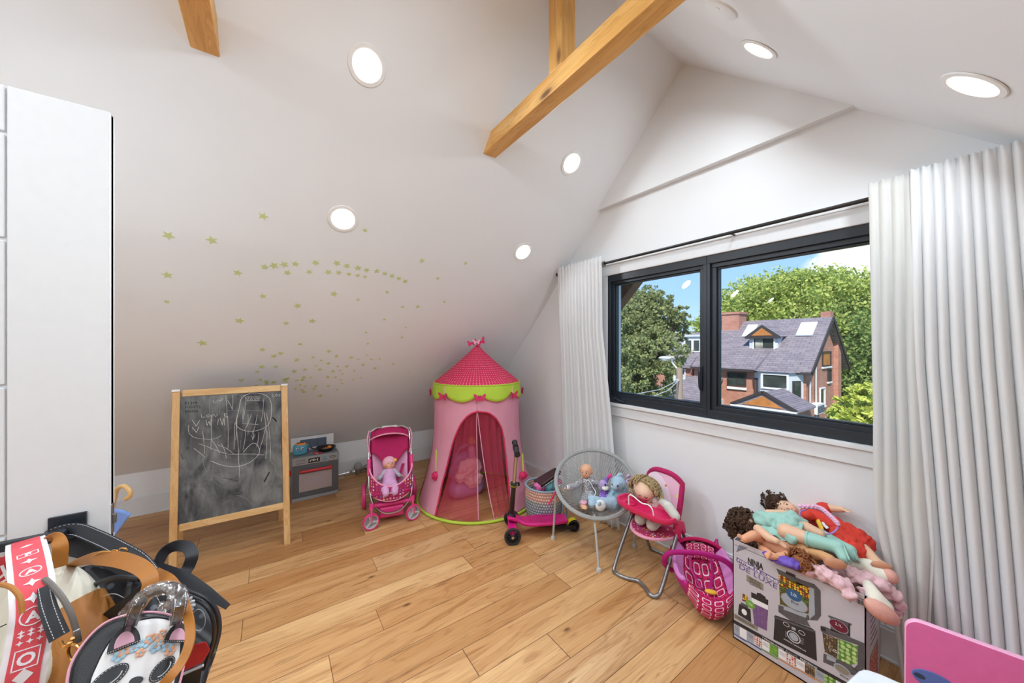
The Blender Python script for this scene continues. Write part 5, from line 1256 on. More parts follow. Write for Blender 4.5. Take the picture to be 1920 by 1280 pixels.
for nm, of_, rr_, mt, lb in (('plush_toy',(.015,-.045,.270),(.055,.05,.05),'toy_teal','pale blue plush bundle under the toy computer in the basket'),('toy_shoe',(.070,-.060,.285),(.050,.032,.030),'toy_pink','pink toy shoe at the right rim of the basket'),('toy_cloth',(-.055,-.025,.268),(.045,.04,.04),'toy_pink','pink cloth toy at the left rim of the basket')):
    p = BC+V(of_)
    m = MB(); m.ell(p, rr_, rot=Euler((.2,.2,.6)).to_matrix()); m.ell(p+V((.025,-.015,.01)), tuple(a*.7 for a in rr_)); m.ell(p+V((-.02,.01,.015)), tuple(a*.6 for a in rr_)); m.cap(p, p-V((0,0,.20)), rr_[1]*.8, rr_[1]*.9); tag(m.blob(nm, mt, None, .006, 3, disp=.006, dscale=.02), lb, 'toy')
m = MB(); m.tube(smooth_path([aD(1052,902,2.5),aD(1040,925,2.42),aD(1028,946,2.40)],5), .006, 8); tag(m.build('skipping_rope', 'butterfly_pink'), 'thin pink strap dangling over the front of the woven basket', 'strap')

# ------------------------------------------------------------------ round grey cord chair
flat('cord_grey', 'a3a5a4', .6); flat('metal_grey', 'b4b5b2', .45); flat('foot_grey', 'c2c2bd', .7)
rc = (aD(1044,918,2.37)+aD(1187,885,2.40))/2; rc = aD(1115, 902, 2.40)
dc = (O_-rc); dc.z = 0; dc.normalize(); el = R(56)
rn = dc*math.cos(el)+V((0,0,1))*math.sin(el); rx = V((0,0,1)).cross(dc).normalized(); ry = rn.cross(rx)
RR = .268
ac = thing('cord_chair', V((rc.x,rc.y,0)), 'round grey cord bowl chair on thin metal legs below the window end', 'chair')
ringp = lambda a, r=1., d=0: rc+(rx*math.cos(a)+ry*math.sin(a))*RR*r+rn*d
m = MB(); m.tube([ringp(2*PI*k/72) for k in range(72)], .0135, 10, True)
for k in range(150): a = 2*PI*k/150; m.tube([ringp(a-.018)+rn*.011, ringp(a+.018)+rn*.011], .005, 5)
m.build('hoop', 'cord_grey', ac)
bc = rc-rn*.115-ry*.085                   # low centre of the bowl
inr = lambda a: bc+(rx*math.cos(a)*1.15+ry*math.sin(a)*.8)*.075
m = MB(); m.tube([inr(2*PI*k/36) for k in range(36)], .006, 8, True)
m.tube(smooth_path([ringp(PI*1.05)-rn*.01, bc+rx*-.13-rn*.035, bc-rn*.012, bc+rx*.13-rn*.035, ringp(-PI*.05)-rn*.01],6), .007, 8); m.build('seat_frame', 'metal_grey', ac)
m = MB()
for k in range(84):
    a = 2*PI*k/84; m.tube([ringp(a), ringp(a,.62,-.075*1.0)-ry*.03, inr(a)], .0028, 5)
for k in range(14): t_ = -1+2*(k+.5)/14; w_ = math.sqrt(1-t_*t_); m.tube([bc+rx*.085*w_+ry*.06*t_, bc-rx*.085*w_+ry*.06*t_], .0028, 5)
m.build('cords', 'cord_grey', ac)
feet = [fl(1037,1010), fl(1123,1071), fl(1190,1024)]
tops = [ringp(PI*1.06)-rn*.02, ringp(-PI*.50)-rn*.01, ringp(-PI*.12)-rn*.04]
for f_, t_ in zip(feet, tops):
    m = MB(); f_.z = .012; m.tube(smooth_path([f_, f_.lerp(t_,.6)+V((0,0,0)), t_-V((0,0,.02)), t_+(rc-t_)*.12],5), .0075, 10); lg = m.build('leg', 'metal_grey', ac)
    m = MB(); m.lathe([(.0,0),(.016,0),(.017,.008),(.012,.022),(.0,.026)], 16, 0, Matrix.Translation((f_.x,f_.y,0))); m.build('foot_cap', 'foot_grey', lg)
# bald baby doll in a silver suit
g = G('sequin_silver'); co = g.coord(); vv = g.vor(co, 260, 'F1', 'Color'); h_ = g.xyz(vv)[0]; g.base(g.ramp(h_, [(0,'77777c'),(.6,'a9a9ae'),(.9,'efeff2')])); g.pr(rough=.35, metal=.35); g.bump(h_, .5, .003)
bb = thing('baby_doll', aD(1100,930,2.37), 'bald baby doll in a silver sequin suit sitting in the round grey chair', 'doll')
hc = aD(1099, 883, 2.42)
head(bb, hc, dc*1.0-rx*.30+V((0,0,-.05)), (0,0,1), .047, 'skin_doll')
ch_ = aD(1101,902,2.43); pv_ = aD(1103,928,2.42)
m = MB(); m.cap(ch_+V((0,0,.0)), pv_, .040, .044)
la = [aD(1090,903,2.42), aD(1078,911,2.36), aD(1066,914,2.32)]; ra = [aD(1112,903,2.42), aD(1124,909,2.42), aD(1130,922,2.38)]
chain(m, la, [.024,.022,.022]); chain(m, ra, [.024,.022,.020])
ll = [aD(1097,930,2.39), aD(1095,940,2.33), aD(1092,944,2.29)]; rl = [aD(1110,930,2.38), aD(1115,938,2.33), aD(1112,944,2.29)]
chain(m, ll, [.030,.027,.024]); chain(m, rl, [.030,.026,.024]); sb_ = m.blob('sleepsuit', 'sequin_silver', bb, .005, 3)
m = MB(); m.tube(smooth_path([aD(1101,899,2.39),aD(1107,904,2.375),aD(1112,914,2.37),aD(1117,922,2.35),aD(1113,932,2.335)],4), .0025, 6); m.build('zip_piping', 'white_plastic', sb_)
m = MB(); hand(m, la[-1], -rx-V((0,0,.2)), rn, .034); m.blob('hand', 'skin_doll', bb, .0024, 1)
m = MB(); hand(m, ra[-1], V((0,0,-1))+dc*.3, dc, .032, side=-1); m.blob('hand', 'skin_doll', bb, .0024, 1)
f0 = aD(1095,945,2.27)
m = MB(); m.cap(ll[-1], f0, .018,.02); m.ell(f0+V((0,0,-.012))+dc*.012, (.02,.03,.017)); 
for k in range(5): m.ell(f0-V((0,0,.012))+dc*.037+rx*(.014-.007*k), (.0055-.0006*k,)*3)
m.blob('foot', 'skin_doll', bb, .0028, 1)
m = MB(); m.tube([f0+V((.017*math.cos(a*PI/6),.017*math.sin(a*PI/6),.012)) for a in range(12)], .006, 8, True); m.build('cuff', 'pink_pale', bb)
# purple plush with a cream muzzle
def fur(name, c, n=.12):
    g = G(name); co = g.coord(); f = g.noise(co, 160, 3, .7); cc = lin(c); g.base(g.mix(g.rng(f, .3, .7), tuple(x*(1-n) for x in cc[:3]), tuple(min(1, x*(1+n)) for x in cc[:3]))); g.pr(rough=.95, sheen=.3); g.bump(f, .9, .008); return g.m
fur('fur_purple', '8767bf'); fur('fur_lilac', 'b9a0d6'); fur('fur_cream', 'ecebdf'); fur('fur_blue', 'aecbe0'); fur('fur_white', 'ecefef'); dotted('cloth_purple_dots', '7252b0', ['d4669e','b7c4c9','8f6ad0'], 60, .35)
pp = thing('plush_toy', aD(1134,925,2.34), 'small purple plush animal with a cream muzzle leaning in the grey chair', 'plush toy')
m = MB(); m.cap(aD(1134,922,2.36), aD(1131,936,2.33), .030,.036); m.blob('body', 'cloth_purple_dots', pp, .005, 3)
m = MB(); m.ell(aD(1131,909,2.36), (.030,.030,.034)); m.blob('head', 'fur_lilac', pp, .005, 3, disp=.002, dscale=.006)
m = MB(); m.ell(aD(1135,915,2.33), (.028,.022,.014)); m.blob('muzzle', 'fur_cream', pp, .004, 2)
m = MB(); m.cap(aD(1134,903,2.37), aD(1143,892,2.37), .018,.010); m.blob('ear', 'fur_purple', pp, .004, 2)
m = MB(); m.cap(aD(1141,895,2.355), aD(1144,891,2.355), .009,.012); m.build('ear_tip', 'toy_magenta', pp)
m = MB(); m.ell(aD(1135,909,2.325), (.007,.005,.008)); m.build('eye', 'eye_dark', pp)
# blue bear slumped against the right side of the hoop
bl_ = thing('plush_toy', aD(1155,930,2.34), 'light blue plush bear with white foot pads slumped in the grey chair', 'plush toy')
m = MB(); m.ell(aD(1159,906,2.33), (.050,.050,.050)); m.cap(aD(1158,918,2.36), aD(1150,943,2.30), .045,.060); m.ell(aD(1152,912,2.28), (.026,.026,.022))
m.ell(aD(1168,918,2.33), (.03,.03,.05)); chain(m, [aD(1150,945,2.26), aD(1120,938,2.24), aD(1109,935,2.24)], [.035,.026,.024]); m.ell(aD(1110,944,2.22), (.026,.024,.024))
m.blob('body', 'fur_blue', bl_, .006, 3, disp=.003, dscale=.008)
m = MB(); m.ell(aD(1162,892,2.34), (.030,.016,.022)); m.blob('ear', 'fur_blue', bl_, .005, 2, disp=.002, dscale=.008)
m = MB(); m.ell(aD(1148,908,2.258), (.005,.005,.005)); m.ell(aD(1158,911,2.262), (.006,.006,.006)); m.build('eye', 'eye_dark', bl_)
m = MB(); m.ell(aD(1126,947,2.20), (.040,.032,.034), rot=rotz(.3)); pd = m.blob('foot', 'fur_white', bl_, .005, 2, disp=.002, dscale=.008)
m = MB(); m.ell(aD(1124,944,2.165), (.014,.008,.014)); m.ell(aD(1119,942,2.168), (.004,.004,.005)); m.build('foot_pad', 'fur_blue', pd)
m = MB(); m.ell(aD(1150,924,2.27), (.012,.008,.016)); m.build('bow', 'toy_teal', bl_)

# ------------------------------------------------------------------ doll high chair
flat('tube_grey', '8f8f90', .3, .75); flat('hc_pink', 'dd2a63', .35)
dotted('seat_print', 'b2315f', ['e8c04c','c9d4e6','e58fb0','7a5cb0','b2315f','b2315f'], 60, .3)
hcx = thing('doll_high_chair', (1.92,1.25,0), 'pink and grey doll high chair with tray, between the cord chair and the window wall', 'doll high chair')
hl = V((1.945,1.385,.325)); hr = V((1.945,1.085,.325))
fr = [hl, V((1.735,1.375,.03)), V((1.70,1.335,.012)), V((1.715,1.27,.012)), V((1.745,1.225,.012)), V((1.735,1.17,.012)), V((1.705,1.12,.012)), V((1.72,1.085,.018)), V((1.77,1.08,.06)), hr]
m = MB(); m.tube(smooth_path(fr,6), .0105, 12); m.build('front_frame', 'tube_grey', hcx)
bf = [hl+V((.01,-.02,0)), V((2.085,1.375,.04)), V((2.10,1.35,.012)), V((2.115,1.25,.012)), V((2.13,1.14,.012)), V((2.14,1.095,.03)), hr+V((.02,.01,0))]
m = MB(); m.tube(smooth_path(bf,6), .0095, 12); m.build('rear_frame', 'tube_grey', hcx)
for c in (hl, hr):
    m = MB(); m.poly([c+V((-.035,-.012,-.06)),c+V((-.03,-.012,.025)),c+V((.0,-.012,.04)),c+V((.035,-.012,.02)),c+V((.06,-.012,-.05)),c+V((.035,-.012,-.05)),c+V((.01,-.012,-.015)),c+V((-.01,-.012,-.065))], (0,1,0), .024); m.build('hinge_bracket', 'hc_pink', hcx, bevel=.004)
def seatp(u, v):
    a = PI*(u); return V((1.99-.19*math.sin(a)*v-.02, 1.235+.135*math.cos(a)*(.75+.25*v), .285-.025*v-.03*math.sin(a)*v*(1-v)*4*.3))
m = MB(); m.surf(seatp, 24, 8); se = m.build('seat', 'seat_print', hcx, solid=.022, sub=1)
m = MB(); m.tube([seatp(k/24,1) for k in range(25)], .009, 8); m.build('seat_piping', 'pink_trim', se)
def bkp(u, v):
    x = 2*u-1; w = .135*(1-.18*v**2); z = .27+.335*v; return V((2.0+.075*v-.02*(1-x*x), 1.28-.03*v+w*x, z-.03-.05*abs(x)**3*v))
g = G('back_print'); co = g.coord('UV'); x, y, z = g.xyz(co)
d_ = g.vor(g.comb(g.math('MULTIPLY',x,7.),g.math('MULTIPLY',y,8.)), 1, 'F1', 'Distance', .7); dcx = g.vor(g.comb(g.math('MULTIPLY',x,7.),g.math('MULTIPLY',y,8.)), 1, 'F1', 'Color', .7)
rb = g.math('SQRT', g.math('ADD', g.math('POWER', g.math('SUBTRACT', x, .75), 2.), g.math('POWER', g.math('SUBTRACT', y, .35), 2.)))
cl_ = g.ramp(rb, [(0,'f1e6ee'),(.36,'e27a7a'),(.40,'efd06a'),(.43,'9fd0c0'),(.46,'f2dbe8'),(.6,'edb9d2')], True)
g.base(g.mix(g.rng(d_, .16,.2,1.,0.), cl_, dcx)); g.pr(rough=.8)
m = MB(); m.surf(bkp, 16, 16); bkk = m.build('backrest', 'back_print', hcx, solid=.018)
edge = [bkp(0, v/12) for v in range(13)]+[bkp(u/12, 1) for u in range(1, 12)]+[bkp(1, v/12) for v in range(12, -1, -1)]
m = MB(); m.tube(edge, .017, 10); m.build('backrest_piping', 'magenta_cloth', bkk)
# tray: shallow rimmed dish
def trayp(r, a, z):
    x = math.cos(a); y = math.sin(a); k = (abs(x)**3.2+abs(y)**3.2)**(-1/3.2)
    return V((1.845, 1.232, z))+V((.085*r*k*x*(1+.0*y), .185*r*k*y, 0))
prof = [(.0,.395),(.82,.395),(.90,.402),(.94,.418),(1.0,.420),(1.03,.410),(1.0,.392),(.9,.380),(0,.378)]
m = MB(); m.surf(lambda u, v: trayp(prof[int(round(v*8))][0], 2*PI*u, prof[int(round(v*8))][1]), 48, 8, cu=True)
ty = m.build('tray', 'hc_pink', hcx, smooth=50)
m = MB(); m.tube([V((1.83,1.335,.400))+V((.03*math.cos(k*PI/12),.03*math.sin(k*PI/12),0)) for k in range(24)], .004, 6, True); m.build('cup_ring', 'hc_pink', ty)
m = MB(); m.tube(smooth_path([(1.80,1.322,.398),(1.80,1.322,.455),(1.80,1.295,.465),(1.80,1.235,.445),(1.80,1.19,.450),(1.80,1.165,.435),(1.80,1.155,.398)],5), .0038, 8); m.build('toy_bar', 'white_plastic', ty)
for y_ in (1.385,1.085):
    m = MB(); m.bar((1.86,y_,.385),(1.95,y_,.345), .018, .02); m.build('tray_arm', 'hc_pink', hcx, bevel=.003)
# rag doll in the high chair
flat('yarn_blond', 'a8926b', .9, n=.15, nscale=60); flat('rag_skin', 'e8c3a9', .85); fur('rag_white', 'dcdcd2', .04); dotted('rag_floral', 'e6e0dc', ['c9738f','8b8f95'], 120, .3); flat('bow_lilac', 'b9a2cc', .8)
rg = thing('rag_doll', (1.92,1.25,.3), 'rag doll with curly blond yarn hair slumped over the high chair tray', 'doll')
hc = V((1.905,1.285,.487)); Rm = Euler((0.0,.0,0)).to_matrix()
fw = V((-.85,-.35,-.25)).normalized(); 
m = MB(); m.ell(hc, (.055,.072,.058)); m.ell(hc+fw*.012+V((0,0,-.008)), (.05,.062,.05)); hh = m.blob('head', 'rag_skin', rg, .006, 4)
m = MB()
for y_ in (.008,-.034): m.tube([hc+fw*.060+V((-.002,y_+.018,-.006)), hc+fw*.064+V((-.002,y_+.010,-.012)), hc+fw*.060+V((.0,y_,-.006))], .0022, 5)
m.build('eyelashes', 'eye_dark', hh)
m = MB(); rnd = random.Random(4)
for k in range(190):      # yarn curls
    d = V((rnd.uniform(-.6,1), rnd.uniform(-1,1), rnd.uniform(-.35,1))).normalized()
    if d.dot(fw) > .62 and d.z < .55: continue
    if d.dot(fw) > .8: continue
    c = hc+V((d.x*.064,d.y*.088,d.z*.068)); a = d.orthogonal().normalized(); b = d.cross(a); r0 = rnd.uniform(.008,.013); t0_ = rnd.uniform(0,6)
    m.tube([c+(a*math.cos(t0_+j*.9)+b*math.sin(t0_+j*.9))*r0+d*.0035*j*.5 for j in range(9)], .0036, 5)
m.ell(hc+V((.012,0,.008)), (.058,.080,.060)); m.build('yarn_hair', 'yarn_blond', hh)
m = MB()
for s_ in (-1,1): m.ell(hc+V((-.02,.105,.03+s_*.018)), (.018,.010,.018), rot=Euler((s_*.6,0,0)).to_matrix())
m.ell(hc+V((-.025,.10,.03)), (.009,)*3); m.build('bow', 'bow_lilac', hh)
m = MB(); m.cap(V((1.945,1.24,.42)), V((1.965,1.24,.33)), .045,.055); m.blob('dress', 'rag_floral', rg, .007, 4, disp=.003, dscale=.012)
m = MB(); m.cap(V((1.93,1.185,.435)), V((1.865,1.105,.455)), .022,.025); m.cap(V((1.865,1.105,.455)), V((1.86,1.06,.42)), .028,.026); m.blob('arm', 'rag_white', rg, .006, 3)
m = MB(); m.cap(V((1.93,1.30,.43)), V((1.90,1.36,.43)), .022,.022); m.blob('arm', 'rag_white', rg, .006, 3)
for y_ in (1.285,1.205): m = MB(); m.cap(V((1.945,y_,.325)), V((1.855,y_-.005,.315)), .030,.036); m.blob('leg', 'rag_white', rg, .006, 3)

# ------------------------------------------------------------------ doll car seat carrier on the floor
g = G('loop_print'); co = g.coord('UV'); x, y, z = g.xyz(co)
def loops(sx, sy, ox, oy, lo, hi):
    px = g.math('SUBTRACT', g.math('FRACT', g.math('ADD', g.math('MULTIPLY', x, sx), ox)), .5); py = g.math('SUBTRACT', g.math('FRACT', g.math('ADD', g.math('MULTIPLY', y, sy), oy)), .5)
    d = g.math('POWER', g.math('ADD', g.math('POWER', g.math('ABSOLUTE', px), 4.), g.math('POWER', g.math('ABSOLUTE', py), 4.)), .25)
    return g.math('MULTIPLY', g.math('GREATER_THAN', d, lo), g.math('LESS_THAN', d, hi))
c = g.mix(loops(4, 5, .3, .3, .25, .30), 'c8195f', '3a1028'); c = g.mix(loops(4, 5, 0, 0, .29, .37), c, 'f3dce6'); g.base(c); g.pr(rough=.85)
flat('carrier_purple', 'b4127c', .5); clothmat('carrier_lilac', 'd98ccb', .1)
cc_ = thing('doll_car_seat', (1.93,.95,0), 'pink patterned doll car seat with a magenta carry handle beside the high chair', 'doll car seat')
CQ = V((1.935,.945,0)); fwd_ = V((-.80,-.60,0)).normalized(); sd_ = V((-.60,.80,0)).normalized()   # faces the viewpoint side
CL = lambda x, y, z: CQ+sd_*x+fwd_*y+V((0,0,z))
def shell(u, v, k=1., dz=0):
    # scooped bucket: u across, v 0 front lip .. 1 head
    s_ = 2*u-1; a = v
    yy = .165-.325*a; zb = .052+.075*max(0,(.30-a)/.30)**2+.20*max(0,a-.45)**1.2*1.5
    w = (.098+.045*math.sin(PI*min(1,a*1.05+.05))**.8)*k; side = abs(s_)**2.2
    hgt = .06+.055*math.sin(PI*min(1,a*1.1))
    return CL(w*s_, yy+.03*(1-s_*s_)*max(0,(.3-a)/.3)-.02*max(0,a-.8)*s_*s_, zb+hgt*side+dz)
m = MB(); m.surf(lambda u, v: V(shell(u, v, 1.04, -.0))*1 - V((0,0,.030*(1-abs(2*u-1)**4)+.006)), 24, 26); m.build('shell', 'carrier_purple', cc_, solid=.014)
m = MB(); m.surf(lambda u, v: shell(.5+(u-.5)*.70, v, 1., .004), 16, 26); m.build('seat_pad', 'loop_print', cc_, solid=.016)
for k in (0, 1):
    m = MB(); m.surf(lambda u, v: shell((.0 if k == 0 else .84)+.16*u, .06+.78*v, 1.05, .014), 6, 18); m.build('side_padding', 'carrier_lilac', cc_, solid=.024, sub=1)
def apron(u, v):
    t = shell(.02+.96*u, 0.0, 1.0, 0); b = PI*u
    return V(t)+fwd_*(.012+.022*math.sin(PI*v)*math.sin(b)**.5)+V((0,0,.006-(.115*v)*(.55+.45*math.sin(b)**.6)))-fwd_*.035*v*v
m = MB(); m.surf(apron, 24, 8); m.build('front_apron', 'loop_print', cc_, solid=.012)
m = MB(); m.surf(lambda u, v: CL(-.145*math.cos(PI*u), -.115-.06*v, .155+.105*math.sin(PI*u)*(1-.25*v)-.02*v), 28, 6); hdd = m.build('canopy', 'loop_print', cc_, solid=.008)
m = MB(); m.tube([CL(-.145*math.cos(PI*k/24), -.115, .155+.105*math.sin(PI*k/24)) for k in range(25)], .010, 8); m.build('canopy_piping', 'loop_print', hdd)
m = MB(); m.surf(lambda u, v: CL((-.075+.15*u), -.10-.01*math.sin(PI*u)+.02*v, .23-.075*v+.01*math.sin(PI*u)), 10, 6); m.build('headrest', 'loop_print', cc_, solid=.03, sub=1)
hp_ = smooth_path([CL(.150,-.03,.10), CL(.182,-.01,.13), CL(.198,.02,.185), CL(.165,.035,.235), CL(.09,.04,.255), CL(0,.04,.262), CL(-.09,.04,.245), CL(-.145,.02,.19), CL(-.15,-.02,.11)],6)
m = MB(); m.tube(hp_, .016, 10, flatx=.7); m.build('carry_handle', 'carrier_purple', cc_)
m = MB(); m.ell(CL(-.02,.085,.095), (.03,.016,.010), rot=rotz(-.9)); m.build('buckle', 'yellow_cloth', cc_)
m = MB(); m.tube([CL(.05,-.10,.22),CL(.055,-.04,.125),CL(.02,.06,.085)], .008, 6, flatx=.4); m.tube([CL(-.05,-.10,.22),CL(-.055,-.04,.125),CL(-.02,.06,.085)], .008, 6, flatx=.4); m.build('harness', 'carrier_purple', cc_)
# ------------------------------------------------------------------ appliance carton full of dolls
flat('carton_grey', 'c5c0c8', .55, n=.01); flat('carton_brown', 'a98861', .9, n=.08, nscale=80); flat('print_black', '2b2a2d', .5, n=.12, nscale=30); flat('print_grey', '57565a', .5, n=.15, nscale=50)
flat('print_purple', '6f5690', .5); flat('print_taupe', '8c8678', .5); flat('print_white', 'efeef0', .5); flat('print_blue', '2d5d8c', .5); flat('print_green', '6fa33f', .5, n=.3, nscale=90); flat('print_orange', 'd98a3a', .5); flat('print_maroon', '6b1a35', .5)
flat('print_smoothie', '7c5a86', .5, n=.2, nscale=60); flat('print_skyblue', 'a6adb8', .5)
dotted('print_fruit', '6a3a22', ['e8b62a','f0c73a','8f2a22','4f7a2c','e09a20'], 110, .5); dotted('print_salad', '46572a', ['5c2f26','6b8a3a','8c3030','35521f','a34a30'], 120, .5); dotted('print_cucumber', '5d8a35', ['b9d28a','a9c878','c9dc9c'], 62, .42); dotted('print_nuts', '4d3c2c', ['8b7354','6d5840','a08a68'], 130, .5); dotted('print_redfood', 'e6ddd8', ['b63028','c94a34','8f1f1c'], 110, .5)
XB = 1.79
by0, by1, bz = .293, .738, .462
bxo = thing('appliance_carton', (1.91, .515, 0), 'grey printed blender carton heaped with dolls in front of the tall curtain', 'cardboard box')
m = MB(); m.box((XB,by0,0),(XB+.245,by1,.006)); m.box((XB,by0,0),(XB+.004,by1,bz-.02)); m.box((XB+.241,by0,0),(XB+.245,by1,bz)); m.box((XB,by0,0),(XB+.245,by0+.004,bz-.004)); m.box((XB,by1-.004,0),(XB+.245,by1,bz))
m.poly([(XB,by1,bz-.022),(XB,by1,bz),(XB,.465,bz),(XB,.43,bz-.004),(XB,.40,bz-.018),(XB,.345,bz-.02),(XB,.33,bz-.004),(XB,by0,bz-.004),(XB,by0,bz-.022)], (1,0,0), .004)
m.build('box_walls', 'carton_grey', bxo, smooth=0)
m = MB(); m.poly([(XB+.006,.47,bz+.002),(XB+.006,.33,bz-.002),(XB+.05,.34,bz-.03),(XB+.05,.46,bz-.02)], (0,0,1), .004); m.build('inner_flap', 'carton_brown', bxo, smooth=0)
C5 = lambda x, y, o=.0006: aX(1360+x/4.57, 1000+y/4.57, XB-o)
def pp_(mb, pts, mi=0, o=.0006): mb.poly([C5(x, y, o) for x, y in pts], (-1,0,0), .0004, mi)
def el_(mb, cx_, cy_, rx_, ry_, mi=0, o=.001, n=28, k0=0, k1=2*PI):
    c = C5(cx_, cy_, o); mb.poly([c+V((0,-rx_*math.cos(k0+(k1-k0)*i/n),ry_*math.sin(k0+(k1-k0)*i/n))) for i in range(n)], (-1,0,0), .0004, mi)
def tx_(mb, s_, x, y, h, mi=0, x1=None, o=.0014, off=0, y1=None):
    """lettering with cap height h px starting at (x, y), fitted to end at x1"""
    p = C5(x, y, o); q = C5(x1, y1 if y1 is not None else y, o)
    if y1 is None: q.z = p.z
    hh = C5(x, y-h, o).z-p.z; size = hh/.70
    cu = bpy.data.curves.new('t', 'FONT'); cu.body = s_; cu.size = size; ob = bpy.data.objects.new('t', cu); COL.objects.link(ob); bpy.context.view_layer.update(); w = max(ob.dimensions.x, 1e-4)
    bpy.data.objects.remove(ob); bpy.data.curves.remove(cu)
    text(mb, s_, frame(p, q-p, V((-1,0,0)).cross(q-p), (-1,0,0)), size, mi, off, 'LEFT', .0002, (p-q).length/w)
pm = ['print_black','print_grey','print_purple','print_taupe','print_white','print_blue','print_green','print_orange','print_maroon','print_smoothie','print_fruit','print_salad','print_cucumber','print_nuts','print_redfood','print_skyblue']
m = MB()
tx_(m, 'NINJA', 190, 252, 50, 0, 318, off=.0012, y1=312)
T0, T1 = C5(95,222), C5(455,425); zb_ = (T0.z+T1.z)/2
pp_(m, [(95,200),(455,400),(455,432),(95,236)], 2); tx_(m, 'SYSTÈME DE CUISINE', 104, 231, 18, 4, 446, off=.0004, y1=424)
tx_(m, 'DE LUXE', 112, 294, 42, 2, 436, y1=474)
pp_(m, [(182,350),(325,432),(325,490),(182,405)], 3); tx_(m, '70% PLUS', 200, 386, 14, 0, 300); tx_(m, 'GRANDE', 205, 408, 14, 0, 300); tx_(m, 'CAPACITÉ', 205, 430, 14, 0, 305)
# corner motif
for k in range(5): pp_(m, [(95+k*4,150-k*11),(190-k*16,118-k*6),(190-k*16,123-k*6),(95+k*4,156-k*11)], 5 if k % 2 else 1)
# small base and tumbler
pp_(m, [(118,600),(215,650),(222,762),(108,690)], 0); pp_(m, [(148,512),(188,535),(192,590),(145,575)], 10); pp_(m, [(135,588),(198,618),(195,645),(128,608)], 1); el_(m, 162, 672, .011, .013, 4)
pp_(m, [(222,500),(368,570),(366,615),(222,545)], 0); pp_(m, [(270,505),(300,510),(345,545),(345,560),(270,528)], 0); pp_(m, [(226,548),(366,615),(366,655),(226,590)], 4); pp_(m, [(226,590),(366,655),(355,832),(248,782)], 9)
for k in range(3): pp_(m, [(262+k*30,606+k*14),(268+k*30,609+k*14),(276+k*26,790+k*12),(270+k*26,787+k*12)], 2, .0012)
el_(m, 214, 606, .0195, .0165, 6, .0014); tx_(m, '700', 198, 606, 15, 4, 232, .0022)
pp_(m, [(75,682),(275,795),(275,832),(75,722)], 3, .0012); tx_(m, 'COMBINÉ BOL LA MASSE', 84, 712, 14, 0, 250, .0018)
# large blender
pp_(m, [(436,298),(640,390),(760,432),(765,470),(640,440),(458,350)], 1); pp_(m, [(520,320),(600,355),(600,380),(520,345)], 0, .0012)
pp_(m, [(455,348),(722,462),(718,560),(462,440)], 10); pp_(m, [(462,440),(718,560),(715,690),(468,605)], 11)
pp_(m, [(718,455),(765,465),(768,690),(715,740),(712,690)], 15); pp_(m, [(760,430),(815,490),(818,700),(790,742),(720,738),(768,695)], 1, .0012)
pp_(m, [(455,610),(715,700),(720,738),(700,745),(730,800),(560,745),(455,670)], 1)
pp_(m, [(500,622),(700,690),(690,722),(500,650)], 15, .0014)
pp_(m, [(425,698),(740,810),(770,835),(785,1092),(412,905)], 0); pp_(m, [(418,706),(770,832),(772,850),(418,722)], 1, .0012)
el_(m, 586, 885, .0225, .0225, 4, .0012); el_(m, 586, 885, .0195, .0195, 0, .0016); el_(m, 586, 885, .0155, .0155, 15, .002)
el_(m, 522, 778, .011, .008, 4, .0012); el_(m, 522, 778, .0095, .0065, 0, .0016); el_(m, 655, 850, .011, .008, 4, .0012); el_(m, 655, 850, .0095, .0065, 0, .0016); pp_(m, [(568,795),(602,810),(602,833),(568,818)], 15, .0012)
for k in range(4): pp_(m, [(512,838+k*12),(535,848+k*12),(535,851+k*12),(512,841+k*12)], 15, .0012); pp_(m, [(635,890+k*14),(672,905+k*14),(672,908+k*14),(635,893+k*14)], 15, .0012)
tx_(m, 'SYSTÈME DE CUISINE DE LUXE', 500, 905, 10, 4, 690, .0014)
el_(m, 588, 590, .046, .031, 3, .0014); el_(m, 588, 590, .043, .028, 15, .0016); el_(m, 588, 528, .026, .022, 5, .002); tx_(m, '2.0L', 558, 522, 24, 4, 616, .0026); tx_(m, 'Bol', 560, 588, 24, 0, 620, .0022)
# food processor
pp_(m, [(882,698),(1082,772),(1082,785),(1068,785),(1070,885),(902,828),(898,722),(882,712)], 1); pp_(m, [(1052,770),(1068,776),(1066,880),(1050,875)], 0, .0012)
pp_(m, [(815,790),(850,795),(1060,885),(1195,940),(1195,975),(1140,955),(835,850),(818,830)], 1); pp_(m, [(818,795),(862,812),(860,840),(820,825)], 0, .0012)
pp_(m, [(832,852),(962,900),(960,1072),(852,1015)], 13); pp_(m, [(968,900),(1132,962),(1130,1110),(1075,1125),(968,1080)], 12)
pp_(m, [(1135,955),(1197,975),(1195,1150),(1150,1190),(1090,1165),(1135,1120)], 1); pp_(m, [(842,1025),(960,1075),(1080,1130),(1150,1190),(1100,1215),(838,1100)], 1); pp_(m, [(868,1040),(950,1075),(945,1105),(868,1075)], 15, .0012)
el_(m, 970, 792, .028, .022, 15, .0014); el_(m, 970, 792, .026, .020, 8, .0018); tx_(m, '2.1L', 940, 778, 22, 4, 1000, .0024); tx_(m, '1,1 KG', 880, 985, 22, 4, 950, .0022)
el_(m, 1000, 1166, .024, .018, 15, .0016); el_(m, 1000, 1166, .020, .014, 3, .002); tx_(m, 'INCLUS', 980, 1215, 16, 0, 1050, .0014); pp_(m, [(1065,565),(1070,566),(1072,590),(1066,588)], 0)
for k in range(9): pp_(m, [(1130+k*8,560+k*3),(1133+k*8+(k%3),561+k*3),(1133+k*8+(k%3),598+k*3),(1130+k*8,597+k*3)], 0)
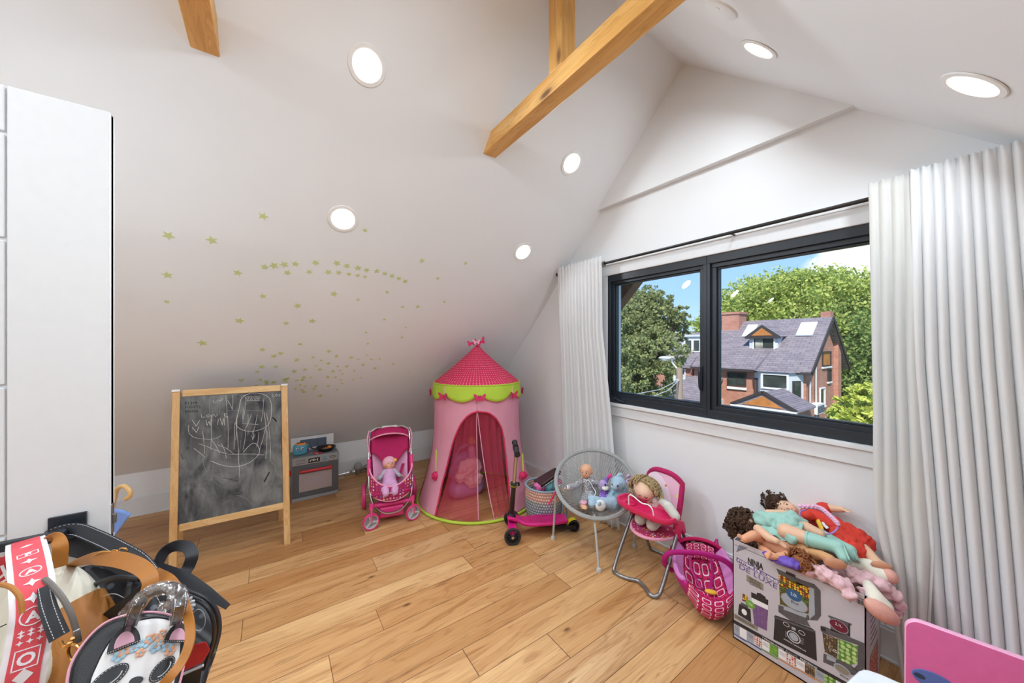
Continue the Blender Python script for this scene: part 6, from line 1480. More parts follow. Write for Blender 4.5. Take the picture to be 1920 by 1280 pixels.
# lower band and picture strip
L_ = lambda x: 735+(x-70)*.555
pp_(m, [(70,L_(70)),(1215,L_(1215)),(1215,L_(1215)+30),(70,L_(70)+30)], 0); tx_(m, '7 PROGRAMMES', 315, L_(315)+24, 15, 4, 498); tx_(m, 'Auto-iQ', 515, L_(515)+26, 20, 15, 615); tx_(m, 'PRÉDÉFINIS', 640, L_(640)+26, 16, 4, 785)
xs0 = 72
for k, (c0, c1, c2) in enumerate(((15,4,5),(15,14,5),(4,6,6),(4,14,7),(4,13,7),(15,12,7),(4,14,6))):
    w = 116+k*12; x0 = xs0; x1 = xs0+w*.45; x2 = xs0+w-5; d = 32
    pp_(m, [(x0,L_(x0)+d),(x1,L_(x1)+d),(x1,L_(x1)+d+78),(x0,L_(x0)+d+78)], c0, .0012); pp_(m, [(x1,L_(x1)+d),(x2,L_(x2)+d),(x2,L_(x2)+d+85),(x1,L_(x1)+d+80)], c1, .0012)
    pp_(m, [(x0,L_(x0)+d+84),(x2,L_(x2)+d+90),(x2,L_(x2)+d+100),(x0,L_(x0)+d+92)], c2, .0014)
    for j in range(3): pp_(m, [(x0+8,L_(x0)+d+22+j*11),(x1-8,L_(x1)+d+18+j*11),(x1-8,L_(x1)+d+20+j*11),(x0+8,L_(x0)+d+24+j*11)], 1, .0016)
    xs0 += w
m.build('front_print', pm, bxo, smooth=0)
m = MB()
def sidep(pts, mi): m.poly([(XB+x, by0-.0006, z) for x, z in pts], (0,-1,0), .0004, mi)
sidep([(.06,.05),(.20,.05),(.20,.19),(.06,.19)], 14); sidep([(.06,.19),(.20,.19),(.20,.205),(.06,.205)], 3)
for k in range(6): sidep([(.07,.24+k*.022),(.19-.02*(k%3),.24+k*.022),(.19-.02*(k%3),.243+k*.022),(.07,.243+k*.022)], 1)
m.build('side_print', pm, bxo, smooth=0)

# ---- heap of dolls
g = G('hair_brown'); co = g.coord(scale=(1,1,1)); f = g.noise(co, 55, 4, .7, 2.); g.base(g.mix(g.rng(f, .35, .65), '2a1a12', '6b4a33')); g.pr(rough=.6); g.bump(f, 1., .012)
clothmat('dress_teal', '9fcabf', .05, bump=.5); clothmat('dress_red', 'd93f30', .05, bump=.5); flat('boot_teal', '97c4b8', .45); clothmat('dress_pink', 'efc6cc', .12, bump=.9); flat('doll_cream', 'e9e4d4', .9); flat('sole_pink', 'dda394', .6, n=.06, nscale=60); flat('sole_tan', 'c48a6a', .6)
flat('violet_cloth', '6a4fb3', .6); flat('braid_pink', 'e7b7d4', .7); flat('hoop_purple', 'a487cc', .4)
def curls(par, c, r, n, col, seed, side=None, th=.0034):
    rnd = random.Random(seed); m = MB(); m.ell(c, tuple(x*.9 for x in r))
    for k in range(n):
        d = V((rnd.gauss(0,1),rnd.gauss(0,1),rnd.gauss(0,1))).normalized()
        if side is not None and d.dot(V(side)) < -.2: continue
        p = V(c)+V((d.x*r[0],d.y*r[1],d.z*r[2])); a = d.orthogonal().normalized(); b = d.cross(a); q = rnd.uniform(0,6); rr_ = rnd.uniform(.005,.012)
        m.tube([p+(a*math.cos(q+j*.8)+b*math.sin(q+j*.8))*rr_+d*.002*j+a*.003*j for j in range(8)], [th]*7+[.0008], 5)
    return m.build('hair', col, par)
# red dress doll lying along the back
D = aD
rd_ = thing('doll', D(1530,990,1.68), 'doll in a red dress lying on its back at the rear of the carton heap', 'doll')
hd_r = D(1476,956,1.80); fdir = (O_-hd_r).normalized()
head(rd_, hd_r, fdir+V((-.15,.1,.45)), V((-.1,1,.22)), .050, 'skin_pale', eye='eye_dark')
curls(rd_, hd_r+V((.03,.055,.005)), (.055,.060,.060), 150, 'hair_brown', 3)
b0_, b1_ = D(1520,966,1.72), D(1560,985,1.60)
m = MB(); m.cap(b0_, b1_, .046,.044); m.ell(D(1545,952,1.66), (.035,.032,.026)); m.ell(D(1512,966,1.66), (.03,.03,.025)); m.blob('bodice', 'dress_red', rd_, .007, 4, disp=.003, dscale=.02)
m = MB(); m.cap(b1_, D(1602,1015,1.50), .042,.062); m.cap(D(1575,1000,1.52), D(1598,1030,1.45), .035,.045); m.blob('skirt', 'dress_red', rd_, .006, 2, disp=.012, dscale=.018)
m = MB(); ha0 = D(1553,952,1.65); ha1 = D(1580,955,1.60); m.cap(ha0, ha1, .018,.013); hand(m, ha1, (D(1597,960,1.55)-ha1), (-.5,-.4,.7), .042); m.blob('arm', 'skin_pale', rd_, .0032, 1)
m = MB(); chain(m, [D(1598,1012,1.50), D(1625,1035,1.43), D(1645,1055,1.37)], [.027,.023,.018]); m.cap(D(1645,1055,1.37), D(1660,1062,1.36), .018,.016); m.blob('leg', 'skin_pale', rd_, .004, 2)
m = MB(); m.ell(D(1653,1061,1.345), (.012,.032,.016), rot=rotz(.5)); m.build('foot_sole', 'sole_tan', rd_)
m = MB(); m.tube([D(1533,975,1.63),D(1540,990,1.56),D(1542,998,1.54)], .009, 8, flatx=.4); m.build('belt_charm', 'yellow_cloth', rd_)
m = MB(); m.tube([D(1540,975,1.63),D(1546,985,1.57),D(1552,990,1.55)], .006, 8, flatx=.4); m.build('belt_ribbon', 'print_white', rd_)
# purple hoop headband with a pink braid
hb_ = thing('headband', D(1540,970,1.6), 'purple headband with a pale pink braid lying across the red dress', 'headband')
hp = smooth_path([D(1512,955,1.58),D(1500,960,1.60),D(1503,978,1.56),D(1518,990,1.52),D(1526,993,1.51)],5)
hp2 = smooth_path([D(1512,952,1.58),D(1535,955,1.56),D(1556,970,1.52),D(1570,982,1.49),D(1569,992,1.48),D(1560,999,1.47),D(1548,1001,1.47)],6)
m = MB(); m.tube(hp, .0034, 8); m.tube(hp2, .0034, 8); m.build('band', 'hoop_purple', hb_)
m = MB()
for i, p in enumerate(smooth_path([D(1500,949,1.575),D(1535,951,1.55),D(1556,966,1.51),D(1571,981,1.48)],9)): m.ell(p+V((0,0,.003*(-1)**i)), (.009,.009,.007), n=8, m=6)
m.build('braid', 'braid_pink', hb_)
# naked baby doll at the front left
nb = thing('baby_doll', D(1450,1022,1.58), 'undressed baby doll with raised arm at the front left of the carton heap', 'doll')
m = MB(); m.cap(D(1437,1018,1.60), D(1474,1030,1.53), .037,.040)
chain(m, [D(1428,1012,1.60), D(1413,1003,1.58), D(1396,1010,1.57)], [.020,.021,.017]); 
chain(m, [D(1430,1030,1.56), D(1440,1036,1.53), D(1446,1040,1.51)], [.018,.017,.014])
chain(m, [D(1478,1034,1.52), D(1484,1044,1.48), D(1462,1046,1.47)], [.029,.027,.021])
hand(m, D(1396,1011,1.57), D(1382,1001,1.57)-D(1396,1011,1.57), (-.6,-.5,.5), .040)
m.ell(D(1448,1042,1.46), (.016,.030,.014), rot=rotz(.6))
for k in range(5): m.ell(D(1444-k*1.2,1036+k*2.4,1.455), (.0065,)*3, n=8, m=6)
m.blob('body', 'skin_baby', nb, .0034, 2)
curls(nb, D(1414,1024,1.66), (.04,.05,.035), 50, 'hair_brown', 8)
# teal dress doll
td = thing('doll', D(1460,990,1.62), 'doll in a teal dress and tall teal boots lying across the heap', 'doll')
hc = D(1407,985,1.70)
head(td, hc, V((.55,.2,-.5)), V((-.25,.95,.25)), .048, 'skin_pale', eyes=False)
curls(td, hc+V((-.012,.028,.005)), (.056,.056,.058), 260, 'hair_brown', 5)
curls(td, hc+V((-.012,.058,-.03)), (.044,.042,.045), 120, 'hair_brown', 6)
sh_ = D(1432,976,1.66); wa = D(1482,984,1.58)
m = MB(); m.cap(sh_, wa, .046,.050); m.ell(D(1428,972,1.66), (.03,.04,.035)); m.cap(D(1468,990,1.57), D(1486,1010,1.50), .036,.022); m.cap(D(1484,972,1.58), D(1505,979,1.56), .034,.020); m.blob('dress', 'dress_teal', td, .005, 2, disp=.009, dscale=.022)
m = MB()
pts_t = lambda u, v: (D(1419+88*u, 984+ (1-u)*4 - 6*u, 1.625-.09*u).lerp(D(1424+64*u, 992+30*u, 1.60-.10*u), v)+V((-.012,-.012,.0))*math.sin(PI*v)*.6+V((0,0,.005*math.sin(u*17))))
m.surf(pts_t, 24, 8); m.build('skirt', 'dress_teal', td, solid=.003, sub=1)
m = MB(); chain(m, [D(1422,992,1.61), D(1442,1008,1.55), D(1456,1014,1.52)], [.021,.018,.014]); hand(m, D(1456,1014,1.52), D(1470,1022,1.50)-D(1456,1014,1.52), (-.5,-.4,.7), .042); m.blob('arm', 'skin_pale', td, .0034, 2)
m = MB(); chain(m, [D(1440,962,1.68), D(1470,962,1.65), D(1500,972,1.60)], [.018,.017,.015]); m.blob('arm', 'skin_pale', td, .005, 2)
m = MB(); m.cap(D(1474,996,1.54), D(1520,1011,1.46), .034,.026); m.blob('leg', 'skin_pale', td, .005, 2)
m = MB(); m.cap(D(1500,984,1.56), D(1538,1001,1.50), .028,.020); m.blob('leg', 'skin_pale', td, .005, 2)
def boot(a, b, c, r):
    m = MB(); n = (V(b)-V(a)).normalized(); m.tube([a, V(a).lerp(b,.3), V(a).lerp(b,.7), b], [r*1.05,r,r*.86,r*.9], 20); m.cap(b, c, r*.82, r*.62); m.ell(V(b), (r*.9,)*3)
    o = m.blob('boot', 'boot_teal', td, .0045, 2); 
    m = MB(); m.tube([V(a)-n*.002, V(a)+n*.006], r*1.10, 20); m.build('boot_cuff', 'boot_teal', o)
    m = MB(); d = (V(c)-V(b)).normalized(); dn = n; m.bar(V(b)+dn*r*.75-d*r*.6, V(c)+dn*r*.55+d*r*.3, r*1.1, .006, dn); m.build('boot_sole', 'print_grey', o) if False else m.build('boot_sole', 'boot_teal', o, bevel=.002)
boot(D(1514,1010,1.47), D(1572,1026,1.39), D(1582,1046,1.355), .029); boot(D(1540,1003,1.52), D(1594,1031,1.42), D(1600,1044,1.40), .024)
# tan doll seen from below
tn = thing('baby_doll', D(1515,1035,1.46), 'tan undressed doll lying bottom up in the middle of the carton heap', 'doll')
m = MB(); m.ell(D(1512,1032,1.49), (.045,.062,.046), rot=rotz(.4)); m.cap(D(1520,1038,1.45), D(1534,1040,1.42), .026,.020); m.blob('body', 'skin_tan', tn, .005, 3)
m = MB(); chain(m, [D(1524,1036,1.43), D(1540,1040,1.40), D(1556,1048,1.37)], [.014,.017,.019]); hand(m, D(1526,1036,1.43), D(1516,1036,1.44)-D(1526,1036,1.43), (-.5,-.4,.7), .034); m.blob('arm', 'skin_tan', tn, .0032, 1)
ft_ = D(1566,1056,1.345)
m = MB(); m.ell(ft_, (.014,.036,.021), rot=rotz(.5)); 
for k in range(5): m.ell(ft_+V((.015,-.012,-.012)).cross(V((0,0,1)))*0+V((-.014+.0,.030-.001*k,.010-.0055*k)), (.0065-.0006*k,)*3, n=8, m=6)
m.blob('foot', 'sole_tan', tn, .0032, 1)
# orange curls, violet cloth and cup, pink dress doll
oc = thing('doll', D(1502,1050,1.42), 'doll whose orange-brown curly hair shows between the others in the carton', 'doll')
flat('hair_orange', '8a5128', .7, n=.3, nscale=150); curls(oc, D(1502,1050,1.42), (.030,.035,.022), 90, 'hair_orange', 12, th=.0026)
m = MB(); m.ell(D(1482,1055,1.42), (.03,.045,.018), rot=rotz(.4)); m.ell(D(1462,1050,1.46), (.03,.04,.014)); m.ell(D(1444,1043,1.50), (.02,.03,.012)); tag(m.blob('violet_bag', 'violet_cloth', None, .005, 2, disp=.008, dscale=.015), 'crumpled violet satin cloth at the front edge of the carton', 'cloth')
pd_ = thing('rag_doll', D(1620,1090,1.35), 'large cream cloth doll in a pink dress spilling over the carton corner', 'doll')
m = MB()
for (u, v, d, r) in ((1518,1068,1.40,.030),(1540,1072,1.37,.030),(1560,1082,1.34,.032),(1580,1095,1.31,.032),(1592,1112,1.28,.024),(1600,1080,1.36,.036),(1575,1070,1.40,.036),(1625,1085,1.34,.034),(1650,1095,1.31,.030),(1672,1112,1.30,.026),(1640,1105,1.33,.032),(1684,1132,1.30,.020),(1686,1150,1.30,.016),(1620,1110,1.30,.020)):
    m.ell(D(u, v, d), (r,r,r*.8))
m.blob('dress', 'dress_pink', pd_, .0048, 1, disp=.016, dscale=.02)
m = MB(); chain(m, [D(1603,1060,1.42), D(1630,1064,1.38), D(1655,1078,1.34)], [.030,.033,.030]); lgx = m.blob('leg', 'doll_cream', pd_, .006, 3)
m = MB(); m.ell(D(1667,1080,1.325), (.022,.026,.027)); m.build('foot', 'sole_pink', lgx)
m = MB(); chain(m, [D(1628,1096,1.31), D(1642,1122,1.265), D(1652,1136,1.255)], [.018,.028,.034]); lgx = m.blob('leg', 'doll_cream', pd_, .006, 3)
m = MB(); m.ell(D(1653,1146,1.235), (.030,.052,.030), rot=Euler((.5,.1,.55)).to_matrix()); m.build('foot', 'sole_pink', lgx)
m = MB(); m.surf(lambda u, v: D(1655+34*u, 1150+8*math.sin(u*9)+14*v*(.6+.4*math.sin(u*12)), 1.275+.01*math.sin(u*14)), 20, 6); m.build('dress_hem', 'dress_pink', pd_, solid=.003)
# hidden packing so the heap rests on something: crumpled blanket inside the carton
m = MB(); m.box((XB+.02,by0+.02,.02),(XB+.225,by1-.02,.40)); bl2 = m.build('blanket', 'carton_brown', None, bevel=.02); tag(bl2, 'brown bedding filling the carton beneath the dolls', 'blanket')

# ------------------------------------------------------------------ pink child's chair back and white table corner
flat('panel_pink', 'e66fae', .3); flat('panel_edge', 'f7b5d8', .3); flat('table_white', 'e9eef4', .25); flat('oval_blue', '5b74bb', .35); flat('oval_dark', '32405c', .35)
kc = thing('child_chair', fl(1720,1200,.3), 'pink child chair back with rounded corners in the bottom right of the view', 'chair')
k0 = fl(1697,1163,.50); kd = V((.192,-.981,0)).normalized(); ku = V((.04,0,1)).normalized(); kn = ku.cross(kd).normalized(); kn = kn if kn.x < 0 else -kn
def rr2d(w, h, r, n=8, cx0=0, cy0=0):
    out = []
    for (cx_, cy_, a) in ((w-r,h-r,0),(r,h-r,PI/2),(r,r,PI),(w-r,r,1.5*PI)):
        out += [(cx0+cx_+r*math.cos(a+PI/2*i/n), cy0+cy_+r*math.sin(a+PI/2*i/n)) for i in range(n+1)]
    return out
kp = k0+kd*-.0; KW, KH = .36, .34
m = MB(); m.poly([kp+kd*x+ku*(y-KH+.012) for x, y in rr2d(KW, KH, .035)], kn, -.022); m.build('backrest', 'panel_edge', kc, bevel=.004)
m = MB(); m.poly([kp+kd*x+ku*(y-KH+.012)+kn*.0003 for x, y in rr2d(KW-.004, KH-.004, .033, cx0=.002, cy0=.002)], kn, .0006); m.build('back_face', 'panel_pink', kc, smooth=0)
m = MB(); c = aP(1752,1277,k0,kn)+kn*.0012; m.poly([c+kd*.046*math.cos(i*PI/16)+ku*(.026*math.sin(i*PI/16)+.0)-ku*.012*math.cos(i*PI/16)*0 for i in range(32)], kn, .003); ovl = m.build('blue_oval', 'oval_blue', kc, bevel=.001)
m = MB(); m.poly([c-kd*.030+kn*.003+kd*.012*math.cos(i*PI/12)+ku*.007*math.sin(i*PI/12) for i in range(24)], kn, .001); m.build('oval_slot', 'oval_dark', ovl)
m = MB(); m.poly([kp+kd*x+V((0,0,-.26))-kn*y for x, y in rr2d(KW-.12, .30, .05, cx0=.08)], (0,0,1), .02)
m.build('seat', 'panel_edge', kc, bevel=.004)
for a_ in (.10, KW-.06):
    for b_ in (.0, .26):
        m = MB(); p = kp+kd*a_-kn*(b_+.01); m.tube([(p.x,p.y,.25),(p.x,p.y,0)], .013, 10); m.build('leg', 'table_white', kc)
tb_ = thing('child_table', fl(1618,1262,.30), 'white rounded child table corner at the bottom edge before the carton', 'table')
c0 = fl(1618,1247,.44); e1 = (fl(1578,1284,.44)-c0).normalized(); e2 = (fl(1700,1283,.44)-c0).normalized()
nrm2 = V((0,0,1)); 
cor = [c0+e1*.03, c0+e1*.014+e2*.004, c0+e1*.006+e2*.010, c0+e1*.004+e2*.018, c0+e2*.034]
pts = [c0+e1*.30+e2*.30, c0+e1*.30]+cor+[c0+e2*.30]
m = MB(); m.poly(pts, (0,0,1), -.022); m.build('tabletop', 'table_white', tb_, bevel=.008, bseg=3)
for a_, b_ in ((.05,.05),(.27,.05),(.05,.27),(.27,.27)):
    m = MB(); p = c0+e1*a_+e2*b_; m.tube([(p.x,p.y,.42),(p.x,p.y,0)], .012, 10); m.build('leg', 'table_white', tb_)

# ------------------------------------------------------------------ umbrella leaning behind the open door
flat('cane_wood', 'd9b075', .4); flat('umbrella_blue', '7d9fe0', .6, n=.1, nscale=20)
um = thing('umbrella', aD(225,985,1.75), 'blue umbrella with a wooden crook handle standing behind the open door', 'umbrella')
m = MB(); hk = smooth_path([D(214,935,1.75),D(219,917,1.75),D(232,911,1.75),D(243,920,1.75),D(243,930,1.75),D(236,935,1.75)],6); m.tube(hk, .0105, 10); m.tube([D(214,935,1.75), D(205,970,1.76)], .0105, 10); m.build('handle', 'cane_wood', um)
m = MB(); u0_ = D(205,955,1.77); a_, b_, c_, d_ = D(196,948,1.77), D(246,962,1.73), D(216,1003,1.76), D(185,1010,1.80)
m.surf(lambda u, v: (a_.lerp(b_, u)).lerp(d_.lerp(c_, u), v)+V((0,-.012,0))*math.sin(u*7)*.8, 16, 8); fo = fl(200,1085,0); m.build('canopy', 'umbrella_blue', um, solid=.004)
m = MB(); m.tube([D(205,960,1.77), V((u0_.x-.02,u0_.y+.02,.0))], [.03,.006], 10); m.build('folded_canopy', 'umbrella_blue', um)
# ------------------------------------------------------------------ bags hanging on the door handle
flat('bag_black', '1f2024', .45, bump=.25, bscale=500); dotted('bag_dots', '202126', ['5a5f68','4a4d55','6a717c'], 42, .24, .4); flat('strap_black', '1d2027', .5, bump=.2, bscale=500); flat('stitch_white', 'c9ccd2', .8)
flat('leather_tan', 'b0712c', .5, n=.10, nscale=14, bump=.2, bscale=300); flat('leather_cream', 'e9e4d2', .45, n=.02, bump=.2, bscale=400); flat('strap_red', 'e2515c', .7, bump=.3, bscale=700); flat('strap_white', 'f1ecf0', .7)
flat('bag_red', 'c92632', .5); flat('gold', 'd9a765', .25, 1.); flat('ear_pink', 'dba9bd', .6); flat('flower_blue', 'a9d0e6', .7); flat('flower_peach', 'e9b494', .7); flat('bag_white', 'eeeceb', .45); flat('zip_grey', '6d6762', .6); flat('piping_pink', 'dda0b4', .5)
g = G('clear_wrap'); g.t.nodes.remove(g.p); tp = g.n('ShaderNodeBsdfTransparent'); gl = g.n('ShaderNodeBsdfGlossy'); gl.inputs['Roughness'].default_value = .12
b_ = g.n('ShaderNodeBump'); g.t.links.new(g.noise(g.coord(), 60, 3), b_.inputs['Height']); b_.inputs['Strength'].default_value = .8; b_.inputs['Distance'].default_value = .004; g.t.links.new(b_.outputs[0], gl.inputs['Normal'])
fr_ = g.n('ShaderNodeMixShader'); fr_.inputs[0].default_value = .20; g.t.links.new(tp.outputs[0], fr_.inputs[1]); g.t.links.new(gl.outputs[0], fr_.inputs[2]); g.t.links.new(fr_.outputs[0], g.out.inputs[0])
def nview(p): return (O_-V(p)).normalized()
def ribbon(m, pts, w, t=.003, twist=None, k=6, mi=0, lift=0):
    """flat strap through pts; its face looks to the room side, turned by twist"""
    P = smooth_path(pts, k); n = len(P); vs = []; fs = []
    ws = w if isinstance(w, (list, tuple)) else [w]*len(pts)
    tw = twist if twist else [0]*len(pts)
    for i, p in enumerate(P):
        d = (P[min(i+1, n-1)]-P[max(i-1, 0)]).normalized(); j = min(i/k, len(pts)-1.001); a = int(j); f = j-a
        wi = ws[a]*(1-f)+ws[min(a+1, len(ws)-1)]*f; ti = tw[a]*(1-f)+tw[min(a+1, len(tw)-1)]*f
        nn = nview(p); nn = (nn-d*nn.dot(d)).normalized(); x = d.cross(nn); q = Matrix.Rotation(ti, 3, d); nn = q @ nn; x = q @ x
        c = p+nn*lift
        vs += [c-x*wi/2-nn*t/2, c+x*wi/2-nn*t/2, c+x*wi/2+nn*t/2, c-x*wi/2+nn*t/2]
    for i in range(n-1):
        for k_ in range(4): a = 4*i+k_; b = 4*i+(k_+1) % 4; fs.append((a, b, b+4, a+4))
    fs += [(3,2,1,0), tuple(4*(n-1)+q for q in range(4))]
    m.add([tuple(v) for v in vs], fs, mi); return P
def stitches(m, pts, w, side, k=6, lift=.0022, step=.007):
    P = smooth_path(pts, k); acc = 0; on = True
    for a, b in zip(P, P[1:]):
        d = (b-a); L = d.length; d.normalize(); nn = nview(a); nn = (nn-d*nn.dot(d)).normalized(); x = d.cross(nn); t = 0
        while t+step*.6 < L: m.bar(a+d*t+x*w*side+nn*lift, a+d*(t+step*.6)+x*w*side+nn*lift, .0011, .0008, nn); t += step
def axes(n, roll):
    n = V(n).normalized(); x = V((0,0,1)).cross(n).normalized()*1; z = n.cross(x)*1
    q = Matrix.Rotation(roll, 3, n); return (q @ x, n, q @ z)
# --- right black backpack
def outlined(px_, p0, n, depth, bev):
    n = V(n).normalized(); q = smooth_path([aP(u, v, p0, n) for u, v in px_], 5, True); m = MB(); m.poly(q, -n, depth); return m
c = aD(340, 1180, .865)
b1 = thing('backpack', c, 'black dotted backpack with a red pocket flap, rightmost of the bags on the door handle', 'backpack')
n1_ = nview(c)+V((.05,0,.30))
m = outlined([(262,1052),(300,1060),(345,1083),(385,1108),(411,1138),(417,1175),(408,1215),(393,1258),(372,1305),(300,1340),(240,1300),(228,1200),(235,1100)], aD(340,1180,.845), n1_, .09, 0); m.build('body', 'bag_dots', b1, bevel=.014, bseg=4)
P_ = lambda u, v, d: aD(u, v, d)
m = MB(); ribbon(m, [P_(250,1046,.90),P_(300,1065,.87),P_(345,1082,.85),P_(385,1108,.84),P_(427,1137,.83)], [.02,.022,.024,.022,.012], .006); m.build('edge_strap', 'strap_black', b1)
m = MB(); ribbon(m, [P_(295,1062,.88),P_(308,1035,.90),P_(330,1023,.91),P_(352,1026,.91),P_(360,1042,.90),P_(352,1065,.89),P_(340,1080,.87)], .026, .004, [.9,.5,.2,0,-.2,-.2,0]); m.build('top_loop', 'strap_black', b1)
m = MB(); m.tube(smooth_path([P_(325,1108,.815),P_(360,1110,.81),P_(392,1128,.81),P_(408,1160,.82),P_(407,1195,.83),P_(396,1230,.84)],6), .0035, 8); zz_ = m.build('zipper', 'bag_black', b1)
m = MB(); m.tube(smooth_path([P_(352,1118,.812),P_(385,1135,.80),P_(400,1165,.80),P_(400,1200,.81),P_(384,1250,.82)],6), .004, 8); m.build('piping', 'bag_black', b1)
m = MB(); q = [P_(348,1212,.790),P_(386,1202,.795),P_(394,1218,.80),P_(380,1242,.80),P_(335,1262,.785)]; m.poly(q, nview(q[0]), .006); pk = m.build('pocket_flap', 'bag_red', b1, bevel=.002)
m = MB(); q = [P_(335,1262,.79),P_(380,1244,.80),P_(372,1300,.80),P_(325,1305,.79)]; m.poly(q, nview(q[0]), .004); m.build('pocket', 'bag_black', b1, bevel=.002)
m = MB(); m.tube(smooth_path([P_(333,1268,.785),P_(360,1256,.79),P_(381,1247,.795)],5), .003, 6); m.build('pocket_zip', 'stitch_white', b1)
m = MB(); m.tube([P_(372+13*math.cos(a*PI/14),1162+20*math.sin(a*PI/14),.802) for a in range(28)], .0007, 5, True); m.build('outline_ring', 'stitch_white', b1)
m = MB()
for k in range(6):
    a = k*PI/6-1.2; p = P_(349,1132,.795); m.ell(p+V((cs*.014*math.cos(a), -sn*.014*math.cos(a), .014*math.sin(a))), (.008,.003,.0035), rot=Matrix.Rotation(-a, 3, V((sn,cs,0))) @ Matrix.Rotation(-YAW, 3, 'Z'))
m.build('flower_patch', 'stitch_white', b1)
# --- middle black backpack
c = aD(215, 1140, .88)
b2 = thing('backpack', c, 'black dotted backpack squeezed between the cream bag and the clear-wrapped handle', 'backpack')
m = outlined([(120,1100),(140,1066),(190,1054),(250,1064),(288,1090),(300,1150),(285,1210),(200,1230),(135,1190)], aD(215,1140,.865), nview(c)+V((0,0,.25)), .07, 0); m.build('body', 'bag_dots', b2, bevel=.014, bseg=4)
m = MB(); m.tube(smooth_path([P_(158,1108,.86),P_(190,1090,.85),P_(225,1082,.845),P_(262,1085,.85)],6), .006, 8); m.build('zipper', 'bag_black', b2)
m = MB(); q = [P_(172,1132,.845),P_(208,1130,.842),P_(207,1142,.84),P_(190,1150,.84),P_(176,1153,.84)]; m.poly(q, nview(q[0]), .004); m.build('pocket_flap', 'bag_red', b2, bevel=.001)
m = MB(); q = [P_(178,1156,.842),P_(204,1146,.84),P_(196,1170,.84),P_(182,1172,.84)]; m.poly(q, nview(q[0]), .004); m.build('patch', 'stitch_white', b2, bevel=.001)
m = MB(); m.tube(smooth_path([P_(183,1132,.838),P_(195,1117,.836),P_(215,1113,.836),P_(232,1120,.838)],6), .0008, 5); m.ell(P_(176,1112,.838), (.007,.003,.004)); m.ell(P_(181,1119,.838), (.008,.003,.004)); m.build('outline', 'stitch_white', b2)
m = MB(); ribbon(m, [P_(285,1098,.83),P_(245,1130,.82),P_(210,1155,.82),P_(190,1175,.82)], .035, .008); m.build('padded_strap', 'bag_black', b2)
# --- cream and tan backpack
c = aD(112, 1200, .80); A = axes(nview(c)+V((-.1,0,.25)), R(22))
b3 = thing('backpack', c, 'cream backpack with a tan leather bottom hanging behind the red woven strap', 'backpack')
m, f_ = sq(c, (.085,.075,.172), A, .6, .6, v0=.50); m.build('body', 'leather_cream', b3, smooth=60)
m, f_ = sq(c, (.090,.080,.176), A, .6, .6, v1=.53); bt = m.build('leather_base', 'leather_tan', b3, smooth=60)
m = MB(); m.tube(smooth_path([P_(84,1085,.715),P_(100,1100,.705),P_(118,1122,.695),P_(133,1150,.69),P_(142,1178,.69),P_(146,1196,.69)],6), .005, 8); m.build('zipper', 'zip_grey', b3)
m = MB(); m.bar(P_(143,1180,.680), P_(147,1205,.680), .010, .004, nview(c)); m.build('zip_pull', 'steel_dull', b3, bevel=.002)
m = MB(); ribbon(m, [P_(91,1012,.85),P_(104,1008,.83),P_(113,1022,.82),P_(113,1045,.82),P_(112,1062,.82)], .024, .005, [1.0,.5,.1,0,0]); m.build('top_handle', 'leather_tan', b3)
# --- far left cream satchel with small black lettering
c = aD(-10, 1220, .70); A = axes(nview(c)+V((.0,0,.2)), R(8))
b4 = thing('handbag', c, 'cream handbag with tan piping cut off by the left edge of the view', 'bag')
m, f_ = sq(c, (.062,.035,.125), A, .55, .6); m.build('body', 'leather_cream', b4, smooth=60)
m = MB(); m.tube(smooth_path([P_(-30,1097,.66),P_(5,1096,.655),P_(25,1104,.65),P_(38,1122,.645),P_(42,1150,.64)],6), .004, 8); m.build('piping', 'leather_tan', b4)
n_ = nview(c)
m = MB(); p = aD(3, 1175, .615); x_ = A[0]; x_ = x_ if x_.dot(V((cs,-sn,0))) > 0 else -x_; z_ = A[2] if A[2].z > 0 else -A[2]
text(m, 'L', frame(p, x_, n_.cross(x_), n_) , .022, 0, 0, 'CENTER', .0003); m.build('lettering', 'print_black', b4, smooth=0)
# --- red and white bag behind
c = aD(5, 1078, .86); A = axes(nview(c)+V((0,0,.2)), R(20))
b5 = thing('pouch', c, 'red pouch with white crossed strokes, peeking out beside the red strap', 'bag')
m, f_ = sq(c, (.05,.02,.05), A, .4, .5); m.build('body', 'bag_red', b5, smooth=60)
m = MB(); n_ = nview(c); p = P_(2,1075,.825)
for a, b in (((-3,1085),(24,1063)), ((3,1060),(14,1084)), ((-8,1098),(26,1078))): m.bar(P_(*a,.825), P_(*b,.825), .005, .002, n_)
m.build('white_strokes', 'bag_white', b5)
# --- panda bag
p0 = aD(245, 1245, .68); n_ = (nview(p0)+V((.10,-.05,.25))).normalized()
b6 = thing('panda_bag', p0, 'small black and white panda face backpack in front of the other bags', 'backpack')
PP = lambda u, v, o=0: aP(u, v, p0, n_)+n_*o
out = smooth_path([PP(128,1262),PP(150,1215),PP(190,1172),PP(235,1153),PP(285,1147),PP(325,1155),PP(345,1172),PP(348,1215),PP(343,1255),PP(330,1300),PP(305,1345),PP(240,1372),PP(170,1358),PP(130,1320)],5, True)
m = MB(); m.poly(out, -n_, .075); m.build('body', 'bag_black', b6, bevel=.012, bseg=4)
fo_ = smooth_path([PP(165,1290,.001),PP(180,1245,.001),PP(200,1208,.001),PP(225,1180,.001),PP(260,1162,.001),PP(300,1157,.001),PP(328,1166,.001),PP(340,1190,.001),PP(338,1235,.001),PP(325,1290,.001),PP(300,1335,.001),PP(240,1355,.001),PP(185,1335,.001)],5, True)
